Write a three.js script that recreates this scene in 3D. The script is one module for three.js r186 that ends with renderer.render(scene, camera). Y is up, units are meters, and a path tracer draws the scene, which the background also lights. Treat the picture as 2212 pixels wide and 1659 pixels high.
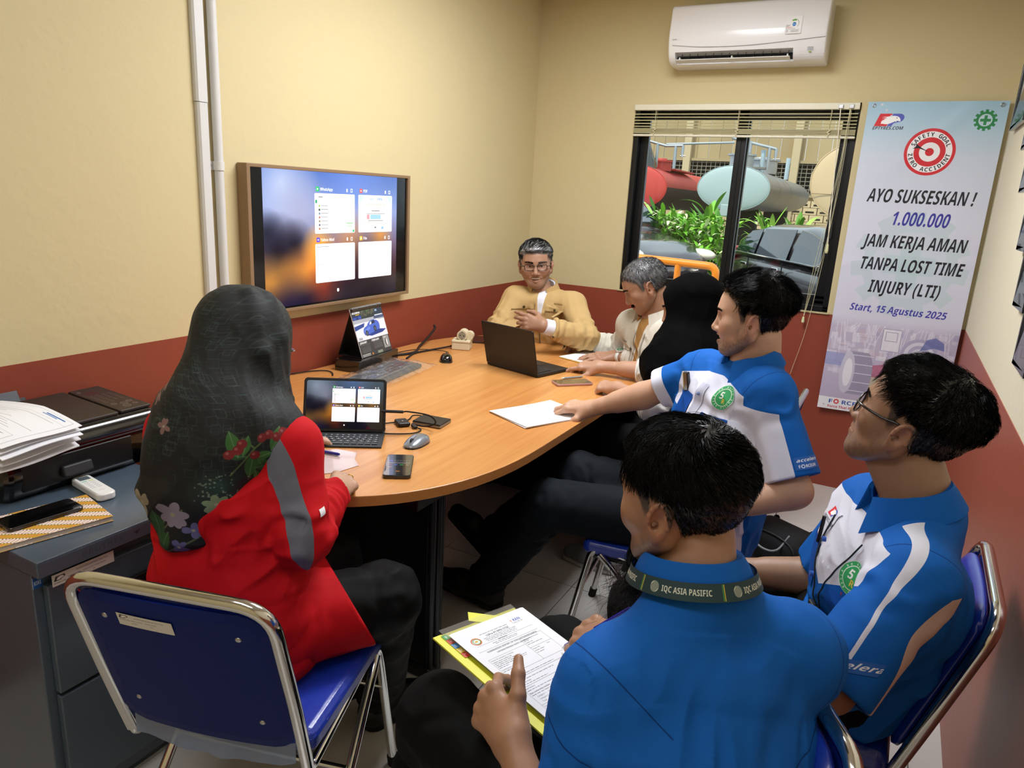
import * as THREE from 'three';
import { RoundedBoxGeometry } from 'three/addons/geometries/RoundedBoxGeometry.js';
import { mergeGeometries, mergeVertices, toCreasedNormals } from 'three/addons/utils/BufferGeometryUtils.js';
import { Brush, Evaluator, SUBTRACTION } from 'three-bvh-csg';
import { RectAreaLightUniformsLib } from 'three/addons/lights/RectAreaLightUniformsLib.js';

// ---------------------------------------------------------------- camera, sky, sun, room lights, exposure
const scene = new THREE.Scene();
const camera = new THREE.PerspectiveCamera(56.47, 2212 / 1659, 0.05, 200);
camera.rotation.order = 'YXZ';
camera.rotation.set(-0.2584, 0.4806, 0.0553);
camera.position.set(2.147, 1.514, 4.248);
const renderer = new THREE.WebGLRenderer({ antialias: true });
renderer.toneMapping = THREE.LinearToneMapping;
renderer.toneMappingExposure = 1.8;
renderer.shadowMap.enabled = true;
renderer.shadowMap.type = THREE.PCFSoftShadowMap;
RectAreaLightUniformsLib.init();
scene.background = new THREE.Color(0.80, 0.90, 1.0);
scene.backgroundIntensity = 1.0;
const sun = new THREE.DirectionalLight(0xfff3e0, 1.9);
sun.position.set(-4, 14, 3.2); sun.target.position.set(1, 0, -6);
sun.castShadow = true;
Object.assign(sun.shadow.camera, { left: -14, right: 14, top: 14, bottom: -14, near: 1, far: 60 });
sun.shadow.mapSize.set(2048, 2048); sun.shadow.radius = 6;
scene.add(sun, sun.target);
// the two ceiling troffers of the room: [x, z, size along x, size along z, intensity]
const TROFFERS = [[1.2, 1.75, 0.6, 1.2, 13.2], [1.25, 4.15, 1.2, 0.3, 6]];
const CEIL = 2.68;
for (const [x, z, w, d, i] of TROFFERS) {
  const l = new THREE.RectAreaLight(0xf6f9ff, i, w, d);
  l.position.set(x, CEIL - 0.052, z); l.rotation.set(-Math.PI / 2, 0, 0);
  scene.add(l);
}

// ---------------------------------------------------------------- helpers
const V = (x, y, z) => new THREE.Vector3(x, y, z);
const rng = (s) => () => { s |= 0; s = (s + 0x6d2b79f5) | 0; let t = Math.imul(s ^ (s >>> 15), 1 | s); t = (t + Math.imul(t ^ (t >>> 7), 61 | t)) ^ t; return ((t ^ (t >>> 14)) >>> 0) / 4294967296; };
const used = {};
function numbered(n) { const k = used[n] = (used[n] ?? -1) + 1; return k ? n + '_' + String(k).padStart(3, '0') : n; }
function tag(o, label, category, group, kind) {
  if (label) o.userData.label = label;
  if (category) o.userData.category = category;
  if (group) o.userData.group = group;
  if (kind) o.userData.kind = kind;
  return o;
}
function thing(name, label, category, [x, y, z] = [0, 0, 0], turn = 0, group) {
  const o = new THREE.Group(); o.name = numbered(name); scene.add(o);
  o.position.set(x, y, z); o.rotation.y = turn;
  return tag(o, label, category, group);
}
function norm(g) { // position, normal, uv only, not indexed: ready to merge
  if (g.index) g = g.toNonIndexed();
  for (const k of Object.keys(g.attributes)) if (!['position', 'normal', 'uv'].includes(k)) g.deleteAttribute(k);
  if (!g.attributes.uv) g.setAttribute('uv', new THREE.BufferAttribute(new Float32Array(g.attributes.position.count * 2), 2));
  return g;
}
const join = (list) => list.length === 1 ? list[0] : mergeGeometries(list.map(norm));
function obj(name, geo, mat, parent = scene) {
  const m = new THREE.Mesh(Array.isArray(geo) ? join(geo) : geo, mat);
  m.name = parent === scene ? numbered(name) : name;
  m.castShadow = m.receiveShadow = true;
  parent.add(m);
  return m;
}
function part(name, geo, mat, parent) { // a part, numbered within its parent
  const m = obj(name, geo, mat, parent);
  let n = 0; for (const c of parent.children) if (c !== m && c.name.replace(/_\d{3}$/, '') === name) n++;
  if (n) m.name = name + '_' + String(n).padStart(3, '0');
  return m;
}
const struct = (name, geo, mat, parent = scene) => { const m = obj(name, geo, mat, parent); if (parent === scene) m.userData.kind = 'structure'; return m; };
function bx(w, h, d, x = 0, y = 0, z = 0, r = 0, rot) {
  const g = r > 0 ? new RoundedBoxGeometry(w, h, d, 2, Math.min(r, w / 2.01, h / 2.01, d / 2.01)) : new THREE.BoxGeometry(w, h, d);
  if (rot) g.applyMatrix4(new THREE.Matrix4().makeRotationFromEuler(new THREE.Euler(...rot)));
  return g.translate(x, y, z);
}
function rod(a, b, r, r2 = r, seg = 12) {
  const A = V(...a), B = V(...b), d = B.clone().sub(A), g = new THREE.CylinderGeometry(r2, r, d.length(), seg);
  g.applyQuaternion(new THREE.Quaternion().setFromUnitVectors(V(0, 1, 0), d.clone().normalize()));
  return g.translate(...A.add(B).multiplyScalar(0.5).toArray());
}
function tube(pts, r, seg = 40, rad = 10, closed = false, tension = 0.5) {
  return new THREE.TubeGeometry(new THREE.CatmullRomCurve3(pts.map((p) => V(...p)), closed, 'catmullrom', tension), seg, r, rad, closed);
}
function bentTube(pts, r, bend, rad = 12, closed = false) { // straight runs with round bends
  const path = new THREE.CurvePath(), P = pts.map((p) => V(...p)), n = P.length;
  let last = closed ? P[0].clone().lerp(P[n - 1], 0.5) : P[0], first = last;
  for (let i = closed ? 0 : 1; i < (closed ? n : n - 1); i++) {
    const p = P[i], a = P[(i + n - 1) % n], b = P[(i + 1) % n];
    const k = Math.min(bend, p.distanceTo(a) * 0.49, p.distanceTo(b) * 0.49);
    const s = p.clone().add(a.clone().sub(p).setLength(k)), e = p.clone().add(b.clone().sub(p).setLength(k));
    path.add(new THREE.LineCurve3(last, s)); path.add(new THREE.QuadraticBezierCurve3(s, p, e)); last = e;
  }
  path.add(new THREE.LineCurve3(last, closed ? first : P[n - 1]));
  const out = [];
  for (const c of path.curves) { if (c.getLength() < 1e-5) continue; const q = c.getPoints(c.isLineCurve3 ? 1 : 7); for (const v of q) if (!out.length || out[out.length - 1].distanceTo(v) > 1e-4) out.push(v); }
  if (closed && out[0].distanceTo(out[out.length - 1]) < 1e-4) out.pop();
  const poly = new THREE.Curve(); // arc-length-free polyline sampled exactly at its corners
  const m = closed ? out.length : out.length - 1;
  poly.getPoint = (t, o = V(0, 0, 0)) => { const f = Math.min(t, 1) * m, i = Math.min(Math.floor(f), m - 1); return o.copy(out[i]).lerp(out[(i + 1) % out.length], f - i); };
  poly.getPointAt = poly.getPoint;
  poly.getTangent = (t, o = V(0, 0, 0)) => { const f = t * m, i = Math.round(f), a = out[closed ? (i - 1 + out.length) % out.length : Math.max(i - 1, 0)], b = out[closed ? (i + 1) % out.length : Math.min(i + 1, m)]; return o.copy(b).sub(a).normalize(); };
  poly.getTangentAt = poly.getTangent;
  return new THREE.TubeGeometry(poly, m, r, rad, closed);
}
function extr(shape, depth, bevel = 0, seg = 2) {
  return new THREE.ExtrudeGeometry(shape, { depth: depth - 2 * bevel, bevelEnabled: bevel > 0, bevelThickness: bevel, bevelSize: bevel, bevelOffset: -bevel, bevelSegments: seg, curveSegments: 24 }).translate(0, 0, bevel);
}
function rrect(w, h, r, x = -w / 2, y = -h / 2) {
  const s = new THREE.Shape();
  s.moveTo(x + r, y); s.lineTo(x + w - r, y); s.absarc(x + w - r, y + r, r, -Math.PI / 2, 0); s.lineTo(x + w, y + h - r); s.absarc(x + w - r, y + h - r, r, 0, Math.PI / 2);
  s.lineTo(x + r, y + h); s.absarc(x + r, y + h - r, r, Math.PI / 2, Math.PI); s.lineTo(x, y + r); s.absarc(x + r, y + r, r, Math.PI, 1.5 * Math.PI);
  return s;
}
// ---- value noise
function hash3(x, y, z) { let h = Math.imul(x, 374761393) ^ Math.imul(y, 668265263) ^ Math.imul(z, 2147483647 ^ 0x5bd1e995); h = Math.imul(h ^ (h >>> 13), 1274126177); return ((h ^ (h >>> 16)) >>> 0) / 4294967296; }
function noise3(x, y, z) {
  const X = Math.floor(x), Y = Math.floor(y), Z = Math.floor(z); x -= X; y -= Y; z -= Z;
  const u = x * x * (3 - 2 * x), v = y * y * (3 - 2 * y), w = z * z * (3 - 2 * z), L = (a, b, t) => a + (b - a) * t;
  return L(L(L(hash3(X, Y, Z), hash3(X + 1, Y, Z), u), L(hash3(X, Y + 1, Z), hash3(X + 1, Y + 1, Z), u), v), L(L(hash3(X, Y, Z + 1), hash3(X + 1, Y, Z + 1), u), L(hash3(X, Y + 1, Z + 1), hash3(X + 1, Y + 1, Z + 1), u), v), w) * 2 - 1;
}
const fbm = (x, y, z, o = 4) => { let s = 0, a = 0.5; for (let i = 0; i < o; i++) { s += a * noise3(x, y, z); x = x * 2 + 11.3; y = y * 2 + 5.7; z = z * 2 + 3.1; a *= 0.5; } return s; };
// ---- textures
function dataTex(n, f, srgb, rep = 1) { // f(u, v) -> grey or [r, g, b], 0..1, made to tile by blending
  const d = new Uint8Array(n * n * 4);
  for (let j = 0; j < n; j++) for (let i = 0; i < n; i++) {
    const c = f(i / n, j / n), k = (j * n + i) * 4;
    for (let q = 0; q < 3; q++) d[k + q] = Math.max(0, Math.min(255, Math.round((c.length ? c[q] : c) * 255)));
    d[k + 3] = 255;
  }
  const t = new THREE.DataTexture(d, n, n); t.wrapS = t.wrapT = THREE.RepeatWrapping; t.magFilter = THREE.LinearFilter; t.minFilter = THREE.LinearMipmapLinearFilter; t.generateMipmaps = true;
  if (srgb) t.colorSpace = THREE.SRGBColorSpace;
  t.repeat.set(rep, rep); t.needsUpdate = true;
  return t;
}
const tileable = (f) => (u, v) => { // four-way blend
  const a = f(u, v), b = f(u - 1, v), c = f(u, v - 1), d = f(u - 1, v - 1);
  return (a * (1 - u) + b * u) * (1 - v) + (c * (1 - u) + d * u) * v;
};
function canvasTex(w, h, draw) {
  const c = document.createElement('canvas'); c.width = w; c.height = h;
  const g = c.getContext('2d'); draw(g, w, h);
  const t = new THREE.CanvasTexture(c); t.colorSpace = THREE.SRGBColorSpace; t.anisotropy = 8;
  return t;
}
const withRep = (t, x, y) => { const c = t.clone(); c.repeat.set(x, y); c.needsUpdate = true; return c; };
const plasterBump = dataTex(512, tileable((u, v) => 0.5 + 0.28 * fbm(u * 48, v * 48, 1, 3) + 0.3 * fbm(u * 7, v * 7, 4, 3)), false);
const weaveBump = dataTex(128, (u, v) => { const a = Math.sin(u * Math.PI * 32), b = Math.sin(v * Math.PI * 32); return 0.5 + 0.25 * (((Math.floor(u * 32) + Math.floor(v * 32)) & 1) ? a * a : b * b); }, false);
const cloudBump = dataTex(256, tileable((u, v) => 0.5 + 0.7 * fbm(u * 5, v * 5, 9, 4)), false);
// ---- materials
const S = (color, roughness = 0.6, o = {}) => new THREE.MeshStandardMaterial({ color, roughness, ...o });
const P = (color, roughness = 0.6, o = {}) => new THREE.MeshPhysicalMaterial({ color, roughness, ...o });
const M = {
  chrome: S(0xd8d8d6, 0.12, { metalness: 1 }),
  steel: S(0xb8b8b8, 0.3, { metalness: 1 }),
  blackAlu: S(0x0c0d0f, 0.35, { metalness: 0.2 }),
  blackPlastic: S(0x101113, 0.42),
  blackGloss: P(0x08090a, 0.12, { clearcoat: 0.6, clearcoatRoughness: 0.08 }),
  darkGrey: S(0x2a2c2f, 0.5),
  white: S(0xe9e8e4, 0.45),
  paper: S(0xf1f2f6, 0.85),
  rubber: S(0x0b0b0b, 0.8),
  cord: S(0xd8d2ae, 0.7),
  clear: P(0xffffff, 0.08, { transmission: 1, thickness: 0, ior: 1.45 }),
  pane: P(0xf6fbfa, 0.02, { transmission: 1, thickness: 0, ior: 1.3 }),
};
// ---------------------------------------------------------------- the room: x 0..2.5, z 0..5.3 (back wall with the window at z = 0)
const RW = 2.5, RD = 5.3, DADO = 0.976, TH = 0.16;
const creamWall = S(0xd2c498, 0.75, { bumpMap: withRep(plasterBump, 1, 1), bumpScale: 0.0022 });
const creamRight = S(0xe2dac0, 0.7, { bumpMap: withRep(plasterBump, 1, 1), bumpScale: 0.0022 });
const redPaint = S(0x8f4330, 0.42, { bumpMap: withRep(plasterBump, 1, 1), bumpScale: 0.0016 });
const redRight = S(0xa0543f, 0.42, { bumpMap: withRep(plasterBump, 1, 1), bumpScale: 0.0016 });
const WIN = { x0: 0.645, x1: 1.848, y0: 0.979, y1: 2.062 };
function rectShape(x0, y0, x1, y1) { const s = new THREE.Shape(); s.moveTo(x0, y0); s.lineTo(x1, y0); s.lineTo(x1, y1); s.lineTo(x0, y1); s.closePath(); return s; }
{
  // back wall with the window opening
  const s = rectShape(-TH, 0, RW + TH, CEIL + 0.1); s.holes.push(rectShape(WIN.x0, WIN.y0, WIN.x1, WIN.y1));
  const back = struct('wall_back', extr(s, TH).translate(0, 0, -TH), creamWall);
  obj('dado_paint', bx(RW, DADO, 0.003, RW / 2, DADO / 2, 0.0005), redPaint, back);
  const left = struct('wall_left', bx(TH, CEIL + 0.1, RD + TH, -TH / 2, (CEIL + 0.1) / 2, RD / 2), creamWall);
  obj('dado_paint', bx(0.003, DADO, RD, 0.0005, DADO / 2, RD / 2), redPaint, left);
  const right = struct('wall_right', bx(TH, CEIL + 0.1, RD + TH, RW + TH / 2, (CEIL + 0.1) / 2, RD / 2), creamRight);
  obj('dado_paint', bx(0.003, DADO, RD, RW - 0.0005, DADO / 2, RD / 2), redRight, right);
  struct('wall_front', bx(RW + 2 * TH, CEIL + 0.1, TH, RW / 2, (CEIL + 0.1) / 2, RD + TH / 2), creamWall);
  struct('ceiling', bx(RW + 2 * TH, 0.1, RD + 2 * TH, RW / 2, CEIL + 0.05, RD / 2), S(0xdad8d2, 0.8));
  // uv in metres on the boxes
  for (const m of [left, right]) { const p = m.geometry.attributes.position, u = m.geometry.attributes.uv; for (let i = 0; i < p.count; i++) u.setXY(i, p.getZ(i), p.getY(i)); }
  for (const m of [left.children[0], right.children[0]]) { const p = m.geometry.attributes.position, u = m.geometry.attributes.uv; for (let i = 0; i < p.count; i++) u.setXY(i, p.getZ(i), p.getY(i)); }
  { const p = back.children[0].geometry.attributes.position, u = back.children[0].geometry.attributes.uv; for (let i = 0; i < p.count; i++) u.setXY(i, p.getX(i), p.getY(i)); }
  // floor: grout bed and one mesh per 60 cm tile
  const floor = struct('floor', bx(RW + 2 * TH, 0.1, RD + 2 * TH, RW / 2, -0.054, RD / 2), S(0x55534f, 0.9));
  const T = 0.6025, G = 0.003;
  const tileMats = [0xd6d4ce, 0xdad8d3, 0xd2d0cb].map((c) => P(c, 0.22, { clearcoat: 0.3, clearcoatRoughness: 0.15 }));
  const r = rng(5);
  const geos = {};
  for (let i = 0; i < 5; i++) for (let j = 0; j < 9; j++) {
    const x0 = i * T, x1 = Math.min(x0 + T, RW), z0 = Math.max(0, 0.0155 + (j - 0) * T - (j ? 0 : 0.0155)), z1 = Math.min(0.0155 + (j + 1) * T, RD);
    if (x1 - x0 < 0.05 || z1 - z0 < 0.05) continue;
    const w = x1 - x0 - G, d = z1 - z0 - G, k = w.toFixed(3) + d.toFixed(3);
    const g = geos[k] ??= bx(w, 0.012, d, 0, 0, 0, 0.0012);
    const t = part('floor_tile', g, tileMats[Math.floor(r() * 3)], floor); t.position.set((x0 + x1) / 2, -0.006, (z0 + z1) / 2);
  }
}
// ceiling troffers
for (const [x, z, w, d] of TROFFERS) {
  const t = thing('ceiling_light', w < 1 ? 'white square troffer over the conference table' : 'narrow white troffer near the entrance', 'ceiling light', [x, CEIL, z]);
  obj('housing', bx(w + 0.05, 0.045, d + 0.05, 0, -0.0225, 0, 0.004), M.white, t);
  obj('diffuser', bx(w, 0.004, d, 0, -0.0475, 0), S(0xffffff, 0.6, { emissive: 0xfff8ee, emissiveIntensity: 1.2 }), t);
}
// conduits on the left wall
{
  const plastic = S(0xd5d6d4, 0.45, { bumpMap: withRep(cloudBump, 3, 3), bumpScale: 0.0006 });
  const t = thing('cable_trunking', 'square white cable trunking beside the screen, jointed high up', 'cable trunking', [0, 0, 2.503]);
  const seg = (y0, y1, w) => { const s = new THREE.Shape(); s.moveTo(-w / 2, 0); s.lineTo(w / 2, 0); s.lineTo(w / 2, 0.014); s.lineTo(w / 2 - 0.006, 0.02); s.lineTo(-w / 2 + 0.006, 0.02); s.lineTo(-w / 2, 0.014); s.closePath(); return extr(s, y1 - y0).rotateX(-Math.PI / 2).rotateY(-Math.PI / 2).translate(0, y0, 0); };
  obj('upper_cover', seg(1.758, CEIL, 0.046), plastic, t);
  obj('lower_cover', seg(0.76, 1.756, 0.042), plastic, t);
  const c = thing('conduit_pipe', 'round white conduit pipe running up the wall beside square trunking', 'pipe', [0.0165, 0, 2.45]);
  obj('pipe', rod([0, 0.76, 0], [0, CEIL, 0], 0.0155, 0.0155, 20), plastic, c);
  const cl = obj('clip', [bx(0.003, 0.03, 0.066, -0.0145, 1.556, 0.0, 0.001), new THREE.CylinderGeometry(0.0185, 0.0185, 0.03, 18, 1, false).translate(0, 1.556, 0)], S(0xdcdcd8, 0.4), c);
  for (const s of [-1, 1]) obj('screw', rod([-0.0145, 1.556, s * 0.026], [-0.011, 1.556, s * 0.026], 0.004), M.steel, cl);
}
// window: black aluminium sliding window with two panes
{
  const w = new THREE.Group(); w.name = 'window_1'; w.userData.kind = 'structure'; scene.add(w);
  const { x0, x1, y0, y1 } = WIN, bar = (xa, ya, xb, yb, za, zb, r = 0.002) => bx(xb - xa, yb - ya, zb - za, (xa + xb) / 2, (ya + yb) / 2, (za + zb) / 2, r);
  obj('frame', [bar(x0, y0, x0 + 0.028, y1, -0.13, -0.012), bar(x1 - 0.03, y0, x1, y1, -0.13, -0.012), bar(x0, y0, x1, y0 + 0.034, -0.13, -0.012), bar(x0, y1 - 0.034, x1, y1, -0.13, -0.012)], M.blackAlu, w);
  const sash = (xa, xb, z, name) => {
    const g = obj('sash', [bar(xa, y0 + 0.03, xa + 0.055, y1 - 0.03, z - 0.015, z + 0.015), bar(xb - 0.055, y0 + 0.03, xb, y1 - 0.03, z - 0.015, z + 0.015), bar(xa, y0 + 0.03, xb, y0 + 0.09, z - 0.015, z + 0.015), bar(xa, y1 - 0.08, xb, y1 - 0.03, z - 0.015, z + 0.015),
      bar(xa + 0.008, y0 + 0.06, xa + 0.03, y1 - 0.05, z + 0.014, z + 0.02)], M.blackAlu, w);
    g.name = name;
    obj('pane', bar(xa + 0.045, y0 + 0.085, xb - 0.045, y1 - 0.075, z - 0.002, z + 0.002, 0), M.pane, g);
    return g;
  };
  sash(x0 + 0.02, 1.30, -0.085, 'sash');
  const s2 = sash(1.238, x1 - 0.022, -0.045, 'sash_001');
  obj('latch', bx(0.014, 0.09, 0.012, x1 - 0.05, 1.42, -0.026, 0.003), M.darkGrey, s2);
  obj('sill_trim', bx(x1 - x0 + 0.02, 0.008, 0.02, (x0 + x1) / 2, y0 - 0.001, 0.002, 0.002), creamWall, w);
}
// ---------------------------------------------------------------- things on the walls
// venetian blind, pulled up
{
  const b = thing('venetian_blind', 'cream venetian blind pulled up to the top of the window', 'blind', [1.2445, 0, 0.004]);
  const slatMat = S(0xcfc79a, 0.4), railMat = S(0xe6e2cc, 0.4), W = 1.19;
  obj('head_rail', bx(W + 0.006, 0.032, 0.036, 0, 2.043, 0, 0.003), railMat, b);
  const slatShape = (() => { const s = new THREE.Shape(); for (let i = 0; i <= 8; i++) { const u = -1 + i / 4; s[i ? 'lineTo' : 'moveTo'](u * 0.0125, 0.002 * (1 - u * u)); } for (let i = 8; i >= 0; i--) { const u = -1 + i / 4; s.lineTo(u * 0.0125, 0.002 * (1 - u * u) - 0.0012); } s.closePath(); return s; })();
  const slat = extr(slatShape, W).translate(0, 0, -W / 2).rotateY(Math.PI / 2);
  const ys = [2.008, 1.991, 1.974, 1.957, 1.941]; for (let i = 0; i < 10; i++) ys.push(1.9285 - i * 0.0028);
  ys.forEach((y, i) => { const m = part('slat', slat, slatMat, b); m.position.set(0, y, 0); m.rotation.x = i < 5 ? 0.28 : 0.05; });
  obj('bottom_rail', bx(W + 0.004, 0.012, 0.024, 0, 1.891, 0, 0.004), railMat, b);
  for (const x of [-0.468, 0, 0.468]) {
    const c = part('ladder_cord', [rod([x, 1.89, 0.0155], [x, 2.03, 0.0155], 0.0009), rod([x, 1.89, -0.0155], [x, 2.03, -0.0155], 0.0009), rod([x - 0.003, 1.905, 0.017], [x + 0.004, 2.02, 0.017], 0.0008)], M.cord, b);
    obj('cord_bunch', tube([[x - 0.006, 1.93, 0.018], [x + 0.007, 1.922, 0.021], [x - 0.006, 1.914, 0.02], [x + 0.006, 1.906, 0.021], [x - 0.004, 1.9, 0.018], [x, 1.893, 0.018]], 0.0026, 40, 6), M.cord, c);
  }
  const wand = obj('wand', [rod([0.51, 2.03, 0.026], [0.553, 1.345, 0.026], 0.0028), rod([0.51, 2.03, 0.026], [0.51, 2.05, 0.015], 0.002)], P(0xe8e4d0, 0.25), b);
  obj('wand_handle', new THREE.LatheGeometry([[0, -0.045], [0.007, -0.043], [0.0085, -0.03], [0.006, 0], [0.003, 0.006], [0, 0.006]].map((p) => new THREE.Vector2(...p)), 14).translate(0.553, 1.345, 0.026), S(0xd9dcae, 0.4), wand);
  const tas = (x, y) => new THREE.LatheGeometry([[0, -0.034], [0.0075, -0.032], [0.0085, -0.026], [0.0052, 0], [0, 0.002]].map((p) => new THREE.Vector2(...p)), 14).translate(x, y, 0.028);
  const lc = obj('lift_cord', [tube([[0.556, 2.03, 0.022], [0.556, 1.7, 0.026], [0.545, 1.35, 0.03], [0.492, 0.955, 0.028]], 0.0011, 40, 6), tube([[0.558, 2.03, 0.022], [0.55, 1.7, 0.024], [0.522, 1.3, 0.03], [0.492, 0.955, 0.028]], 0.0011, 40, 6), tube([[0.554, 2.03, 0.022], [0.545, 1.7, 0.024], [0.505, 1.25, 0.026], [0.49, 0.955, 0.028]], 0.0011, 40, 6)], M.cord, b);
  obj('tassel', tas(0.491, 0.95), S(0xd9dcae, 0.4), lc);
  obj('lift_cord_001', [tube([[0.562, 2.02, 0.022], [0.56, 1.6, 0.024], [0.52, 0.95, 0.02], [0.468, 0.62, 0.02]], 0.0011, 40, 6)], M.cord, b);
  for (const x of [0.51, 0.56]) part('cord_lock', bx(0.022, 0.02, 0.012, x, 2.04, 0.021, 0.002), M.steel, b);
}
// air conditioner
{
  const a = thing('air_conditioner', 'white split air conditioner mounted high above the window', 'air conditioner', [1.262, 2.238, 0.001]);
  const W = 0.79, sh = new THREE.Shape();
  sh.moveTo(0, 0); sh.lineTo(0.1, 0); sh.lineTo(0.145, 0.006); sh.quadraticCurveTo(0.185, 0.02, 0.2, 0.07); sh.quadraticCurveTo(0.214, 0.11, 0.212, 0.15); sh.lineTo(0.196, 0.262); sh.quadraticCurveTo(0.194, 0.288, 0.17, 0.288); sh.lineTo(0, 0.288); sh.closePath();
  let body = extr(sh, W, 0.012, 3).translate(0, 0, -W / 2).rotateY(-Math.PI / 2); // profile depth -> +z
  body.scale(1, 1, 1);
  const slotAngle = 0.62, slot = bx(0.6, 0.05, 0.075, -0.055, 0.035, 0.165, 0, [-slotAngle, 0, 0]);
  const ev = new Evaluator(); ev.attributes = ['position', 'normal'];
  const A = new Brush(mergeVertices(norm(body))), B = new Brush(slot); A.updateMatrixWorld(); B.updateMatrixWorld();
  const casing = ev.evaluate(A, B, SUBTRACTION).geometry; casing.deleteAttribute('uv');
  obj('casing', toCreasedNormals(casing, 0.6), P(0xf4f4f6, 0.28, { clearcoat: 0.4, clearcoatRoughness: 0.2 }), a);
  obj('outlet', bx(0.598, 0.03, 0.03, -0.055, 0.032, 0.13, 0, [-slotAngle, 0, 0]), M.blackPlastic, a);
  obj('flap', bx(0.58, 0.004, 0.042, -0.055, 0.012, 0.192, 0.0015, [-0.25, 0, 0]), M.white, a);
  for (const x of [-0.33, -0.055, 0.22]) part('flap_arm', bx(0.006, 0.022, 0.02, x, 0.022, 0.178, 0.001), M.white, a);
  for (let i = 0; i < 14; i++) part('louver', bx(0.002, 0.026, 0.03, -0.33 + i * 0.042, 0.036, 0.15, 0, [-slotAngle, 0.3, 0]), M.darkGrey, a);
  obj('panel_seam', tube([[-0.37, 0.09, 0.2085], [-0.2, 0.077, 0.2065], [0.05, 0.077, 0.2065], [0.39, 0.1, 0.2115]].map((p) => [p[0], p[1], p[2] - 0.0008]), 0.0014, 40, 6), S(0x9b9b9b, 0.5), a);
  // print: energy sticker, maker's mark, status window
  const st = canvasTex(256, 256, (g, w, h) => {
    g.fillStyle = '#f4f5f5'; g.fillRect(0, 0, w, h);
    g.lineWidth = 26; g.strokeStyle = '#6fae4a'; g.beginPath(); g.arc(140, 110, 56, -2.3, -1.1); g.stroke();
    g.lineWidth = 8; g.strokeStyle = '#9aa0a2'; g.beginPath(); g.arc(140, 110, 66, -1.1, 0.7); g.stroke();
    g.fillStyle = '#1d78c8'; g.beginPath(); g.arc(136, 118, 30, 0, 7); g.fill(); g.fillStyle = '#fff'; g.font = 'bold 14px sans-serif'; g.fillText('hemat', 116, 123);
    g.fillStyle = '#555'; for (let i = 0; i < 3; i++) g.fillRect(8, 128 + i * 10, 70 - i * 9, 4);
    g.fillStyle = '#c44'; g.fillRect(8, 160, 110, 4); g.fillRect(8, 170, 90, 3); g.fillStyle = '#555'; g.fillRect(8, 182, 150, 3);
    g.strokeStyle = '#999'; g.lineWidth = 2; g.strokeRect(8, 195, 70, 48); g.strokeRect(90, 195, 140, 48); for (let i = 0; i < 4; i++) { g.fillRect(96, 203 + i * 9, 120, 3); g.fillRect(14, 203 + i * 9, 40, 3); }
  });
  const tilt = -0.14;
  obj('energy_sticker', new THREE.PlaneGeometry(0.075, 0.082).rotateX(tilt).translate(0.235, 0.158, 0.2135), S(0xffffff, 0.5, { map: st, polygonOffset: true, polygonOffsetFactor: -1 }), a);
  const mk = canvasTex(256, 48, (g, w, h) => { g.fillStyle = '#e9e9eb'; g.fillRect(0, 0, w, h); g.fillStyle = '#333'; g.font = 'bold italic 36px sans-serif'; g.fillText('\u25E4 DAIKIN', 14, 37); });
  obj('maker_mark', new THREE.PlaneGeometry(0.046, 0.0085).rotateX(-0.02).translate(-0.355, 0.118, 0.2125), S(0xffffff, 0.4, { map: mk }), a);
  obj('status_window', [bx(0.026, 0.016, 0.004, 0.325, 0.052, 0.195, 0.001, [0.35, 0, 0])], S(0xb9bcc0, 0.3), a);
  obj('status_light', [bx(0.012, 0.004, 0.003, 0.325, 0.037, 0.19, 0, [0.4, 0, 0])], S(0x8fae3c, 0.4), a);
}
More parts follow.
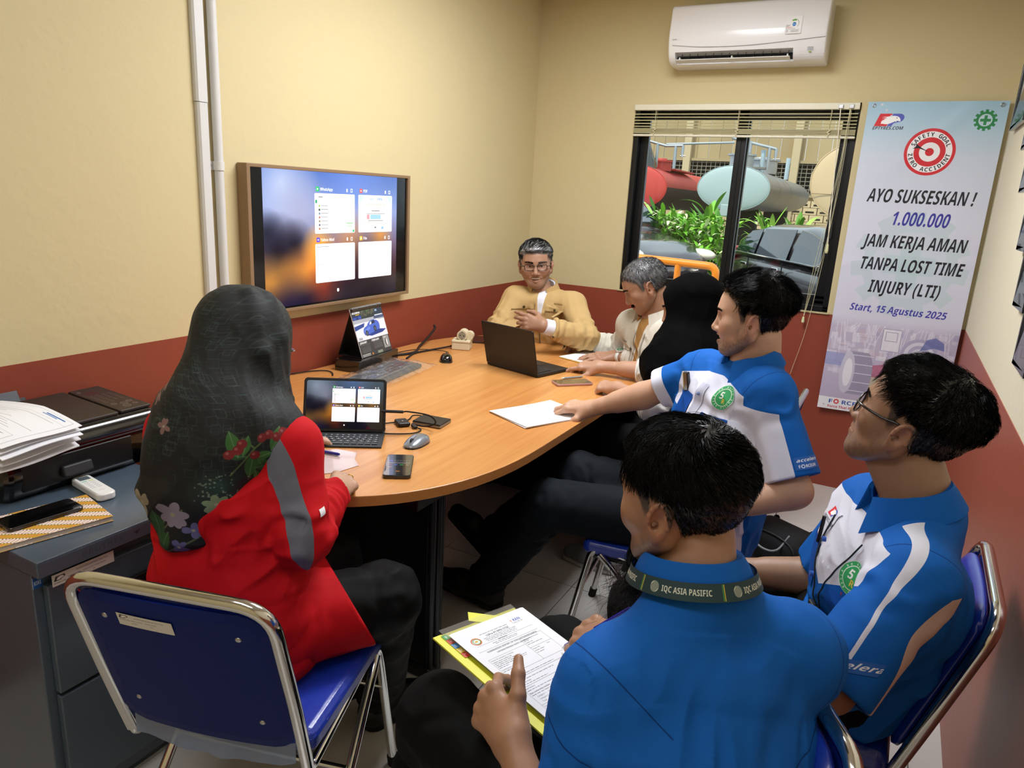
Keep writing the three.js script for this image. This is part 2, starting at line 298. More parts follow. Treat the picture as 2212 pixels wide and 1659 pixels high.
// shared desktop picture for the wall screen and the tablet
function drawDesktop(g, X, Y, W, H, dark) {
  g.save(); g.beginPath(); g.rect(X, Y, W, H); g.clip();
  const bgr = g.createLinearGradient(0, Y, 0, Y + H);
  bgr.addColorStop(0, dark ? '#33424f' : '#4a66a6'); bgr.addColorStop(0.3, dark ? '#2a3138' : '#7f8cb8'); bgr.addColorStop(0.55, dark ? '#241c18' : '#6a5a72'); bgr.addColorStop(0.8, dark ? '#120d0d' : '#4a2d2a'); bgr.addColorStop(1, dark ? '#07080a' : '#0e0f22');
  g.fillStyle = bgr; g.fillRect(X, Y, W, H);
  const blob = (u, v, r, c, sx = 1) => { g.save(); g.translate(X + u * W, Y + v * H); g.scale(sx, 1); const q = g.createRadialGradient(0, 0, 0, 0, 0, r * W); q.addColorStop(0, c); q.addColorStop(1, c.replace(/[\d.]+\)$/, '0)')); g.fillStyle = q; g.fillRect(-W, -W, 2 * W, 2 * W); g.restore(); };
  const k = dark ? 0.55 : 1;
  blob(0.12, 0.1, 0.25, `rgba(190,195,215,${0.75 * k})`); blob(0.25, 0.3, 0.22, `rgba(150,150,175,${0.8 * k})`); blob(0.6, 0.02, 0.3, `rgba(90,120,200,${0.6 * k})`);
  blob(0.08, 0.6, 0.2, 'rgba(10,10,22,0.95)'); blob(0.2, 0.55, 0.14, 'rgba(14,12,24,0.9)'); blob(0.02, 0.45, 0.12, 'rgba(12,14,30,0.8)');
  blob(0.36, 0.58, 0.13, `rgba(250,160,30,${0.95 * k})`); blob(0.3, 0.72, 0.14, `rgba(235,140,40,${0.8 * k})`, 1.6); blob(0.05, 0.82, 0.16, `rgba(225,150,50,${0.75 * k})`, 1.7);
  blob(0.85, 0.5, 0.12, `rgba(240,150,40,${0.75 * k})`); blob(0.6, 0.52, 0.2, `rgba(230,140,50,${0.55 * k})`); blob(0.4, 0.9, 0.16, `rgba(150,40,20,${0.6 * k})`);
  blob(0.75, 0.95, 0.35, 'rgba(8,8,24,0.9)'); blob(0.15, 1.02, 0.2, 'rgba(20,16,50,0.85)');
  const card = (u0, v0, u1, v1) => { g.fillStyle = '#fbf3fb'; g.beginPath(); g.roundRect ? g.roundRect(X + u0 * W, Y + v0 * H, (u1 - u0) * W, (v1 - v0) * H, 0.006 * W) : g.rect(X + u0 * W, Y + v0 * H, (u1 - u0) * W, (v1 - v0) * H); g.fill(); };
  const cols = [[0.335, 0.635], [0.665, 0.955]], rows = [[0.16, 0.465], [0.545, 0.85]];
  const names = [['WhatsApp', '#22b559'], ['PDF', '#e04040'], ['Yahoo Mail', '#4a3bd0'], ['File', '#e8b23a']];
  const px = (f) => f * W;
  rows.forEach((rw, j) => cols.forEach((c, i) => {
    card(c[0], rw[0], c[1], rw[1]);
    const [n, col] = names[j * 2 + i], y = Y + (rw[0] - 0.03) * H, x = X + (c[0] + 0.01) * W;
    g.fillStyle = col; g.fillRect(x, y - px(0.012), px(0.022), px(0.022));
    g.fillStyle = '#fff'; g.fillRect(x + px(0.007), y - px(0.005), px(0.008), px(0.008));
    g.font = `${px(0.02)}px sans-serif`; g.fillText(n, x + px(0.03), y + px(0.007));
    const lx = X + (c[1] - 0.065) * W; g.fillRect(lx, y - px(0.004), px(0.01), px(0.012)); g.lineWidth = px(0.0025); g.strokeStyle = '#fff'; g.beginPath(); g.arc(lx + px(0.005), y - px(0.004), px(0.0035), Math.PI, 0); g.stroke();
    g.strokeRect(lx + px(0.034), y - px(0.008), px(0.012), px(0.016));
  }));
  const bar = (u, v, w, c = '#999', h = 0.004) => { g.fillStyle = c; g.fillRect(X + u * W, Y + v * H, w * W, h * W); };
  // chat list card
  g.fillStyle = '#f1ecf3'; g.fillRect(X + 0.47 * W, Y + 0.162 * H, 0.163 * W, 0.3 * H);
  g.fillStyle = '#178a50'; g.fillRect(X + 0.34 * W, Y + 0.21 * H, px(0.012), px(0.016));
  bar(0.362, 0.185, 0.03, '#555'); g.fillStyle = '#d7efdd'; g.fillRect(X + 0.358 * W, Y + 0.272 * H, 0.11 * W, 0.03 * H);
  for (let i = 0; i < 7; i++) { g.fillStyle = ['#8a4', '#333', '#678', '#a65', '#876', '#556', '#a64'][i]; g.beginPath(); g.arc(X + 0.368 * W, Y + (0.255 + 0.029 * i) * H, px(0.006), 0, 7); g.fill(); bar(0.38, 0.25 + 0.029 * i, 0.05, '#777', 0.003); bar(0.38, 0.259 + 0.029 * i, 0.075, '#bbb', 0.002); }
  for (let i = 0; i < 4; i++) { bar(0.53, 0.19 + i * 0.016, 0.04, '#aaa', 0.002); bar(0.585, 0.19 + i * 0.016, 0.04, '#bbb', 0.002); }
  g.fillStyle = '#fff'; g.fillRect(X + 0.53 * W, Y + 0.27 * H, 0.09 * W, 0.07 * H); g.fillStyle = '#d3f2c8'; g.fillRect(X + 0.565 * W, Y + 0.37 * H, 0.062 * W, 0.07 * H); bar(0.57, 0.385, 0.05, '#7a7', 0.004); bar(0.57, 0.41, 0.045, '#9b9', 0.003);
  g.fillStyle = '#1fa855'; g.beginPath(); g.arc(X + 0.625 * W, Y + 0.45 * H, px(0.007), 0, 7); g.fill();
  // certificate card
  g.fillStyle = '#f9e6e2'; g.fillRect(X + 0.67 * W, Y + 0.22 * H, 0.28 * W, 0.24 * H);
  g.fillStyle = '#b7d8ee'; g.beginPath(); g.moveTo(X + 0.67 * W, Y + 0.163 * H); g.lineTo(X + 0.72 * W, Y + 0.163 * H); g.lineTo(X + 0.67 * W, Y + 0.24 * H); g.fill(); g.beginPath(); g.moveTo(X + 0.95 * W, Y + 0.163 * H); g.lineTo(X + 0.9 * W, Y + 0.163 * H); g.lineTo(X + 0.95 * W, Y + 0.24 * H); g.fill();
  g.fillStyle = '#2c6fb8'; g.font = `bold ${px(0.02)}px sans-serif`; g.fillText('KAN', X + 0.825 * W, Y + 0.2 * H); g.font = `bold ${px(0.013)}px sans-serif`; g.fillText('lspro', X + 0.76 * W, Y + 0.197 * H);
  g.fillStyle = '#e0806a'; g.font = `${px(0.0175)}px sans-serif`; g.textAlign = 'center'; g.fillText('SERTIFIKAT AKREDITASI', X + 0.81 * W, Y + 0.247 * H); g.textAlign = 'left';
  bar(0.765, 0.262, 0.09, '#c99', 0.002); bar(0.775, 0.285, 0.07, '#555', 0.004); bar(0.73, 0.308, 0.16, '#777', 0.003);
  g.fillStyle = '#8fb6e0'; g.fillRect(X + 0.765 * W, Y + 0.318 * H, 0.09 * W, 0.04 * H); g.fillStyle = '#e58a90'; g.fillRect(X + 0.735 * W, Y + 0.318 * H, 0.022 * W, 0.04 * H); bar(0.745, 0.368, 0.13, '#555', 0.003); bar(0.71, 0.382, 0.2, '#999', 0.002); bar(0.71, 0.392, 0.2, '#999', 0.002); bar(0.79, 0.405, 0.05, '#999', 0.002);
  g.fillStyle = '#667'; g.fillRect(X + 0.8 * W, Y + 0.42 * H, px(0.016), px(0.008)); g.fillStyle = '#8ac'; g.fillRect(X + 0.86 * W, Y + 0.42 * H, px(0.02), px(0.014)); bar(0.79, 0.447, 0.04, '#999', 0.002);
  // mail card, file card
  bar(0.345, 0.565, 0.09, '#888', 0.003); bar(0.36, 0.59, 0.06, '#aaa', 0.002); bar(0.345, 0.615, 0.05, '#bbb', 0.002); bar(0.345, 0.628, 0.19, '#ccc', 0.002); for (let i = 0; i < 4; i++) bar(0.345, 0.65 + i * 0.012, [0.03, 0.08, 0.07, 0.06][i], '#bbb', 0.002); bar(0.35, 0.705, 0.04, '#aaa', 0.003);
  bar(0.79, 0.69, 0.035, '#ccc', 0.003); bar(0.78, 0.705, 0.055, '#ccc', 0.003);
  g.fillStyle = '#fff'; g.beginPath(); g.arc(X + 0.5 * W, Y + 0.925 * H, px(0.008), 0, 7); g.fill(); g.fillRect(X + 0.493 * W, Y + 0.91 * H, px(0.014), px(0.004));
  g.restore();
}
// wall screen
{
  const z0 = 2.362, z1 = 1.383, y0 = 1.018, y1 = 1.574, W = z0 - z1, H = y1 - y0;
  const t = thing('television', 'wide wall screen in a brown frame showing app cards', 'television', [0, (y0 + y1) / 2, (z0 + z1) / 2], Math.PI / 2);
  const fr = rrect(W, H, 0.004); fr.holes.push(rrect(W - 0.034, H - 0.026, 0.002));
  obj('frame', [extr(fr, 0.05, 0.002).translate(0, 0, 0.003), bx(W - 0.01, H - 0.01, 0.03, 0, 0, 0.018)], S(0x8f7455, 0.5, { metalness: 0.1 }), t);
  const tex = canvasTex(1600, 900, (g, w, h) => { g.fillStyle = '#040506'; g.fillRect(0, 0, w, h); drawDesktop(g, 0.065 * w, 0, 0.855 * w, h * 0.985, false); });
  obj('display', bx(W - 0.032, H - 0.024, 0.006, 0, 0, 0.04), [M.blackGloss, M.blackGloss, M.blackGloss, M.blackGloss, P(0x050505, 0.15, { emissive: 0xffffff, emissiveMap: tex, emissiveIntensity: 0.95 }), M.blackGloss], t);
  obj('wall_bracket', bx(0.4, 0.3, 0.03, 0, 0, 0.001), M.blackPlastic, t).position.z = 0.0;
  const l = new THREE.RectAreaLight(0xdfe2f5, 0.25, W * 0.8, H * 0.9); l.position.set(0.062, (y0 + y1) / 2, (z0 + z1) / 2); l.lookAt(5, (y0 + y1) / 2, (z0 + z1) / 2); scene.add(l);
}
// emblem of the company: red slanted E, blue P, white eagle head across
function drawEP(g, x, y, w, mono) {
  g.save(); g.translate(x, y); g.scale(w / 100, w / 100);
  g.fillStyle = mono ? '#3a3a3a' : '#d8232f'; g.beginPath(); g.moveTo(16, 0); g.lineTo(58, 0); g.lineTo(44, 44); g.lineTo(0, 44); g.closePath(); g.fill();
  g.fillStyle = mono ? '#4a4a4a' : '#5560c0'; g.beginPath(); g.moveTo(60, 0); g.lineTo(84, 0); g.bezierCurveTo(104, 2, 104, 26, 82, 30); g.lineTo(66, 34); g.lineTo(60, 44); g.lineTo(46, 44); g.closePath(); g.fill();
  g.fillStyle = '#fdfdfd';
  g.beginPath(); g.moveTo(24, 26); g.bezierCurveTo(40, 20, 36, 8, 58, 8); g.bezierCurveTo(78, 6, 86, 14, 88, 24); g.bezierCurveTo(86, 30, 82, 26, 78, 25); g.bezierCurveTo(70, 26, 62, 32, 50, 36); g.bezierCurveTo(38, 40, 30, 34, 22, 36); g.closePath(); g.fill();
  for (let i = 0; i < 4; i++) { g.beginPath(); g.moveTo(22, 12 + i * 5.5); g.lineTo(46, 10 + i * 5); g.lineTo(44, 14 + i * 5); g.closePath(); g.fill(); }
  g.fillStyle = '#222'; g.beginPath(); g.arc(74, 15, 1.6, 0, 7); g.fill();
  g.restore();
}
function drawGear(g, x, y, r, col, teeth = 11) {
  g.fillStyle = col; g.beginPath();
  for (let i = 0; i < teeth; i++) { const a = (i / teeth) * 2 * Math.PI - Math.PI / 2, s = Math.PI / teeth; for (const [da, q] of [[-s * 0.62, 0.8], [-s * 0.5, 1], [s * 0.5, 1], [s * 0.62, 0.8]]) g.lineTo(x + Math.cos(a + da) * r * q, y + Math.sin(a + da) * r * q); }
  g.closePath(); g.fill();
}
function condensed(g, s, cx, y, h, wTot, color, slant = -0.16) { // a line of text of a given height and width, italic
  g.save(); g.font = `bold ${h * 1.36}px sans-serif`; const w = g.measureText(s).width; g.translate(cx, y); g.transform(1, 0, slant, 1, 0, 0); g.scale(wTot / w, 1); g.textAlign = 'center'; g.fillStyle = color; g.fillText(s, 0, 0); g.restore();
}
{
  const w = 0.6, h = 1.6, b = thing('safety_banner', 'tall hanging safety banner with red target, printed 1.000.000', 'banner', [2.18, 1.2608, 0.006]);
  const tex = canvasTex(768, 2048, (g, W, H) => {
    const k = W / 768;
    const bg = g.createLinearGradient(0, 0, 0, H); bg.addColorStop(0, '#a5cbe2'); bg.addColorStop(0.07, '#b6d3e6'); bg.addColorStop(0.16, '#cfd9ea'); bg.addColorStop(0.35, '#d9dcee'); bg.addColorStop(1, '#d6d4e4'); g.fillStyle = bg; g.fillRect(0, 0, W, H);
    // pale gear behind the words
    g.save(); g.globalAlpha = 0.5; drawGear(g, 400, 1010, 345, '#b9d0d6'); g.fillStyle = '#d9dcee'; g.beginPath(); g.arc(400, 1010, 215, 0, 7); g.fill(); g.fillStyle = '#b9d0d6'; g.fillRect(340, 860, 120, 300); g.fillRect(250, 950, 300, 120); g.restore();
    drawEP(g, 52, 72, 170); g.font = 'italic bold 27px sans-serif'; g.fillStyle = '#23233a'; g.fillText('EPTYRES.COM', 44, 168);
    drawGear(g, 660, 110, 62, '#2f8a52', 12); g.fillStyle = '#c4dcec'; g.beginPath(); g.arc(660, 110, 36, 0, 7); g.fill(); g.fillStyle = '#2f8a52'; g.fillRect(652, 82, 16, 56); g.fillRect(632, 102, 56, 16);
    // target
    const tx = 395, ty = 300; const ring = (r, c) => { g.fillStyle = c; g.beginPath(); g.arc(tx, ty, r, 0, 7); g.fill(); };
    ring(142, '#d52b36'); ring(124, '#f4f4f8'); ring(88, '#d52b36'); ring(58, '#f4f4f8'); ring(24, '#d52b36');
    g.fillStyle = '#15151d'; g.font = 'bold 34px sans-serif'; g.textAlign = 'center'; g.textBaseline = 'middle';
    const arc = (s, a0, a1, r, flip) => { [...s].forEach((ch, i) => { const a = a0 + (a1 - a0) * i / (s.length - 1); g.save(); g.translate(tx + Math.cos(a) * r, ty + Math.sin(a) * r); g.rotate(a + (flip ? -Math.PI / 2 : Math.PI / 2)); g.fillText(ch, 0, 0); g.restore(); }); };
    arc('SAFETY GOAL', -Math.PI + 0.42, -0.42, 106, false); arc('ZERO ACCIDENT', Math.PI - 0.18, 0.18, 106, true);
    g.textBaseline = 'alphabetic'; g.textAlign = 'left';
    g.fillStyle = '#15151d'; g.beginPath(); g.moveTo(tx, ty); g.lineTo(tx - 60, ty - 30); g.lineTo(tx - 64, ty - 22); g.closePath(); g.fill(); g.beginPath(); g.moveTo(tx - 48, ty - 24); g.lineTo(tx - 86, ty - 52); g.lineTo(tx - 78, ty - 34); g.lineTo(tx - 96, ty - 18); g.closePath(); g.fill();
    condensed(g, 'AYO SUKSESKAN !', 388, 617, 86, 606, '#1a1a24'); condensed(g, '1.000.000', 412, 758, 88, 330, '#39389c');
    condensed(g, 'JAM KERJA AMAN', 405, 905, 84, 590, '#1a1a24'); condensed(g, 'TANPA LOST TIME', 408, 1054, 84, 600, '#1a1a24'); condensed(g, 'INJURY (LTI)', 395, 1203, 84, 420, '#1a1a24');
    condensed(g, 'Start, 15 Agustus 2025', 382, 1335, 48, 575, '#3a3aa4', -0.2);
    // faded factory picture
    const q = rng(12), y0 = 1400, y1 = 1985; const gr = g.createLinearGradient(0, y0 - 20, 0, y1); gr.addColorStop(0, 'rgba(205,200,222,0)'); gr.addColorStop(0.12, 'rgba(196,188,212,1)'); gr.addColorStop(1, 'rgba(190,180,206,1)'); g.fillStyle = gr; g.fillRect(0, y0 - 20, W, y1 - y0 + 20);
    for (let i = 0; i < 170; i++) { const x = q() * W, y = y0 + 20 + q() * 330, ww = 6 + q() * 60, hh = 4 + q() * 70; g.fillStyle = `rgba(${q() < 0.5 ? '236,236,246' : q() < 0.5 ? '160,160,196' : '202,180,196'},${0.25 + 0.35 * q()})`; g.fillRect(x, y, ww, hh); }
    g.strokeStyle = 'rgba(235,235,245,.6)'; g.lineWidth = 5; for (let i = 0; i < 26; i++) { const x = q() * W; g.beginPath(); g.moveTo(x, y0 + 20); g.lineTo(x + (q() - 0.5) * 120, y0 + 60 + q() * 240); g.stroke(); }
    g.fillStyle = 'rgba(238,238,246,.8)'; g.fillRect(330, 1440, 110, 150); g.strokeStyle = 'rgba(130,130,165,.7)'; g.lineWidth = 4; g.strokeRect(330, 1440, 110, 150); g.strokeRect(348, 1460, 70, 60);
    for (let i = 5; i > 0; i--) { g.fillStyle = i & 1 ? 'rgba(176,172,200,.9)' : 'rgba(222,222,236,.9)'; g.beginPath(); g.ellipse(560, 1590, 22 * i, 22 * i, 0, 0, 7); g.fill(); }
    g.fillStyle = 'rgba(90,104,170,.7)'; g.beginPath(); g.moveTo(560, 1560); g.lineTo(590, 1480); g.lineTo(640, 1460); g.lineTo(690, 1490); g.lineTo(700, 1540); g.lineTo(640, 1530); g.closePath(); g.fill();
    g.fillStyle = 'rgba(178,92,120,.75)'; g.beginPath(); g.moveTo(300, 1700); g.lineTo(560, 1640); g.lineTo(768, 1690); g.lineTo(768, 1930); g.lineTo(300, 1930); g.closePath(); g.fill();
    g.fillStyle = 'rgba(150,158,205,.75)'; g.fillRect(0, 1640, 120, 90); g.fillStyle = 'rgba(196,200,170,.8)'; g.fillRect(300, 1780, 60, 90);
    for (const [cx, cy, rx, ry, dx] of [[150, 1770, 46, 150, 110], [440, 1800, 34, 100, 80]]) { g.fillStyle = 'rgba(158,154,180,.95)'; g.beginPath(); g.ellipse(cx + dx, cy, rx, ry, 0, 0, 7); g.fill(); g.fillRect(cx, cy - ry, dx, 2 * ry); g.fillStyle = 'rgba(226,226,238,.95)'; for (let i = -2; i < 3; i++) { g.fillRect(cx + 6, cy + i * ry * 0.42 - 3, dx + rx * 0.8, 5); } g.fillStyle = 'rgba(206,204,222,.95)'; g.beginPath(); g.ellipse(cx, cy, rx, ry, 0, 0, 7); g.fill(); g.fillStyle = 'rgba(236,236,246,.95)'; g.beginPath(); g.ellipse(cx + 4, cy, rx * 0.62, ry * 0.66, 0, 0, 7); g.fill(); }
    g.fillStyle = '#eef0f6'; g.fillRect(0, 1962, W, 86);
    g.font = 'bold 40px sans-serif'; g.fillStyle = '#2b57a8'; g.save(); g.translate(64, 2004); g.scale(1.35, 1); g.fillText('F', 0, 0); g.fillText('RCEUM', 62, 0); g.restore(); drawGear(g, 116, 1989, 19, '#d03030', 9); g.fillStyle = '#eef0f6'; g.beginPath(); g.arc(116, 1989, 9, 0, 7); g.fill();
    g.font = 'bold 25px sans-serif'; g.fillStyle = '#c43440'; g.fillText('Force That Protects Your Journey', 64, 2036);
  });
  const g = new THREE.BoxGeometry(w, h, 0.001, 24, 60, 1), p = g.attributes.position;
  const fold = [[0, 0.085, 0.012, 0.003]];
  for (let i = 0; i < p.count; i++) {
    const x = p.getX(i), y = p.getY(i), ty = (h / 2 - y) / h;
    let z = p.getZ(i) + 0.02 + 0.006 * Math.sin(x * 9 + y * 2) * ty + 0.005 * fbm(x * 4, y * 3, 2, 2) + 0.012 * Math.max(0, x / w) * ty;
    z += 0.0035 * Math.exp(-((y - 0.02 - 0.08 * x) ** 2) / 0.00025); // the crease across the middle
    z += 0.006 * Math.exp(-((x + y - 0.55) ** 2) / 0.002) * Math.max(0, 1 - ty * 4) + 0.006 * Math.exp(-((x - y + 0.62) ** 2) / 0.002) * Math.max(0, 1 - ty * 4);
    p.setZ(i, z);
  }
  g.computeVertexNormals();
  const face = P(0xffffff, 0.42, { map: tex, sheen: 0.1 }), edge = S(0xd8d8e0, 0.6);
  const m = obj('printed_sheet', g, [edge, edge, edge, edge, face, edge], b); m.rotation.z = 0.0;
  for (const [x, y] of [[-0.272, 0.782], [0.272, 0.782], [-0.272, -0.782], [0.272, -0.782]]) {
    const e = part('eyelet', new THREE.TorusGeometry(0.007, 0.0025, 8, 18).translate(x, y, 0.023), M.steel, b);
    obj('nail', rod([x, y, 0.001], [x + 0.002, y + 0.008, 0.034], 0.0018), M.steel, e);
  }
}
// framed certificates on the right wall
{
  const rows = [[0.28, 1.902, 0.42, 0.3], [0.86, 1.777, 0.215, 0.3], [1.08, 1.616, 0.215, 0.3], [1.355, 1.427, 0.19, 0.3], [1.557, 1.265, 0.22, 0.3], [1.805, 1.125, 0.23, 0.3]];
  const names = ['wide framed certificate nearest the banner, highest on the wall', 'small framed certificate hanging just below the wide one', 'third framed certificate down the stepped row on the wall', 'fourth framed certificate down the stepped row on the wall', 'framed certificate second from the bottom of the stepped row', 'lowest framed certificate of the stepped row, beside the glasses wearer'];
  rows.forEach(([z, y, w, h], i) => {
    const t = thing('certificate_frame', names[i], 'framed certificate', [RW - 0.002, y + h / 2, z + w / 2], -Math.PI / 2, 'framed certificates on the side wall');
    const s = rrect(w, h, 0.001); s.holes.push(rrect(w - 0.036, h - 0.036, 0.001));
    obj('frame', extr(s, 0.02, 0.003), P(0x1d2228, 0.25, { clearcoat: 0.4 }), t);
    const tex = canvasTex(220, 300, (g, W, H) => { g.fillStyle = '#f2f2ee'; g.fillRect(0, 0, W, H); g.strokeStyle = '#9bb0a0'; g.lineWidth = 6; g.strokeRect(10, 10, W - 20, H - 20); g.fillStyle = '#777'; for (let k = 0; k < 10; k++) g.fillRect(40, 70 + k * 16, W - 80 - (k % 3) * 20, 4); g.fillStyle = '#567'; g.fillRect(70, 36, 80, 14); });
    obj('certificate', bx(w - 0.034, h - 0.034, 0.004, 0, 0, 0.006), [M.paper, M.paper, M.paper, M.paper, S(0xffffff, 0.3, { map: tex }), M.paper], t);
  });
}
// ---------------------------------------------------------------- conference table
const TT = 0.75; // table top
const tableTop = (() => {
  const s = new THREE.Shape(), cx = 0.64, a = 0.612, z0 = 1.42, z1 = 2.3, L = 0.75, n = 2.4, N = 40;
  const pts = [];
  for (let i = 0; i <= N; i++) { const t = Math.PI * i / N, c = Math.cos(t), q = Math.sin(t); pts.push([cx + a * Math.sign(c) * Math.abs(c) ** (2 / n), z1 + L * Math.abs(q) ** (2 / n)]); }
  for (let i = 0; i <= N; i++) { const t = Math.PI * i / N, c = -Math.cos(t), q = Math.sin(t); pts.push([cx + a * Math.sign(c) * Math.abs(c) ** (2 / n), z0 - L * Math.abs(q) ** (2 / n)]); }
  pts.forEach(([x, z], i) => s[i ? 'lineTo' : 'moveTo'](x, -z)); s.closePath();
  return s;
})();
{
  const t = thing('conference_table', 'long oval conference table with orange wood top and black legs', 'table');
  const wood = canvasless();
  function canvasless() {
    const col = dataTex(512, (u, v) => {
      const n = tileable((a, b) => fbm(a * 60, b * 3, 2, 4))(u, v), m = tileable((a, b) => fbm(a * 9 + 0.6 * fbm(a * 3, b * 2, 7, 2), b * 1.2, 5, 3))(u, v), q = tileable((a, b) => fbm(a * 180, b * 10, 8, 2))(u, v);
      const k = 0.9 * n * 0.16 + m * 0.2 + q * 0.06;
      return [0.80 + k * 0.5, 0.56 + k * 0.6, 0.31 + k * 0.5];
    }, true);
    return P(0xffffff, 0.34, { map: col, clearcoat: 0.25, clearcoatRoughness: 0.25, bumpMap: withRep(plasterBump, 2, 2), bumpScale: 0.0002 });
  }
  const g = extr(tableTop, 0.03, 0.002, 2).rotateX(-Math.PI / 2).translate(0, TT - 0.03, 0);
  { const p = g.attributes.position, u = g.attributes.uv, nn = g.attributes.normal; for (let i = 0; i < p.count; i++) { const side = Math.abs(nn.getY(i)) < 0.5; u.setXY(i, side ? p.getY(i) * 1.2 + 0.3 : p.getX(i) * 1.1, side ? (p.getX(i) + p.getZ(i)) * 0.8 : p.getZ(i) * 0.9); } }
  obj('tabletop', g, wood, t);
  const blk = S(0x0d0d0f, 0.38), edge = S(0x26282c, 0.25, { metalness: 0.3 });
  for (const z of [2.575, 1.05]) {
    const leg = part('leg', [bx(0.82, 0.68, 0.05, 0.62, 0.38, z, 0.004), bx(0.86, 0.042, 0.075, 0.625, 0.021, z, 0.012)], blk, t);
    obj('edge_strip', [rod([1.042, 0.03, z + 0.02], [1.042, 0.72, z + 0.02], 0.012), rod([1.048, 0.03, z - 0.005], [1.048, 0.72, z - 0.005], 0.012), rod([1.042, 0.03, z - 0.028], [1.042, 0.72, z - 0.028], 0.01)], edge, leg);
  }
  obj('modesty_panel', bx(0.02, 0.42, 1.5, 0.42, 0.505, 1.81, 0.002), blk, t);
  obj('apron', bx(0.95, 0.05, 1.9, 0.64, TT - 0.055, 1.83, 0.004), blk, t);
}
// ---------------------------------------------------------------- chrome and blue vinyl meeting chairs
const blueVinyl = P(0x1535a4, 0.3, { clearcoat: 0.6, clearcoatRoughness: 0.2, bumpMap: withRep(cloudBump, 6, 6), bumpScale: 0.001 });
const blueBoard = P(0x08206e, 0.5, { specularIntensity: 0.25, bumpMap: withRep(weaveBump, 20, 20), bumpScale: 0.0003 });
function cushion(w, d, h, r, dome) { // pad in xz, bottom at y = 0
  const g = new RoundedBoxGeometry(w, h, d, 6, r), p = g.attributes.position;
  for (let i = 0; i < p.count; i++) { const x = p.getX(i) / (w / 2), z = p.getZ(i) / (d / 2); if (p.getY(i) > 0) p.setY(i, p.getY(i) + dome * (1 - x * x) * (1 - z * z)); }
  g.computeVertexNormals();
  return toCreasedNormals(g, 1).translate(0, h / 2, 0);
}
function makeChair(label, group) {
  const t = thing('meeting_chair', label, 'chair', [0, 0, 0], 0, group);
  // frame: each side one tube from back foot of the hoop, over the seat front, down the front leg
  const hoop = [[-0.2, 0.40, -0.15], [-0.205, 0.56, -0.195], [-0.205, 0.835, -0.272], [0.205, 0.835, -0.272], [0.205, 0.56, -0.195], [0.2, 0.40, -0.15]];
  const fr = part('back_hoop', bentTube(hoop, 0.0135, 0.07, 14), M.chrome, t);
  for (const s of [-1, 1]) {
    part('side_rail', bentTube([[s * 0.2, 0.41, -0.152], [s * 0.2, 0.375, -0.14], [s * 0.203, 0.45, 0.205], [s * 0.218, 0.012, 0.285]], 0.0115, 0.05, 12), M.chrome, t);
    part('rear_leg', bentTube([[s * 0.212, 0.425, 0.18], [s * 0.216, 0.39, 0.14], [s * 0.226, 0.012, -0.2]], 0.0115, 0.03, 12), M.chrome, t);
    const f1 = part('foot_cap', rod([s * 0.2182, 0, 0.2875], [s * 0.2172, 0.035, 0.281], 0.0145), M.rubber, t);
    part('foot_cap', rod([s * 0.2265, 0, -0.2105], [s * 0.2252, 0.035, -0.18], 0.0145), M.rubber, t);
  }
  part('cross_bar', [rod([-0.21, 0.3, 0.227], [0.21, 0.3, 0.227], 0.007), rod([-0.215, 0.25, 0.0], [0.215, 0.25, 0.0], 0.007)], M.chrome, t);
  obj('seat', cushion(0.43, 0.39, 0.055, 0.026, 0.012).translate(0, 0.412, 0.045), blueVinyl, t);
  obj('seat_board', bx(0.4, 0.014, 0.36, 0, 0.406, 0.045, 0.004), M.blackPlastic, t);
  // back pad: board behind, cushion in front, gently curved
  const tilt = -0.273;
  const bend = (g) => { const p = g.attributes.position; for (let i = 0; i < p.count; i++) { const x = p.getX(i); p.setZ(i, p.getZ(i) - 0.012 * (1 - (x / 0.2) ** 2)); } g.computeVertexNormals(); return g.rotateX(tilt).translate(0, 0.635, -0.212); };
  const bp = new THREE.ExtrudeGeometry(rrect(0.385, 0.385, 0.055), { depth: 0.006, bevelEnabled: true, bevelThickness: 0.002, bevelSize: 0.002, bevelSegments: 2, curveSegments: 10 }).translate(0, 0, -0.01);
  // finer board so that it can bend
  const board = bend(toCreasedNormals(curvedPanel(0.385, 0.385, 0.055, 0.008).translate(0, 0, -0.006), 0.5));
  const bm = obj('back_board', board, blueBoard, t);
  obj('back_cushion', bend(curvedPanel(0.375, 0.375, 0.06, 0.032).translate(0, 0, 0.0145)), blueVinyl, t);
  const sc = []; for (const [x, y] of [[-0.135, 0.13], [0.135, 0.13], [-0.135, -0.11], [0.135, -0.11]]) part('screw', bend(new THREE.SphereGeometry(0.0062, 10, 6, 0, Math.PI * 2, 0, Math.PI / 2).rotateX(-Math.PI / 2).scale(1, 1, 0.5).translate(x, y, -0.0098)), M.steel, t);
  return t;
}
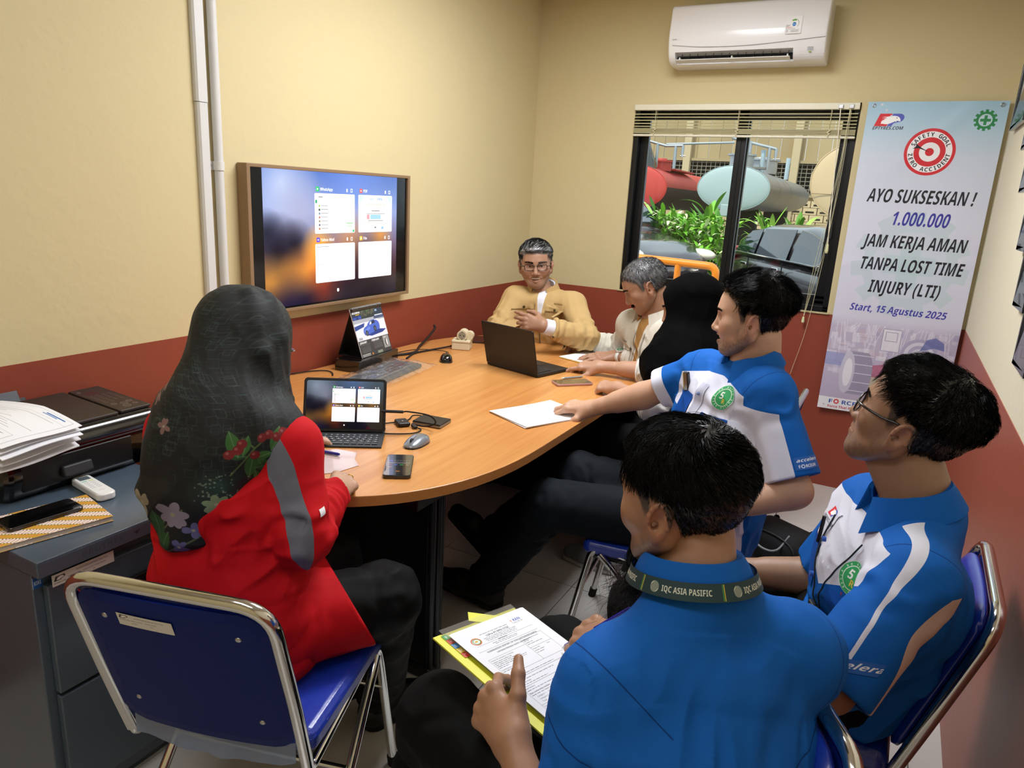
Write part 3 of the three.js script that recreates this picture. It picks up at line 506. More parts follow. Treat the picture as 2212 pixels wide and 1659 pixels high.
function curvedPanel(w, h, r, d) { // rounded rectangle solid with inner vertices
  const N = 16, pos = [], idx = [], uv = [];
  const shape = (u, v) => { // map square to rounded rectangle
    let x = u * w / 2, y = v * h / 2; const cx = w / 2 - r, cy = h / 2 - r;
    const ax = Math.abs(x), ay = Math.abs(y);
    if (ax > cx && ay > cy) { const dx = ax - cx, dy = ay - cy, m = Math.max(dx, dy), l = Math.hypot(dx, dy); x = Math.sign(x) * (cx + dx * m / l); y = Math.sign(y) * (cy + dy * m / l); }
    return [x, y];
  };
  const rim = (u, v) => { const m = Math.max(Math.abs(u), Math.abs(v)); return 1 - Math.max(0, (m - 0.86) / 0.14) ** 2; };
  for (const s of [1, -1]) for (let j = 0; j <= N; j++) for (let i = 0; i <= N; i++) { const u = i / N * 2 - 1, v = j / N * 2 - 1, [x, y] = shape(u, v); pos.push(x, y, s * d / 2 * (0.35 + 0.65 * Math.sqrt(Math.max(0, rim(u, v))))); uv.push(x, y); }
  const o = (N + 1) * (N + 1);
  for (let s = 0; s < 2; s++) for (let j = 0; j < N; j++) for (let i = 0; i < N; i++) { const a = s * o + j * (N + 1) + i, b = a + 1, c = a + N + 1, e = c + 1; s ? idx.push(a, c, b, b, c, e) : idx.push(a, b, c, b, e, c); }
  const ring = []; for (let i = 0; i < N; i++) ring.push(i); for (let j = 0; j < N; j++) ring.push(j * (N + 1) + N); for (let i = N; i > 0; i--) ring.push(N * (N + 1) + i); for (let j = N; j > 0; j--) ring.push(j * (N + 1));
  for (let k = 0; k < ring.length; k++) { const a = ring[k], b = ring[(k + 1) % ring.length]; idx.push(a, a + o, b, b, a + o, b + o); }
  const g = new THREE.BufferGeometry(); g.setAttribute('position', new THREE.Float32BufferAttribute(pos, 3)); g.setAttribute('uv', new THREE.Float32BufferAttribute(uv, 2)); g.setIndex(idx); g.computeVertexNormals();
  return g;
}
const chairs = {};
{
  const group = 'blue and chrome chairs around the table';
  const c0 = makeChair('blue chrome chair with a white inventory sticker, under the red-shirted woman', group);
  const put = (c, x, z, fx, fz, sy = 1) => { c.position.set(x, 0, z); c.rotation.y = Math.atan2(fx, fz); c.scale.y = sy; return c; };
  const copy = (label) => { const c = c0.clone(); c.name = numbered('meeting_chair'); c.userData = { ...c0.userData, label }; scene.add(c); return c; };
  put(c0, 1.035, 3.275, -0.28, -0.96, 0.97);
  put(copy('blue chrome chair under the person with the stretched arm'), 1.61, 2.02, -0.97, -0.12, 0.97);
  put(copy('blue chrome chair against the dark red wall under the glasses wearer'), 2.155, 2.575, -1, 0.02, 0.96);
  put(copy('blue chrome chair under the person writing on a clear folder'), 1.885, 3.285, -0.87, -0.5, 0.96);
  put(copy('blue chrome chair behind the tan-jacketed man in the corner'), 0.56, 0.42, 0.1, 1, 1.06);
  put(copy('blue chrome chair under the woman in the plain black headscarf'), 1.63, 1.36, -1, 0, 0.97);
  put(copy('blue chrome chair under the man in the cream jacket with a watch'), 1.4, 0.74, -0.95, 0.1, 0.97);
  { const g = new THREE.PlaneGeometry(0.36, 0.05, 24, 4), p = g.attributes.position; for (let i = 0; i < p.count; i++) { const x = p.getX(i); p.setZ(i, -0.012 * (1 - (x / 0.2) ** 2) + 0.003 * Math.sin(x * 60)); p.setY(i, p.getY(i) - 0.012 * (1 - (x / 0.18) ** 2) * (p.getY(i) < 0 ? 1 : 0.3) + 0.002 * Math.sin(x * 90)); } g.computeVertexNormals(); tag(obj('plastic_film', g.translate(0, 0.425, -0.158), P(0x8fa3c8, 0.15, { transmission: 0.45, thickness: 0, clearcoat: 1 }), c0), 'clear plastic wrap under the back pad'); }
  // inventory sticker on the first chair's back
  const st = canvasTex(512, 140, (g, w, h) => { g.fillStyle = '#e4e3dd'; g.fillRect(0, 0, w, h); drawEP(g, 16, 14, 92, true); g.fillStyle = '#444'; g.font = 'bold 15px sans-serif'; g.fillText('EPTYRES.COM', 18, 76); g.font = '19px sans-serif'; g.fillText('INVENTARIS KANTOR (Tyre Tec)', 165, 40); g.font = '16px sans-serif'; g.fillText('NAMA BARANG  :  KURSI FUTURA', 125, 75); g.fillText('NOMOR', 125, 105); g.fillText(': 025', 290, 105); });
  const sg = new THREE.PlaneGeometry(0.115, 0.031, 8, 2).rotateY(Math.PI).translate(0.045, 0.135, -0.0122), sp = sg.attributes.position;
  for (let i = 0; i < sp.count; i++) sp.setZ(i, sp.getZ(i) - 0.012 * (1 - (sp.getX(i) / 0.2) ** 2));
  sg.computeVertexNormals(); sg.rotateX(-0.273).translate(0, 0.635, -0.212);
  tag(obj('inventory_sticker', sg, S(0xffffff, 0.6, { map: st }), c0), 'white printed sticker');
}
// ---------------------------------------------------------------- filing cabinet
const cabPaint = P(0x4b5967, 0.3, { clearcoat: 0.3, clearcoatRoughness: 0.2, bumpMap: withRep(cloudBump, 2, 2), bumpScale: 0.0008 });
{
  const x0 = 0.02, x1 = 0.635, z0 = 3.03, z1 = 3.497, H = 0.7;
  const c = thing('filing_cabinet', 'grey blue steel filing cabinet under the printer', 'cabinet', [(x0 + x1) / 2, 0, (z0 + z1) / 2], Math.PI / 2); // front faces +x: local +z
  const W = z1 - z0, D = x1 - x0, f = D / 2;
  obj('body', [bx(W, H - 0.05, D - 0.03, 0, (H - 0.05) / 2 + 0.02, -0.015, 0.003), bx(W - 0.06, 0.03, D - 0.08, 0, 0.015, 0)], cabPaint, c);
  obj('top', bx(W + 0.004, 0.04, D + 0.006, 0, H - 0.02, 0.0, 0.004), cabPaint, c);
  for (const y of [0.07, 0.355]) {
    const d = part('drawer', bx(W - 0.04, 0.275, 0.02, 0, y + 0.1375, f - 0.018, 0.003), cabPaint, c);
    obj('handle', [bx(0.11, 0.012, 0.012, 0.02, y + 0.205, f - 0.003, 0.003)], M.blackPlastic, d);
    obj('handle_recess', bx(0.13, 0.03, 0.003, 0.02, y + 0.19, f - 0.0085, 0.001), M.blackPlastic, d);
  }
  const lip = canvasTex(1024, 80, (g, w, h) => { g.fillStyle = '#515f6d'; g.fillRect(0, 0, w, h); g.font = 'bold 50px sans-serif'; g.fillStyle = '#3d4853'; g.fillText('BROTHER', 205, 58); g.fillStyle = '#647484'; g.fillText('BROTHER', 207, 61); g.fillStyle = '#475462'; g.fillText('BROTHER', 206, 59.5); g.fillStyle = '#303a44'; g.beginPath(); g.moveTo(480, 30); g.lineTo(520, 24); g.lineTo(500, 50); g.fill(); });
  obj('embossed_lip', bx(W, 0.032, 0.002, 0, H - 0.021, f + 0.0035), [cabPaint, cabPaint, cabPaint, cabPaint, P(0xffffff, 0.3, { map: lip, clearcoat: 0.3 }), cabPaint], c);
  const pl = canvasTex(256, 80, (g, w, h) => { g.fillStyle = '#2b1a12'; g.fillRect(0, 0, w, h); g.strokeStyle = '#8b5a2c'; g.lineWidth = 5; g.strokeRect(3, 3, w - 6, h - 6); g.fillStyle = '#060505'; g.fillRect(14, 18, 44, 44); g.fillStyle = '#9a6332'; g.font = 'bold 38px sans-serif'; g.fillText('BROTHER', 66, 54); });
  obj('maker_plate', bx(0.085, 0.026, 0.002, 0.185, H - 0.021, f + 0.0055), [M.blackPlastic, M.blackPlastic, M.blackPlastic, M.blackPlastic, S(0xffffff, 0.3, { map: pl }), M.blackPlastic], c);
  const lb = canvasTex(512, 100, (g, w, h) => { g.fillStyle = '#e8e8e4'; g.fillRect(0, 0, w, h); drawEP(g, 12, 18, 92, true); g.fillStyle = '#333'; g.font = 'bold 14px sans-serif'; g.fillText('EPTYRES.COM', 12, 82); g.font = '19px sans-serif'; g.fillText('INVENTARIS KANTOR (Tyre Tec)', 190, 34); g.font = '15px sans-serif'; g.fillText('NAMA BARANG  :  Lemari 2 Laci / Filing Cabinet', 122, 64); g.fillText('NOMOR', 122, 88); g.fillText('01', 330, 88); });
  obj('inventory_label', bx(0.142, 0.028, 0.0012, -0.132, H - 0.062, f + 0.0006), [M.paper, M.paper, M.paper, M.paper, S(0xffffff, 0.5, { map: lb }), M.paper], c).position.z = -0.0075;
  const bt = canvasTex(64, 48, (g, w, h) => { g.fillStyle = '#1c58a8'; g.fillRect(0, 0, w, h); g.fillStyle = '#cfe0f4'; g.font = 'bold 24px sans-serif'; g.fillText('KIRI', 6, 33); });
  obj('side_tag', bx(0.02, 0.026, 0.001, -W / 2 + 0.012, H - 0.062, f - 0.0295), [M.paper, M.paper, M.paper, M.paper, S(0xffffff, 0.5, { map: bt }), M.paper], c);
}
// printer on the cabinet
{
  const p = thing('printer', 'black multifunction printer with a brown scanner lid on the cabinet', 'printer', [0.155, 0.7, 3.165], Math.PI / 2);
  // local: x along the width (-> world -z), z depth (-> world +x)
  const W = 0.45, D = 0.31, side = new THREE.Shape();
  side.moveTo(-D / 2, 0); side.lineTo(D / 2 - 0.02, 0); side.quadraticCurveTo(D / 2 + 0.005, 0.03, D / 2, 0.085); side.quadraticCurveTo(D / 2 - 0.004, 0.14, D / 2 - 0.03, 0.152); side.lineTo(-D / 2 + 0.02, 0.165); side.quadraticCurveTo(-D / 2, 0.16, -D / 2, 0.13); side.closePath();
  obj('body', extr(side, W, 0.028, 4).translate(0, 0, -W / 2).rotateY(-Math.PI / 2), M.blackGloss, p);
  const lidMat = P(0x2b211b, 0.5, { bumpMap: withRep(plasterBump, 4, 4), bumpScale: 0.0003 });
  obj('scanner_lid', bx(0.315, 0.012, D - 0.05, -0.05, 0.163, -0.005, 0.005, [0.045, 0, 0]), lidMat, p);
  const cp = canvasTex(256, 512, (g, w, h) => { g.fillStyle = '#2d231d'; g.fillRect(0, 0, w, h); g.fillStyle = '#3d1512'; g.fillRect(60, 90, 90, 46); g.fillStyle = '#6d625a'; const r = rng(3); for (let i = 0; i < 26; i++) g.fillRect(30 + (i % 4) * 52, 170 + Math.floor(i / 4) * 26, 32, 4); for (const [x, y, q] of [[60, 380, 16], [130, 400, 20], [190, 380, 16], [110, 450, 22], [190, 440, 14], [40, 60, 10]]) { g.strokeStyle = '#a39a92'; g.lineWidth = 3; g.beginPath(); g.ellipse(x, y, q * 1.3, q, 0, 0, 7); g.stroke(); g.fillStyle = '#463b34'; g.fill(); } });
  obj('control_panel', bx(0.095, 0.01, D - 0.06, 0.165, 0.162, -0.008, 0.004, [0.045, 0, 0]), [lidMat, lidMat, S(0xffffff, 0.45, { map: cp }), lidMat, lidMat, lidMat], p);
  obj('front_panel', bx(0.3, 0.075, 0.01, -0.03, 0.06, D / 2 - 0.004, 0.005), M.blackPlastic, p);
  obj('panel_line', bx(0.4, 0.002, 0.004, 0, 0.105, D / 2 + 0.0005), M.darkGrey, p);
  obj('tray_latch', bx(0.08, 0.03, 0.02, -0.045, 0.05, D / 2 + 0.006, 0.006, [-0.3, 0, 0]), M.darkGrey, p);
  const sup = obj('paper_support', bx(0.2, 0.07, 0.006, -0.09, 0.185, -D / 2 - 0.005, 0.002, [-0.45, 0, 0]), M.blackPlastic, p);
  obj('paper_guide', [bx(0.07, 0.045, 0.006, -0.045, 0.19, -D / 2 + 0.004, 0.002, [-0.45, 0, 0]), bx(0.01, 0.05, 0.02, -0.09, 0.19, -D / 2 + 0.006, 0.002, [-0.45, 0, 0])], S(0x4a4f56, 0.4), sup);
}
// bundle of printed sheets lying half over the printer front
{
  const sheet = (seed, print) => canvasTex(420, 594, (g, w, h) => {
    g.fillStyle = '#f0f1f5'; g.fillRect(0, 0, w, h); if (!print) return; const r = rng(seed);
    g.strokeStyle = '#9aa'; g.lineWidth = 2; g.strokeRect(24, 30, w - 48, h - 60); g.strokeRect(24, 30, w - 48, 70); g.fillStyle = '#3b6fae'; g.fillRect(280, 48, 90, 12); g.fillRect(270, 66, 70, 8);
    g.fillStyle = '#999'; for (let i = 0; i < 16; i++) g.fillRect(40, 130 + i * 26, 60 + r() * 280, 4); g.strokeRect(40, 440, 330, 90); for (let i = 1; i < 5; i++) g.strokeRect(40 + i * 60, 440, 2, 90); g.fillRect(230, 470, 110, 5); g.fillRect(250, 486, 90, 4);
  });
  const top = S(0xffffff, 0.85, { map: sheet(4, true) });
  const q = rng(9), labels = ['topmost printed sheet of the paper bundle on the printer', 'second sheet of the paper bundle, curling upward', 'middle sheet of the paper bundle on the printer', 'next lowest sheet of the paper bundle on the printer', 'lowest sheet of the paper bundle, drooping over the printer front'];
  for (let i = 0; i < 5; i++) {
    const g = new THREE.BoxGeometry(0.297, 0.0008 + i * 0.0006, 0.21, 20, 1, 12), p = g.attributes.position;
    const dx = (q() - 0.5) * 0.02, a = (q() - 0.5) * 0.05;
    for (let k = 0; k < p.count; k++) { const x = p.getX(k) / 0.297 + 0.5, z = p.getZ(k) / 0.21; p.setY(k, p.getY(k) + 0.02 * Math.sin(x * 2.4) * (i === 4 ? 0.4 : 1) - 0.04 * Math.max(0, x - 0.55) * (1 + i * 0.35) - (i > 2 ? 0.008 * x : 0) + 0.003 * Math.sin(z * 5 + i)); }
    g.computeVertexNormals();
    const m = tag(obj('paper_sheet', g, i ? M.paper : [M.paper, M.paper, top, M.paper, M.paper, M.paper]), labels[i], 'paper', 'sheets of the bundle on the printer');
    m.position.set(0.235 + dx - i * 0.004, 0.893 - i * 0.0055, 3.335); m.rotation.set(0, 0.12 + a, -0.06);
  }
}
{ // remote control, batik notebook, phone on the cabinet
  const H = 0.7015;
  const r = thing('remote_control', 'white air conditioner remote control lying on the grey cabinet', 'remote control', [0.385, H, 3.213], 1.42);
  const sh = rrect(0.047, 0.165, 0.016); const rt = canvasTex(180, 640, (g, w, h) => {
    g.fillStyle = '#f1f1ee'; g.fillRect(0, 0, w, h); g.fillStyle = '#555'; g.font = 'bold 18px sans-serif'; g.fillText('DAIKIN', 55, 36); g.fillStyle = '#59656a'; g.fillRect(28, 50, 124, 100); g.fillStyle = '#8fd1b8'; g.fillRect(26, 180, 56, 24); g.fillStyle = '#e0e07a'; g.fillRect(98, 180, 56, 24); g.fillStyle = '#999'; for (let i = 0; i < 5; i++) { g.fillRect(30, 240 + i * 44, 46, 8); g.fillRect(96, 240 + i * 44, 54, 8); } g.fillRect(60, 520, 60, 6);
  });
  const face = extr(sh, 0.02, 0.005, 3).rotateX(-Math.PI / 2);
  obj('shell', face, P(0xeeeeea, 0.35, { clearcoat: 0.3 }), r);
  const fp = new THREE.ShapeGeometry(rrect(0.04, 0.156, 0.013), 10), fu = fp.attributes.uv, fq = fp.attributes.position; for (let i = 0; i < fu.count; i++) fu.setXY(i, fq.getX(i) / 0.04 + 0.5, fq.getY(i) / 0.156 + 0.5);
  obj('keypad', fp.rotateX(-Math.PI / 2).translate(0, 0.0202, 0), S(0xffffff, 0.4, { map: rt }), r);
  const batik = canvasTex(768, 512, (g, w, h) => {
    g.fillStyle = '#efe6da'; g.fillRect(0, 0, w, h); g.save(); g.rotate(-0.55); g.translate(-400, 0);
    for (let b = 0; b < 9; b++) { const y = b * 130; g.fillStyle = '#c99b2c'; g.fillRect(0, y, 1600, 62); g.fillStyle = '#e9845c'; for (let i = 0; i < 40; i++) { g.beginPath(); g.moveTo(i * 42, y + 8); g.lineTo(i * 42 + 24, y + 30); g.lineTo(i * 42, y + 54); g.lineTo(i * 42 + 12, y + 30); g.fill(); } g.strokeStyle = '#231a14'; g.lineWidth = 6; for (let i = 0; i < 80; i++) { g.beginPath(); g.moveTo(i * 22, y - 4); g.lineTo(i * 22 + 12, y + 4); g.stroke(); g.beginPath(); g.moveTo(i * 22, y + 62); g.lineTo(i * 22 + 12, y + 70); g.stroke(); }
      g.fillStyle = '#b96f5a'; for (let i = 0; i < 60; i++) for (let k = 0; k < 3; k++) g.fillRect(i * 28 + k * 9, y + 74 + k * 18, 16, 9); }
    g.restore();
  });
  const nb = thing('notebook', 'batik patterned notebook lying under the black phone on the cabinet', 'notebook', [0.475, H, 3.385], -0.22);
  const nW = 0.17, nL = 0.235; const bm = S(0xffffff, 0.7, { map: batik });
  obj('cover', [bx(nW, 0.0015, nL, 0, 0.0128, 0, 0.0007), bx(nW, 0.0015, nL, 0, 0.0008, 0, 0.0007)], bm, nb);
  obj('pages', bx(nW - 0.004, 0.0115, nL - 0.004, 0, 0.0065, 0), S(0xd9d0c2, 0.9), nb);
  phone('black phone in a clear case lying on the batik notebook', [0.455, H + 0.0142, 3.385], -0.1, 0.077, 0.165, 0x1c1a17, null);
}
function phone(label, pos, rot, w, l, caseCol, draw) {
  const p = thing('smartphone', label, 'phone', pos, rot);
  obj('case', extr(rrect(w, l, 0.011), 0.0095, 0.0025, 3).rotateX(-Math.PI / 2), P(caseCol, 0.25, { clearcoat: 0.5 }), p);
  const g = new THREE.ShapeGeometry(rrect(w - 0.005, l - 0.006, 0.009), 10), u = g.attributes.uv, q = g.attributes.position; for (let i = 0; i < u.count; i++) u.setXY(i, q.getX(i) / w + 0.5, q.getY(i) / l + 0.5);
  obj('screen', g.rotateX(-Math.PI / 2).translate(0, 0.0098, 0), draw ? P(0x0a0a0a, 0.1, { emissive: 0xffffff, emissiveMap: canvasTex(300, 640, draw), emissiveIntensity: 0.5, clearcoat: 1 }) : P(0x050607, 0.08, { clearcoat: 1 }), p);
  obj('port', bx(0.009, 0.003, 0.002, 0, 0.0045, l / 2 + 0.0004, 0.001), M.blackPlastic, p);
  return p;
}
// ---------------------------------------------------------------- the yard outside the window
const GY = -0.1;
{
  const ground = struct('ground', bx(60, 0.2, 40, 0, GY - 0.1, -20.4), S(0x8d8a84, 0.9, { bumpMap: withRep(plasterBump, 20, 20), bumpScale: 0.01 }));
  // roof slab over the room keeps sun and sky out
  // building behind: cladding sheets, mesh vents, pierced block wall
  const b = thing('warehouse', 'cream warehouse with ribbed cladding, dark mesh vents and pierced block wall', 'building', [0, 0, -19]);
  const clad = [0xa38d66, 0x9d8761, 0xaa946c].map((c) => S(c, 0.6)), r = rng(21);
  const sheet = [bx(0.34, 3.4, 0.05, 0, 4.6, 0, 0.006)];
  const g0 = join(sheet);
  for (let i = 0; i < 40; i++) { const m = part('cladding_sheet', g0, clad[Math.floor(r() * 3)], b); m.position.x = -9 + i * 0.35; m.position.z = (i & 1) * 0.012; }
  obj('girt', [bx(14.5, 0.08, 0.12, -2, 2.88, 0.06), bx(14.5, 0.08, 0.12, -2, 1.93, 0.06)], S(0xa08c68, 0.6), b);
  for (const x of [-7.4, -4.2, -1.0, 2.2]) part('column', bx(0.22, 6.4, 0.2, x, 3.0, 0.1, 0.01), S(0xb9a682, 0.6), b);
  const wire = []; for (let i = 0; i < 90; i++) wire.push(bx(0.018, 0.9, 0.01, -8.5 + i * 0.14, 2.4, 0.03)); for (let j = 0; j < 8; j++) wire.push(bx(13, 0.018, 0.01, -2.2, 2.0 + j * 0.115, 0.035));
  tag(obj('vent_mesh', wire, S(0x8b8272, 0.6), b), null, null, null, 'stuff');
  obj('vent_dark', bx(14, 0.95, 0.05, -2, 2.4, -0.35), S(0x141311, 0.9), b);
  const bk = bx(0.38, 0.19, 0.14, 0, 0, 0, 0.008), bm = [0xc3ad86, 0xbaa47e, 0xccb68f].map((c) => S(c, 0.85));
  for (let j = 0; j < 10; j++) for (let i = 0; i < 12; i++) { const x = -3.2 + i * 0.4 + (j & 1) * 0.2, y = 0.05 + j * 0.2 - 0.15; const m = part('block', bk, bm[Math.floor(r() * 3)], b); m.position.set(x, y, 0.05); if (j > 4 && r() < 0.95) { const s = obj('slot', bx(0.24, 0.055, 0.01, 0, -0.02, 0.066), S(0x2b2419, 0.9), m); } }
  obj('base_wall', bx(14.5, 2.5, 0.1, -2, 0.65, -0.05), S(0xb39d76, 0.85), b);
}
// storage tanks
function tank(label, x, y, z, a, bb, L, col, capCol, low, fittings) {
  const t = thing('storage_tank', label, 'tank', [x, y, z], 0.022);
  const el = (sx, sy, l, z0, segs = 48, arc0 = 0, arc1 = Math.PI * 2, shift = 0) => { const g = new THREE.CylinderGeometry(1, 1, l, segs, 1, true, arc0, arc1 - arc0).rotateX(Math.PI / 2); return g.scale(sx, sy, 1).translate(0, 0, z0 - l / 2); };
  obj('shell', el(a, bb, L, 0), col, t);
  const cap = new THREE.SphereGeometry(1, 40, 14, 0, Math.PI * 2, 0, Math.PI / 2).rotateX(Math.PI / 2).scale(a, bb, 0.06);
  obj('end_cap', cap, capCol, t);
  obj('rim', (() => { const g = new THREE.TorusGeometry(1, 0.012, 8, 60).scale(a * 1.003, bb * 1.003, 1.5); return g; })(), capCol, t);
  obj('far_cap', new THREE.SphereGeometry(1, 32, 10, 0, Math.PI * 2, 0, Math.PI / 2).rotateX(-Math.PI / 2).scale(a, bb, 0.3).translate(0, 0, -L), col, t);
  if (low) obj('sooty_belly', el(a * 1.006, bb * 1.006, L * 0.999, -0.03, 40, -Math.PI / 2 - 0.05, Math.PI / 2 + 0.05).rotateZ(0), low, t);
  for (const k of [0.2, 0.45, 0.7]) part('weld_band', el(a * 1.004, bb * 1.004, 0.03, -L * k), col, t);
  for (const k of [0.15, 0.8]) part('saddle', bx(a * 0.9, 1.6, 0.2, 0, -bb - 0.55, -L * k - 0.3, 0.02), S(0x3a3733, 0.8), t);
  obj('lug', bx(0.16, 0.22, 0.06, -a * 0.15, -bb * 1.0, 0.02, 0.02), capCol, t);
  fittings(t);
  return t;
}
{
  const galv = S(0x9fa4a8, 0.4, { metalness: 0.6 }), red = S(0xb8382f, 0.55), redCap = S(0xc23a34, 0.6), hatch = (t, x, z, y, m, r = 0.2, h = 0.18) => { const g = part('hatch', [new THREE.CylinderGeometry(r, r, h, 24).translate(x, y + h / 2 - 0.06, z), new THREE.CylinderGeometry(r * 1.2, r * 1.2, 0.03, 24).translate(x, y + h - 0.05, z), new THREE.CylinderGeometry(r * 0.5, r * 0.6, 0.05, 16).translate(x, y + h - 0.02, z)], m, t); return g; };
  tank('red storage tank with sooty belly and valve wrapped in black plastic', -2.64, 1.79, -9.6, 0.65, 0.42, 7, red, redCap, S(0x3a2620, 0.8), (t) => {
    hatch(t, 0.25, -0.9, 0.41, red); part('walkway_plate', bx(0.5, 0.03, 1.6, 0.28, 0.39, -1.8, 0.005), red, t);
    const rail = obj('vent_pipe', [rod([-0.2, 0.4, -0.4], [-0.2, 0.95, -0.4], 0.03), rod([-0.2, 0.95, -0.4], [0.45, 0.8, -0.4], 0.025), rod([0.45, 0.8, -0.4], [0.78, 0.81, -0.4], 0.025), rod([0.28, 0.4, -0.4], [0.28, 0.85, -0.4], 0.03), rod([0.64, 0.38, -0.4], [0.64, 0.8, -0.4], 0.032), rod([0.78, 0.81, -0.4], [0.78, 0.66, -0.4], 0.03), rod([0.45, 0.83, -0.4], [1.7, 0.9, -0.6], 0.022)], galv, t);
    obj('tap', [rod([0.74, 0.62, -0.4], [0.84, 0.62, -0.4], 0.012), rod([0.78, 0.68, -0.4], [0.78, 0.6, -0.4], 0.022)], M.steel, rail);
    const bag = new THREE.ConeGeometry(0.26, 0.75, 24, 10), p = bag.attributes.position; for (let i = 0; i < p.count; i++) { const k = 1 + 0.28 * fbm(p.getX(i) * 9, p.getY(i) * 5, p.getZ(i) * 9, 3); p.setX(i, p.getX(i) * k + 0.05); p.setZ(i, p.getZ(i) * k); } bag.computeVertexNormals();
    obj('plastic_wrap', bag.translate(0.05, 0.72, -0.2), P(0x17181a, 0.25, { clearcoat: 0.6 }), t);
  });
  tank('grey storage tank with a pale blue elliptical end and two hatches', -0.745, 1.845, -9.6, 0.645, 0.4, 7.4, S(0x8b8986, 0.38, { metalness: 0.35 }), S(0xa3b2b5, 0.55), null, (t) => {
    hatch(t, -0.05, -0.8, 0.42, galv, 0.22, 0.26); hatch(t, 0.12, -2.2, 0.42, galv, 0.3, 0.26);
    for (const [x, z] of [[0.3, -1.0], [0.5, -3.2]]) part('vent_stub', rod([x, 0.3, z], [x, 0.75, z], 0.045), S(0xa9bcc6, 0.5), t);
    const v = obj('vent_pipe', [rod([0.06, 0.4, -0.9], [0.06, 0.9, -0.9], 0.03), rod([-0.3, 0.95, -0.9], [0.54, 0.76, -0.9], 0.026), rod([0.42, 0.38, -0.9], [0.42, 0.78, -0.9], 0.03), rod([0.54, 0.77, -0.9], [0.54, 0.62, -0.9], 0.03)], galv, t);
    obj('tap', [rod([0.5, 0.58, -0.9], [0.62, 0.58, -0.9], 0.012), rod([0.54, 0.64, -0.9], [0.54, 0.56, -0.9], 0.022)], M.steel, v);
    for (const z of [-0.55, -2.4]) part('step_bracket', bx(0.5, 0.05, 0.08, 0.2, 0.39, z, 0.01), S(0x6b6a64, 0.6), t);
  });
  tank('beige storage tank half hidden by the window edge', 1.46, 1.99, -8.6, 0.78, 0.63, 6, S(0xc7ac86, 0.6), S(0xc9ae88, 0.6), null, (t) => { obj('cap_seam', bx(1.5, 0.008, 0.01, 0, -0.2, 0.055), S(0x7d6a50, 0.8), t); });
}
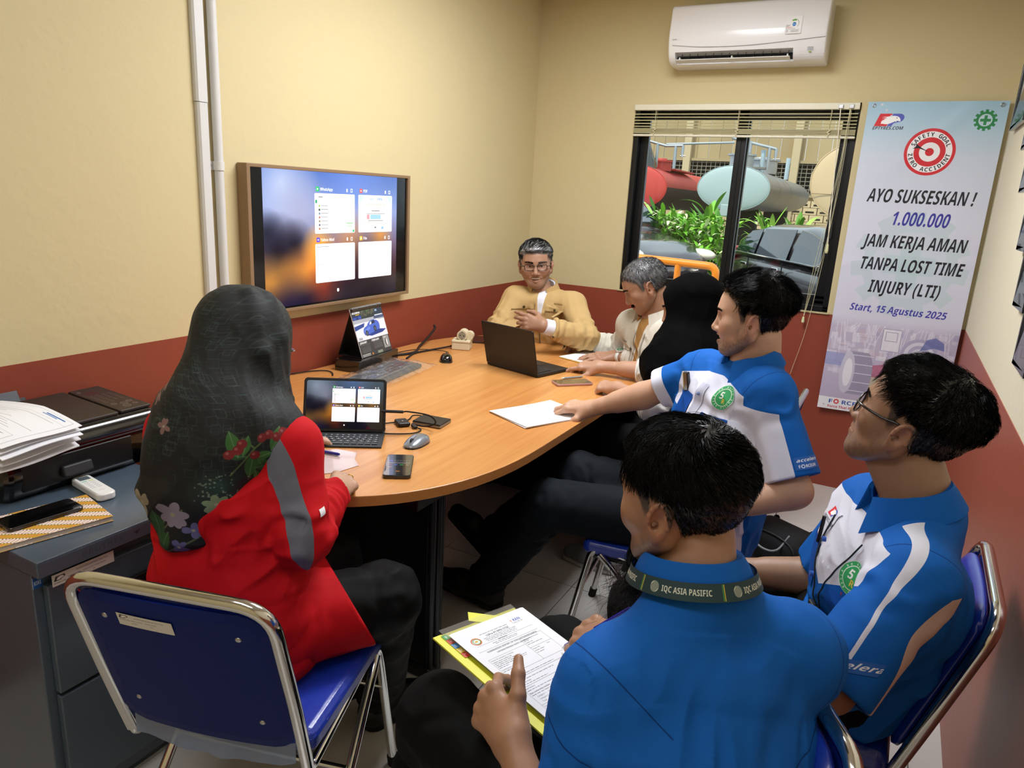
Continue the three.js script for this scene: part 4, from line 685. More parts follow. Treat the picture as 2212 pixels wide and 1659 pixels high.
// plants in front of the tanks: strap-leaved clumps
{
  const greens = [0x6fae2c, 0x8cc43a, 0x578f25, 0xa6cf58, 0x4d7f22, 0xd9dfae].map((c) => S(c, 0.5, { side: THREE.DoubleSide }));
  const leaf = (L, w, droop, seed) => { // blade along +y bending outwards to +z
    const N = 7, pos = [], idx = [], uv = [];
    for (let i = 0; i <= N; i++) { const s = i / N, ww = w * Math.sin(Math.PI * Math.min(1, s * 0.93 + 0.05)) ** 0.8, y = L * (s - droop * 0.5 * s * s), z = L * droop * s * s * 0.9; for (const k of [-1, 0, 1]) { pos.push(k * ww, y, z + (k ? 0.25 * ww : 0)); uv.push(k, s); } }
    for (let i = 0; i < N; i++) for (let k = 0; k < 2; k++) { const a = i * 3 + k; idx.push(a, a + 1, a + 3, a + 1, a + 4, a + 3); }
    const g = new THREE.BufferGeometry(); g.setAttribute('position', new THREE.Float32BufferAttribute(pos, 3)); g.setAttribute('uv', new THREE.Float32BufferAttribute(uv, 2)); g.setIndex(idx); g.computeVertexNormals(); return g;
  };
  const big = [leaf(0.55, 0.05, 0.35), leaf(0.5, 0.042, 0.7), leaf(0.42, 0.05, 0.15)], small = [leaf(0.16, 0.022, 0.5), leaf(0.12, 0.018, 0.8)];
  const r = rng(77);
  const clumps = [[-2.0, -8.5, 1.5, 'green strap-leaved plant beneath the red tank, near the window edge'], [-1.62, -8.4, 1.62, 'tall strap-leaved plant with upright blades below the red tank'], [-1.2, -8.6, 1.5, 'strap-leaved plant with pale flowers between red and grey tanks'], [-0.8, -8.3, 1.68, 'strap-leaved plant under the pale blue tank end'], [-0.7, -8.75, 1.5, 'strap-leaved plant behind the window mullion'], [0.15, -8.95, 1.55, 'bright strap-leaved plant behind the car roof'], [0.55, -8.9, 1.46, 'small yellowish strap-leaved plant behind the car roof end'], [-1.35, -7.75, 0.95, 'low strap-leaved plant in front, beside the parked car bonnet'], [-0.95, -7.7, 0.85, 'low strap-leaved plant in front, beside the dark tail light']];
  for (const [x, z, h, label] of clumps) {
    const t = thing('strap_leaf_plant', label, 'plant', [x, GY, z], r() * 6, 'strap-leaved plants in the yard');
    const H = h - GY - 0.25;
    const stems = []; for (let s = 0; s < 6; s++) { const a = r() * 6.3, q = 0.06 + r() * 0.2; stems.push(rod([Math.cos(a) * q * 0.4, 0, Math.sin(a) * q * 0.4], [Math.cos(a) * q, H * (0.75 + 0.2 * r()), Math.sin(a) * q], 0.01, 0.006, 6)); }
    obj('stem', stems, greens[2], t);
    for (let i = 0; i < 30; i++) { const m = part('leaf', big[Math.floor(r() * 3)], greens[Math.floor(r() * 5)], t); const a = r() * 6.3, q = r() * 0.26; m.position.set(Math.cos(a) * q, H * (0.45 + 0.55 * r()), Math.sin(a) * q); m.rotation.set(0.15 + r() * 0.9, a, 0, 'YXZ'); m.scale.setScalar(0.6 + 0.5 * r()); m.rotation.order = 'YXZ'; m.rotation.set(0.1 + r() * 0.8, Math.PI / 2 - a, (r() - 0.5) * 0.5); }
    const fl = []; for (let i = 0; i < 130; i++) { const g = small[i & 1].clone(); g.rotateX(r() * 1.4).rotateY(r() * 6.3).scale(1.3, 1.3, 1.3).translate((r() - 0.5) * 0.75, H * (0.12 + 0.85 * r()), (r() - 0.5) * 0.6); fl.push(g); }
    tag(obj('small_leaves', fl.slice(0, 95), greens[1], t), null, null, null, 'stuff');
    tag(obj('pale_blossom', fl.slice(95), greens[5], t), null, null, null, 'stuff');
  }
  // undergrowth filling the bed
  const under = []; while (under.length < 3600) { const x = -2.6 + r() * 2.4, z = -8.9 + r() * 1.5, g = small[under.length & 1].clone(), a1 = r() * 1.5, a2 = r() * 6.3, yy = GY + r() * (z > -7.9 ? 0.9 : 1.4); if (x > -0.62 - 0.9 * (z + 7.73 < 0 ? 0 : 0) || (z > -7.9 && x < -1.75)) continue; under.push(g.rotateX(a1).rotateY(a2).scale(1.5, 1.5, 1.5).translate(x, yy, z)); }
  const cut = Math.floor(under.length * 0.8);
  tag(obj('undergrowth', under.slice(0, cut), greens[0]), 'small green leaves filling the planting bed between the parked cars', 'undergrowth', null, 'stuff');
  tag(obj('undergrowth', under.slice(cut), greens[5]), 'pale variegated leaves scattered through the planting bed', 'undergrowth', null, 'stuff');
  obj('planter_kerb', bx(2.0, 0.2, 0.15, -1.2, GY + 0.1, -7.3, 0.02), S(0x9a958c, 0.85)).userData.kind = 'structure';
}
// orange pipe railing below the window
{
  const o = S(0xe88312, 0.4), t = thing('railing', 'orange pipe railing outside under the window', 'railing', [0, 0, -1.4]);
  obj('top_rail', bentTube([[-0.6, 1.1, 0], [0.92, 1.062, 0], [0.93, GY, 0]], 0.03, 0.07, 12), o, t);
  for (const x of [-0.5, 0.62]) part('post', rod([x, GY, 0], [x, 1.08, 0], 0.026), o, t);
  obj('mid_rail', rod([-0.5, 0.5, 0], [0.92, 0.5, 0], 0.022), o, t);
}
// cars
function makeCar(label, paintCol, pos, yaw) {
  // local: length along x (nose at +x), width along z, ground y = 0
  const t = thing('car', label, 'car', pos, yaw);
  const paint = P(paintCol, 0.25, { metalness: 0, clearcoat: 1, clearcoatRoughness: 0.08 }), glass = P(0x11171f, 0.05, { clearcoat: 1, specularIntensity: 1 }), chrome = M.chrome, dark = M.blackPlastic;
  const L = 4.4, W = 1.7, NX = 44, NS = 22;
  const lerp = (tab, x) => { for (let i = 1; i < tab.length; i++) if (x <= tab[i][0]) { const f = (x - tab[i - 1][0]) / (tab[i][0] - tab[i - 1][0]), s = f * f * (3 - 2 * f); return tab[i - 1][1] + (tab[i][1] - tab[i - 1][1]) * (0.5 * f + 0.5 * s); } return tab[tab.length - 1][1]; };
  const belt = [[-2.2, 0.62], [-2.12, 0.95], [-1.6, 1.04], [0.6, 0.98], [1.0, 0.98], [1.7, 0.88], [2.08, 0.74], [2.2, 0.56]], half = [[-2.2, 0.62], [-1.9, 0.8], [-1, 0.85], [1.2, 0.85], [1.85, 0.76], [2.2, 0.5]], low = [[-2.2, 0.42], [-1.9, 0.25], [1.9, 0.22], [2.2, 0.36]];
  const loft = (section, n0, n1) => { const pos = [], uv = [], idx = []; for (let i = 0; i <= NX; i++) { const x = n0 + (n1 - n0) * i / NX; for (let j = 0; j < NS; j++) { const a = j / NS * Math.PI * 2, [y, z] = section(x, a); pos.push(x, y, z); uv.push(i / NX, j / NS); } }
    for (let i = 0; i < NX; i++) for (let j = 0; j < NS; j++) { const a = i * NS + j, b = i * NS + (j + 1) % NS; idx.push(a, b, a + NS, b, b + NS, a + NS); }
    for (const [e, f] of [[0, 0], [NX, 1]]) { const c = pos.length / 3; let y = 0; for (let j = 0; j < NS; j++) y += pos[(e * NS + j) * 3 + 1]; pos.push(pos[e * NS * 3], y / NS, 0); uv.push(0, 0); for (let j = 0; j < NS; j++) { const a = e * NS + j, b = e * NS + (j + 1) % NS; f ? idx.push(a, b, c) : idx.push(b, a, c); } }
    const g = new THREE.BufferGeometry(); g.setAttribute('position', new THREE.Float32BufferAttribute(pos, 3)); g.setAttribute('uv', new THREE.Float32BufferAttribute(uv, 2)); g.setIndex(idx); g.computeVertexNormals(); return g; };
  const se = (a, n) => [Math.sign(Math.cos(a)) * Math.abs(Math.cos(a)) ** (2 / n), Math.sign(Math.sin(a)) * Math.abs(Math.sin(a)) ** (2 / n)];
  obj('body', loft((x, a) => { const y1 = lerp(belt, x), y0 = lerp(low, x), h = lerp(half, x), [c, s] = se(a, 4.5); return [(y0 + y1) / 2 + s * (y1 - y0) / 2, c * h * (1 - 0.05 * Math.max(0, s))]; }, -2.2, 2.2), paint, t);
  const roof = [[-2.05, 1.05], [-1.75, 1.4], [-1.2, 1.52], [-0.2, 1.55], [0.35, 1.45], [1.05, 1.0]];
  obj('greenhouse', loft((x, a) => { const y1 = Math.max(lerp(roof, x), 0.96), y0 = 0.9, [c, s] = se(a, 4), k = (s + 1) / 2; return [y0 + (y1 - y0) * k, c * (0.79 - 0.17 * k)]; }, -2.05, 1.05), paint, t);
  const wz = (y) => 0.79 - 0.17 * Math.min(1, (y - 0.9) / 0.62) + 0.012;
  for (const s of [1, -1]) {
    const pane = (pts, name, mat, parent, off = 0, grow = 0) => { const sh = new THREE.Shape(); pts.forEach(([x, y], i) => sh[i ? 'lineTo' : 'moveTo'](x, y)); sh.closePath(); const g = new THREE.ExtrudeGeometry(sh, { depth: 0.012, bevelEnabled: false }), p = g.attributes.position; for (let i = 0; i < p.count; i++) { const y = p.getY(i); p.setZ(i, s * (wz(y) + p.getZ(i) - 0.002 + off)); } g.computeVertexNormals(); return part(name, g, mat, parent); };
    pane([[-1.78, 1.06], [-1.2, 1.03], [-1.2, 1.42], [-1.5, 1.38]], 'side_window', glass, t);
    pane([[-1.14, 1.03], [-0.3, 1.01], [-0.32, 1.46], [-1.14, 1.43]], 'side_window', glass, t);
    pane([[-0.2, 1.01], [0.78, 0.99], [0.3, 1.36], [0.05, 1.43], [-0.2, 1.46]], 'side_window', glass, t);
    part('window_trim', [bx(2.6, 0.02, 0.012, -0.5, 1.012, s * (wz(1.0) + 0.012), 0.004, [0, 0, -0.015])], chrome, t);
    part('door_seam', [bx(0.012, 0.62, 0.012, -0.25, 0.66, s * 0.853), bx(0.012, 0.62, 0.012, -1.2, 0.66, s * 0.853)], dark, t);
    for (const x of [-0.42, -1.32]) part('door_handle', bx(0.17, 0.045, 0.03, x, 0.87, s * 0.855, 0.012), chrome, t);
    for (const x of [-1.35, 1.35]) { const w = part('wheel', new THREE.CylinderGeometry(0.31, 0.31, 0.2, 28).rotateX(Math.PI / 2).translate(x, 0.31, s * 0.76), M.rubber, t); obj('rim', new THREE.CylinderGeometry(0.2, 0.2, 0.21, 20).rotateX(Math.PI / 2).translate(x, 0.31, s * 0.762), M.steel, w); }
    part('headlight', new THREE.SphereGeometry(1, 20, 12).scale(0.24, 0.08, 0.12).translate(1.93, 0.72, s * 0.6), P(0xe9dcc8, 0.1, { clearcoat: 1 }), t);
    part('tail_light', bx(0.12, 0.3, 0.2, -2.08, 0.95, s * 0.66, 0.04), P(0xb0141a, 0.15, { clearcoat: 1 }), t);
    part('mirror', new THREE.SphereGeometry(1, 14, 10).scale(0.06, 0.06, 0.1).translate(0.75, 1.02, s * 0.9), paint, t);
  }
  obj('windscreen', bx(0.02, 0.62, 1.3, 0.72, 1.24, 0, 0.005, [0, 0, 0.99]), glass, t);
  obj('grille', bx(0.05, 0.1, 0.8, 2.16, 0.62, 0, 0.02), dark, t);
  obj('front_emblem', [bx(0.03, 0.06, 0.03, 2.195, 0.66, 0, 0.006, [0, 0, 0.1]), bx(0.03, 0.04, 0.1, 2.195, 0.63, 0, 0.006)], chrome, t);
  obj('bumper', bx(0.12, 0.2, 1.1, 2.14, 0.42, 0, 0.05), paint, t);
  return t;
}
{
  const yaw = Math.atan2(-0.786, 0.618); // nose direction (0.618, 0.786) in x, z; the flank with normal (-0.786, 0.618) faces the room
  makeCar('dark grey car parked beyond the window, its doors and tail light showing', 0x241f21, [1.575, GY, -6.53], yaw).scale.y = 0.93;
  makeCar('dark plum car parked outside, only bonnet and headlight in view', 0x2c2025, [-2.97, GY, -7.85], Math.atan2(-0.52, 0.85)).scale.setScalar(1.2);
}
// ---------------------------------------------------------------- things on the conference table
const T0 = TT + 0.0008;
{ // tablet in its keyboard cover
  const t = thing('tablet', 'tablet in a black keyboard cover, its screen showing app cards', 'tablet', [0.686, T0, 2.582], Math.atan2(0.55, 0.835));
  const W = 0.2585, H = 0.17, tilt = -0.34;
  const up = (g) => g.rotateX(tilt).translate(0, 0.008, 0.002);
  obj('body', up(extr(rrect(W, H, 0.012), 0.008, 0.002, 3).translate(0, H / 2, -0.006)), M.blackPlastic, t);
  const tex = canvasTex(1200, 750, (g, w, h) => drawDesktop(g, 0, 0, w, h, true));
  const sg = new THREE.ShapeGeometry(rrect(W - 0.018, H - 0.018, 0.006), 8), u = sg.attributes.uv, q = sg.attributes.position; for (let i = 0; i < u.count; i++) u.setXY(i, q.getX(i) / (W - 0.018) + 0.5, q.getY(i) / (H - 0.018) + 0.5);
  obj('screen', up(sg.translate(0, H / 2, 0.0028)), P(0x040404, 0.08, { emissive: 0xffffff, emissiveMap: tex, emissiveIntensity: 0.95, clearcoat: 1 }), t);
  obj('camera_dot', up(new THREE.CircleGeometry(0.0016, 12).translate(0, H - 0.0045, 0.0026)), M.blackGloss, t);
  const k = obj('keyboard_cover', [bx(W - 0.005, 0.005, 0.128, 0.002, 0.0025, 0.064, 0.002), bx(W - 0.005, 0.004, 0.06, 0, 0.002, -0.03, 0.0015)], S(0x222528, 0.6), t);
  const km = S(0x2d3135, 0.5), pr = S(0xb9bcc0, 0.6);
  const rows = [[13, 0.03, 0.014], [13, 0.049, 0.0135], [12, 0.067, 0.0135], [11, 0.085, 0.0135], [8, 0.103, 0.0135]];
  rows.forEach(([n, z, d], j) => { const total = W - 0.03; let x = -total / 2; for (let i = 0; i < n; i++) { let w = total / n; if (j === 4) w = i === 2 ? total * 0.36 : total * 0.64 / 7; const m = part('key', bx(w - 0.004, 0.0025, d, x + w / 2 + 0.002, 0.0062, z, 0.0008), km, k); x += w; } });
  const marks = []; rows.forEach(([n, z], j) => { for (let i = 0; i < n && j < 4; i++) marks.push(bx(0.0035, 0.0003, 0.004, -(W - 0.03) / 2 + (i + 0.5) * (W - 0.03) / n + 0.002, 0.0076, z)); }); const mk = obj('key_print', marks, pr, k); mk.userData.kind = 'stuff';
  const back = obj('stand_flap', bx(W - 0.01, 0.09, 0.004, 0, 0.052, -0.055, 0.001, [0.75, 0, 0]), S(0x1b1d1f, 0.7), t);
  const l = new THREE.RectAreaLight(0xe6e6ff, 0.35, W * 0.9, H * 0.9); l.position.set(0, H / 2, 0.004); const piv = new THREE.Group(); piv.name = 'screen_glow'; piv.position.set(0, 0.008, 0.006); piv.rotation.x = tilt; l.rotation.y = Math.PI; piv.add(l); t.add(piv);
}
{ // usb hub and its cables, external drive
  const h = thing('usb_hub', 'small black usb hub with its cable plugged into the tablet', 'usb hub', [0.776, T0, 2.396], -0.65);
  obj('shell', bx(0.058, 0.014, 0.042, 0, 0.0075, 0, 0.006), M.blackPlastic, h);
  const mk = canvasTex(128, 48, (g, w, hh) => { g.fillStyle = '#141517'; g.fillRect(0, 0, w, hh); g.fillStyle = '#b9bcc0'; g.font = 'bold 34px sans-serif'; g.fillText('XUE', 26, 36); });
  obj('print', new THREE.PlaneGeometry(0.022, 0.008).rotateX(-Math.PI / 2).translate(0.004, 0.0148, 0), S(0xffffff, 0.5, { map: mk }), h);
  const c = obj('usb_cable', tube([[0.8345, T0 + 0.075, 2.474], [0.85, T0 + 0.076, 2.463], [0.9, T0 + 0.062, 2.42], [0.905, T0 + 0.03, 2.39], [0.86, T0 + 0.008, 2.385], [0.81, T0 + 0.008, 2.39]], 0.0026, 50, 8), M.rubber);
  tag(c, 'black cable curving from the tablet edge into the hub', 'cable'); obj('plug', rod([0.776, T0 + 0.075, 2.508], [0.836, T0 + 0.075, 2.473], 0.005), M.blackPlastic, c);
  const c2 = obj('usb_cable', tube([[0.72, T0 + 0.003, 2.44], [0.765, T0 + 0.003, 2.36], [0.75, T0 + 0.003, 2.3], [0.778, T0 + 0.005, 2.29], [0.795, T0 + 0.006, 2.31]], 0.0022, 50, 8), M.rubber);
  tag(c2, 'thin black cable looping from behind the tablet to the drive', 'cable'); obj('plug', bx(0.024, 0.008, 0.012, 0.803, T0 + 0.006, 2.315, 0.002, [0, 0.7, 0]), M.steel, c2);
  const c3 = obj('usb_cable', tube([[0.745, T0 + 0.003, 2.52], [0.8, T0 + 0.003, 2.505], [0.86, T0 + 0.003, 2.455], [0.862, T0 + 0.003, 2.41], [0.835, T0 + 0.006, 2.405]], 0.0022, 50, 8), M.rubber);
  tag(c3, 'black cable lying in a loop between tablet and hub', 'cable'); obj('plug', bx(0.03, 0.008, 0.014, 0.828, T0 + 0.006, 2.4, 0.002, [0, -0.6, 0]), M.blackPlastic, c3);
  const d = thing('external_drive', 'flat black external drive on the table beyond the hub', 'hard drive', [0.846, T0, 2.324], 0.12);
  obj('case', bx(0.104, 0.013, 0.082, 0, 0.0075, 0, 0.0025), S(0x17181a, 0.4), d); obj('rim', bx(0.1045, 0.009, 0.0825, 0, 0.0055, 0, 0.002), S(0x8c8479, 0.4, { metalness: 0.3 }), d);
}
function mouse(name, label, pos, yaw, L, W, H, topMat, baseMat) {
  const t = thing(name, label, 'mouse', pos, yaw);
  const shell = (h, grow) => { const g = new THREE.SphereGeometry(1, 32, 20), p = g.attributes.position; for (let i = 0; i < p.count; i++) { let x = p.getX(i), y = p.getY(i), z = p.getZ(i); const sx = Math.sign(x) * Math.abs(x) ** 0.8, sz = Math.sign(z) * Math.abs(z) ** 0.75; p.setXYZ(i, sx * W / 2 * grow * (1 - 0.08 * sz), Math.max(0, y) * h * (1 - 0.22 * sz - 0.12 * sz * sz), sz * L / 2 * grow); } g.computeVertexNormals(); return g; };
  obj('base', [shell(0.012, 1.0), new THREE.CylinderGeometry(0.4, 0.4, 0.001, 24).scale(W, 1, L).translate(0, 0.001, 0)], baseMat, t);
  obj('top_shell', shell(H - 0.004, 0.985).translate(0, 0.004, 0), topMat, t);
  obj('scroll_wheel', new THREE.CylinderGeometry(0.0085, 0.0085, 0.006, 20).rotateZ(Math.PI / 2).translate(0, H * 0.72, L * 0.27), M.darkGrey, t);
  obj('button_gap', tube([[0, H * 0.99, -0.002], [0, H * 0.93, L * 0.15], [0, H * 0.8, L * 0.28], [0, H * 0.6, L * 0.4]], 0.0006, 20, 5), M.rubber, t);
  return t;
}
mouse('computer_mouse', 'silver grey wireless mouse beside the tablet', [0.925, T0, 2.522], 0.12, 0.112, 0.062, 0.026, P(0x8d95a0, 0.3, { metalness: 0.6, clearcoat: 0.4 }), M.blackGloss);
{
  const m = mouse('computer_mouse', 'small black wired mouse near the cable tangle', [0.37, T0, 1.515], 3.7, 0.105, 0.06, 0.036, M.blackGloss, M.blackPlastic);
  tag(obj('mouse_cable', tube([[0.345, T0 + 0.01, 1.47], [0.3, T0 + 0.012, 1.4], [0.19, T0 + 0.004, 1.38], [0.12, T0 + 0.003, 1.45], [0.1, T0 + 0.003, 1.62]], 0.0018, 60, 8), M.rubber), 'thin black cable running from the black mouse', 'cable');
  tag(obj('power_cable', tube([[0.22, T0 + 0.006, 1.62], [0.18, T0 + 0.005, 1.5], [0.2, T0 + 0.006, 1.38], [0.225, T0 + 0.008, 1.28], [0.235, T0 + 0.012, 1.255]], 0.0042, 60, 8), M.rubber), 'thick black cable running into the cream socket block', 'cable');
  tag(obj('power_cable', tube([[0.12, T0 + 0.006, 1.64], [0.17, T0 + 0.006, 1.5], [0.11, T0 + 0.008, 1.36], [0.09, T0 + 0.03, 1.27], [0.06, T0 + 0.06, 1.16], [0.045, T0 + 0.075, 1.14]], 0.0065, 60, 8), P(0x1a1114, 0.4)), 'stout dark cable whose loose end lifts off the table', 'cable');
  tag(obj('power_cable', tube([[0.03, T0 + 0.004, 2.15], [0.06, T0 + 0.004, 2.06], [0.1, T0 + 0.004, 2.02], [0.14, T0 + 0.004, 2.03], [0.17, T0 + 0.004, 2.06]], 0.0026, 40, 8), M.rubber), 'thin black cable along the wall behind the tablet', 'cable');
}
phone('dark phone with lit app icons lying near the table edge', [1.0, T0, 2.712], 0.571, 0.077, 0.164, 0x191a1c, (g, w, h) => {
  g.fillStyle = '#2c2f36'; g.fillRect(0, 0, w, h); const q = g.createLinearGradient(0, 0, 0, h); q.addColorStop(0, '#2f343b'); q.addColorStop(1, '#16181d'); g.fillStyle = q; g.fillRect(0, 0, w, h);
  ['#3b4fae', '#2a2c30', '#2a2c30', '#2a2c30'].forEach((c, i) => { g.fillStyle = c; g.fillRect(34 + i * 62, 190, 44, 34); g.strokeStyle = '#aaa'; g.lineWidth = 3; if (i) g.strokeRect(34 + i * 62, 190, 44, 34); }); g.fillStyle = '#8a8d92'; g.fillRect(30, 262, 240, 20);
  ['#7c3030', '#3f6ec0', '#2fa04d', '#8f7a4a'].forEach((c, i) => { g.fillStyle = c; g.fillRect(36 + i * 62, 316, 38, 26); }); g.fillStyle = '#a06a2c'; g.fillRect(44, 380, 34, 26); g.fillRect(130, 500, 44, 34);
});
phone('phone in a rose pink case beside the pointing hand', [1.01, T0, 1.515], 2.405, 0.077, 0.166, 0xb98a86, null);
phone('dark brown phone behind the socket block by the wall', [0.235, T0, 1.0], 0.5, 0.075, 0.16, 0x2a1712, null);
{ // desk calendar on a black box
  const b = thing('black_box', 'long glossy black box under the desk calendar', 'box', [0.145, T0, 1.806], Math.PI / 2 + 0.13);
  obj('body', bx(0.325, 0.05, 0.122, 0, 0.0255, 0, 0.003), P(0x120d0c, 0.2, { clearcoat: 0.8 }), b);
  const scr = []; const r = rng(31); for (let i = 0; i < 9; i++) { const x = -0.1 + r() * 0.16, y = 0.012 + r() * 0.03; scr.push(rod([x, y, 0.0613], [x + (r() - 0.5) * 0.03, y + (r() - 0.5) * 0.025, 0.0613], 0.0004, 0.0004, 4)); } obj('scratches', scr, S(0x4a4a4a, 0.6), b);
  const k = thing('desk_calendar', 'spiral desk calendar showing a blue sports car, January and February', 'calendar', [0.125, T0 + 0.0515, 1.795], Math.PI / 2 + 0.1);
  const W = 0.235, Hh = 0.215, dep = 0.062, lean = Math.atan2(dep, 0.19);
  const tex = canvasTex(900, 800, (g, w, h) => {
    g.fillStyle = '#e9eaf0'; g.fillRect(0, 0, w, h); g.fillStyle = '#2a2f2a'; g.fillRect(0, 0, w, 190); const r2 = rng(8); for (let i = 0; i < 120; i++) { g.fillStyle = `rgba(${60 + r2() * 60},${70 + r2() * 50},${50 + r2() * 40},.6)`; g.fillRect(240 + r2() * 460, r2() * 140, 20 + r2() * 30, 10 + r2() * 30); }
    g.fillStyle = '#1c2d6a'; g.fillRect(20, 120, 230, 110); g.fillStyle = '#3a55b0'; g.fillRect(20, 150, 90, 30); g.fillRect(170, 140, 80, 40); g.fillStyle = '#27364a'; g.fillRect(640, 70, 240, 100); g.fillStyle = '#9fb4cc'; g.fillRect(680, 80, 60, 30); g.fillStyle = '#aab0bb'; g.fillRect(0, 190, w, 60); g.fillStyle = '#4a5678'; g.fillRect(600, 180, 300, 50); g.fillStyle = '#dfe3ea'; g.fillRect(640, 165, 240, 16);
    g.fillStyle = '#2f4590'; g.beginPath(); g.moveTo(0, 290); g.lineTo(300, 260); g.lineTo(260, 320); g.lineTo(0, 360); g.fill(); // shadow shapes on the ground
    g.fillStyle = '#223a8a'; g.beginPath(); g.moveTo(250, 455); g.lineTo(640, 400); g.lineTo(880, 430); g.lineTo(760, 470); g.lineTo(420, 490); g.fill();
    g.fillStyle = '#4a66c8'; g.beginPath(); g.moveTo(215, 420); g.bezierCurveTo(210, 350, 260, 330, 350, 315); g.bezierCurveTo(410, 240, 560, 215, 640, 250); g.bezierCurveTo(690, 270, 720, 290, 716, 350); g.lineTo(700, 400); g.lineTo(400, 450); g.lineTo(240, 460); g.closePath(); g.fill();
    g.fillStyle = '#6f8be0'; g.beginPath(); g.moveTo(240, 380); g.lineTo(420, 330); g.lineTo(420, 370); g.lineTo(250, 420); g.fill(); g.fillStyle = '#1b2540'; g.beginPath(); g.moveTo(420, 312); g.lineTo(470, 256); g.lineTo(590, 246); g.lineTo(600, 290); g.closePath(); g.fill(); g.fillStyle = '#e8eef8'; g.beginPath(); g.moveTo(425, 308); g.lineTo(465, 262); g.lineTo(500, 258); g.lineTo(490, 300); g.fill(); g.fillRect(600, 235, 110, 14);
    for (const [x, y, q] of [[300, 430, 48], [560, 385, 50]]) { g.fillStyle = '#14161c'; g.beginPath(); g.ellipse(x, y, q * 0.8, q, 0.1, 0, 7); g.fill(); g.strokeStyle = '#6c7480'; g.lineWidth = 6; for (let a = 0; a < 10; a++) { g.beginPath(); g.moveTo(x, y); g.lineTo(x + 0.6 * q * Math.cos(a * 0.63), y + 0.75 * q * Math.sin(a * 0.63)); g.stroke(); } }
    g.fillStyle = '#fff'; g.font = 'italic bold 54px sans-serif'; g.fillText('accelera', 22, 92); g.fillStyle = '#e0b020'; g.fillRect(110, 104, 110, 12); drawEP(g, 770, 20, 90);
    g.fillStyle = '#222'; g.font = 'bold 48px sans-serif'; g.fillText('2026', 34, 515);
    g.fillStyle = '#3d3b3a'; g.fillRect(0, 530, w, 270); g.fillStyle = '#fff'; g.font = 'bold 46px sans-serif'; g.fillText('JANUARY', 30, 580); g.fillText('FEBRUARY', 370, 580);
    g.font = '17px sans-serif'; for (const [x0, sd, nd] of [[40, 4, 31], [400, 0, 28]]) { for (let d = 0; d < nd; d++) { const c = (d + sd) % 7, rr = Math.floor((d + sd) / 7); g.fillStyle = c === 0 ? '#e8806a' : '#d8d8d0'; g.fillText(String(d + 1), x0 + c * 38, 625 + rr * 24); } g.fillStyle = '#999'; g.fillRect(x0, 596, 280, 3); }
    g.fillStyle = '#9a9a98'; g.fillRect(700, 540, 180, 200); g.fillStyle = '#e8e8e8'; g.font = 'bold 28px sans-serif'; g.fillText('X-PRI', 730, 575); g.fillStyle = '#3a3a3a'; g.beginPath(); g.ellipse(790, 650, 40, 66, 0, 0, 7); g.fill(); g.fillStyle = '#f0f0f0'; g.beginPath(); g.ellipse(802, 650, 20, 58, 0, 0, 7); g.fill();
    g.fillStyle = '#d8d8d0'; for (let i = 0; i < 9; i++) { g.fillRect(24 + i * 26, 750, 18, 14); g.fillRect(24 + i * 26, 774, 18, 12); } g.fillStyle = '#d88a30'; g.beginPath(); g.arc(320, 770, 18, 0, 7); g.fill(); g.fillStyle = '#b9c4a8'; for (let i = 0; i < 4; i++) g.fillRect(470, 752 + i * 11, 150, 5);
  });
  const page = bx(W, Hh, 0.004, 0, Hh / 2, 0).rotateX(-lean).translate(0, 0, dep), bmat = S(0x0c0c0d, 0.5);
  obj('front_page', page, [M.paper, M.paper, M.paper, M.paper, S(0xffffff, 0.4, { map: tex }), bmat], k);
  obj('back_board', bx(W, Hh, 0.003, 0, Hh / 2, 0).rotateX(lean).translate(0, 0, -dep), [bmat, bmat, bmat, bmat, bmat, S(0x8f98a2, 0.6)], k);
  obj('base_board', bx(W, 0.002, dep * 2, 0, 0.0015, 0), bmat, k);
  const topY = Hh * Math.cos(lean);
  for (let i = 0; i < 26; i++) { const rg = new THREE.TorusGeometry(0.0075, 0.0011, 6, 14).rotateY(Math.PI / 2).translate(-W / 2 + 0.01 + i * (W - 0.02) / 25, topY - 0.003, 0.0); part('spiral_ring', rg, M.steel, k); }
}
{ // keyboard still in its plastic bag
  const k = thing('wired_keyboard', 'dark keyboard still sealed in a clear plastic bag', 'keyboard', [0.325, T0, 1.925], Math.PI / 2 + 0.14);
  obj('body', bx(0.44, 0.018, 0.14, 0, 0.0095, 0, 0.008), S(0x2b3036, 0.6), k);
  const ks = []; for (let j = 0; j < 5; j++) for (let i = 0; i < 20; i++) ks.push(bx(0.018, 0.006, 0.02, -0.2 + i * 0.0208, 0.0205, -0.048 + j * 0.024, 0.002)); obj('keys', ks, S(0x343a42, 0.6), k).userData.kind = 'stuff';
  const g = new THREE.PlaneGeometry(0.56, 0.24, 60, 30).rotateX(-Math.PI / 2), p = g.attributes.position;
  for (let i = 0; i < p.count; i++) { const x = p.getX(i), z = p.getZ(i), over = Math.max(Math.abs(x) - 0.215, Math.abs(z) - 0.066, 0), base = over <= 0 ? 0.027 : 0.027 * Math.exp(-over * 26); p.setY(i, base + 0.002 + Math.abs(fbm(x * 40, z * 26, 3, 3)) * 0.012); p.setX(i, x + 0.012 * fbm(z * 20, x * 6, 9, 2)); p.setZ(i, z + 0.012 * fbm(x * 14, z * 6, 5, 2)); }
  g.computeVertexNormals();
  const bag = tag(obj('plastic_bag', g, P(0xffffff, 0.12, { transmission: 0.92, thickness: 0, ior: 1.5, clearcoat: 1, clearcoatRoughness: 0.1 })), 'crumpled clear plastic bag around the dark keyboard', 'plastic bag');
  bag.position.copy(k.position); bag.rotation.copy(k.rotation);
}
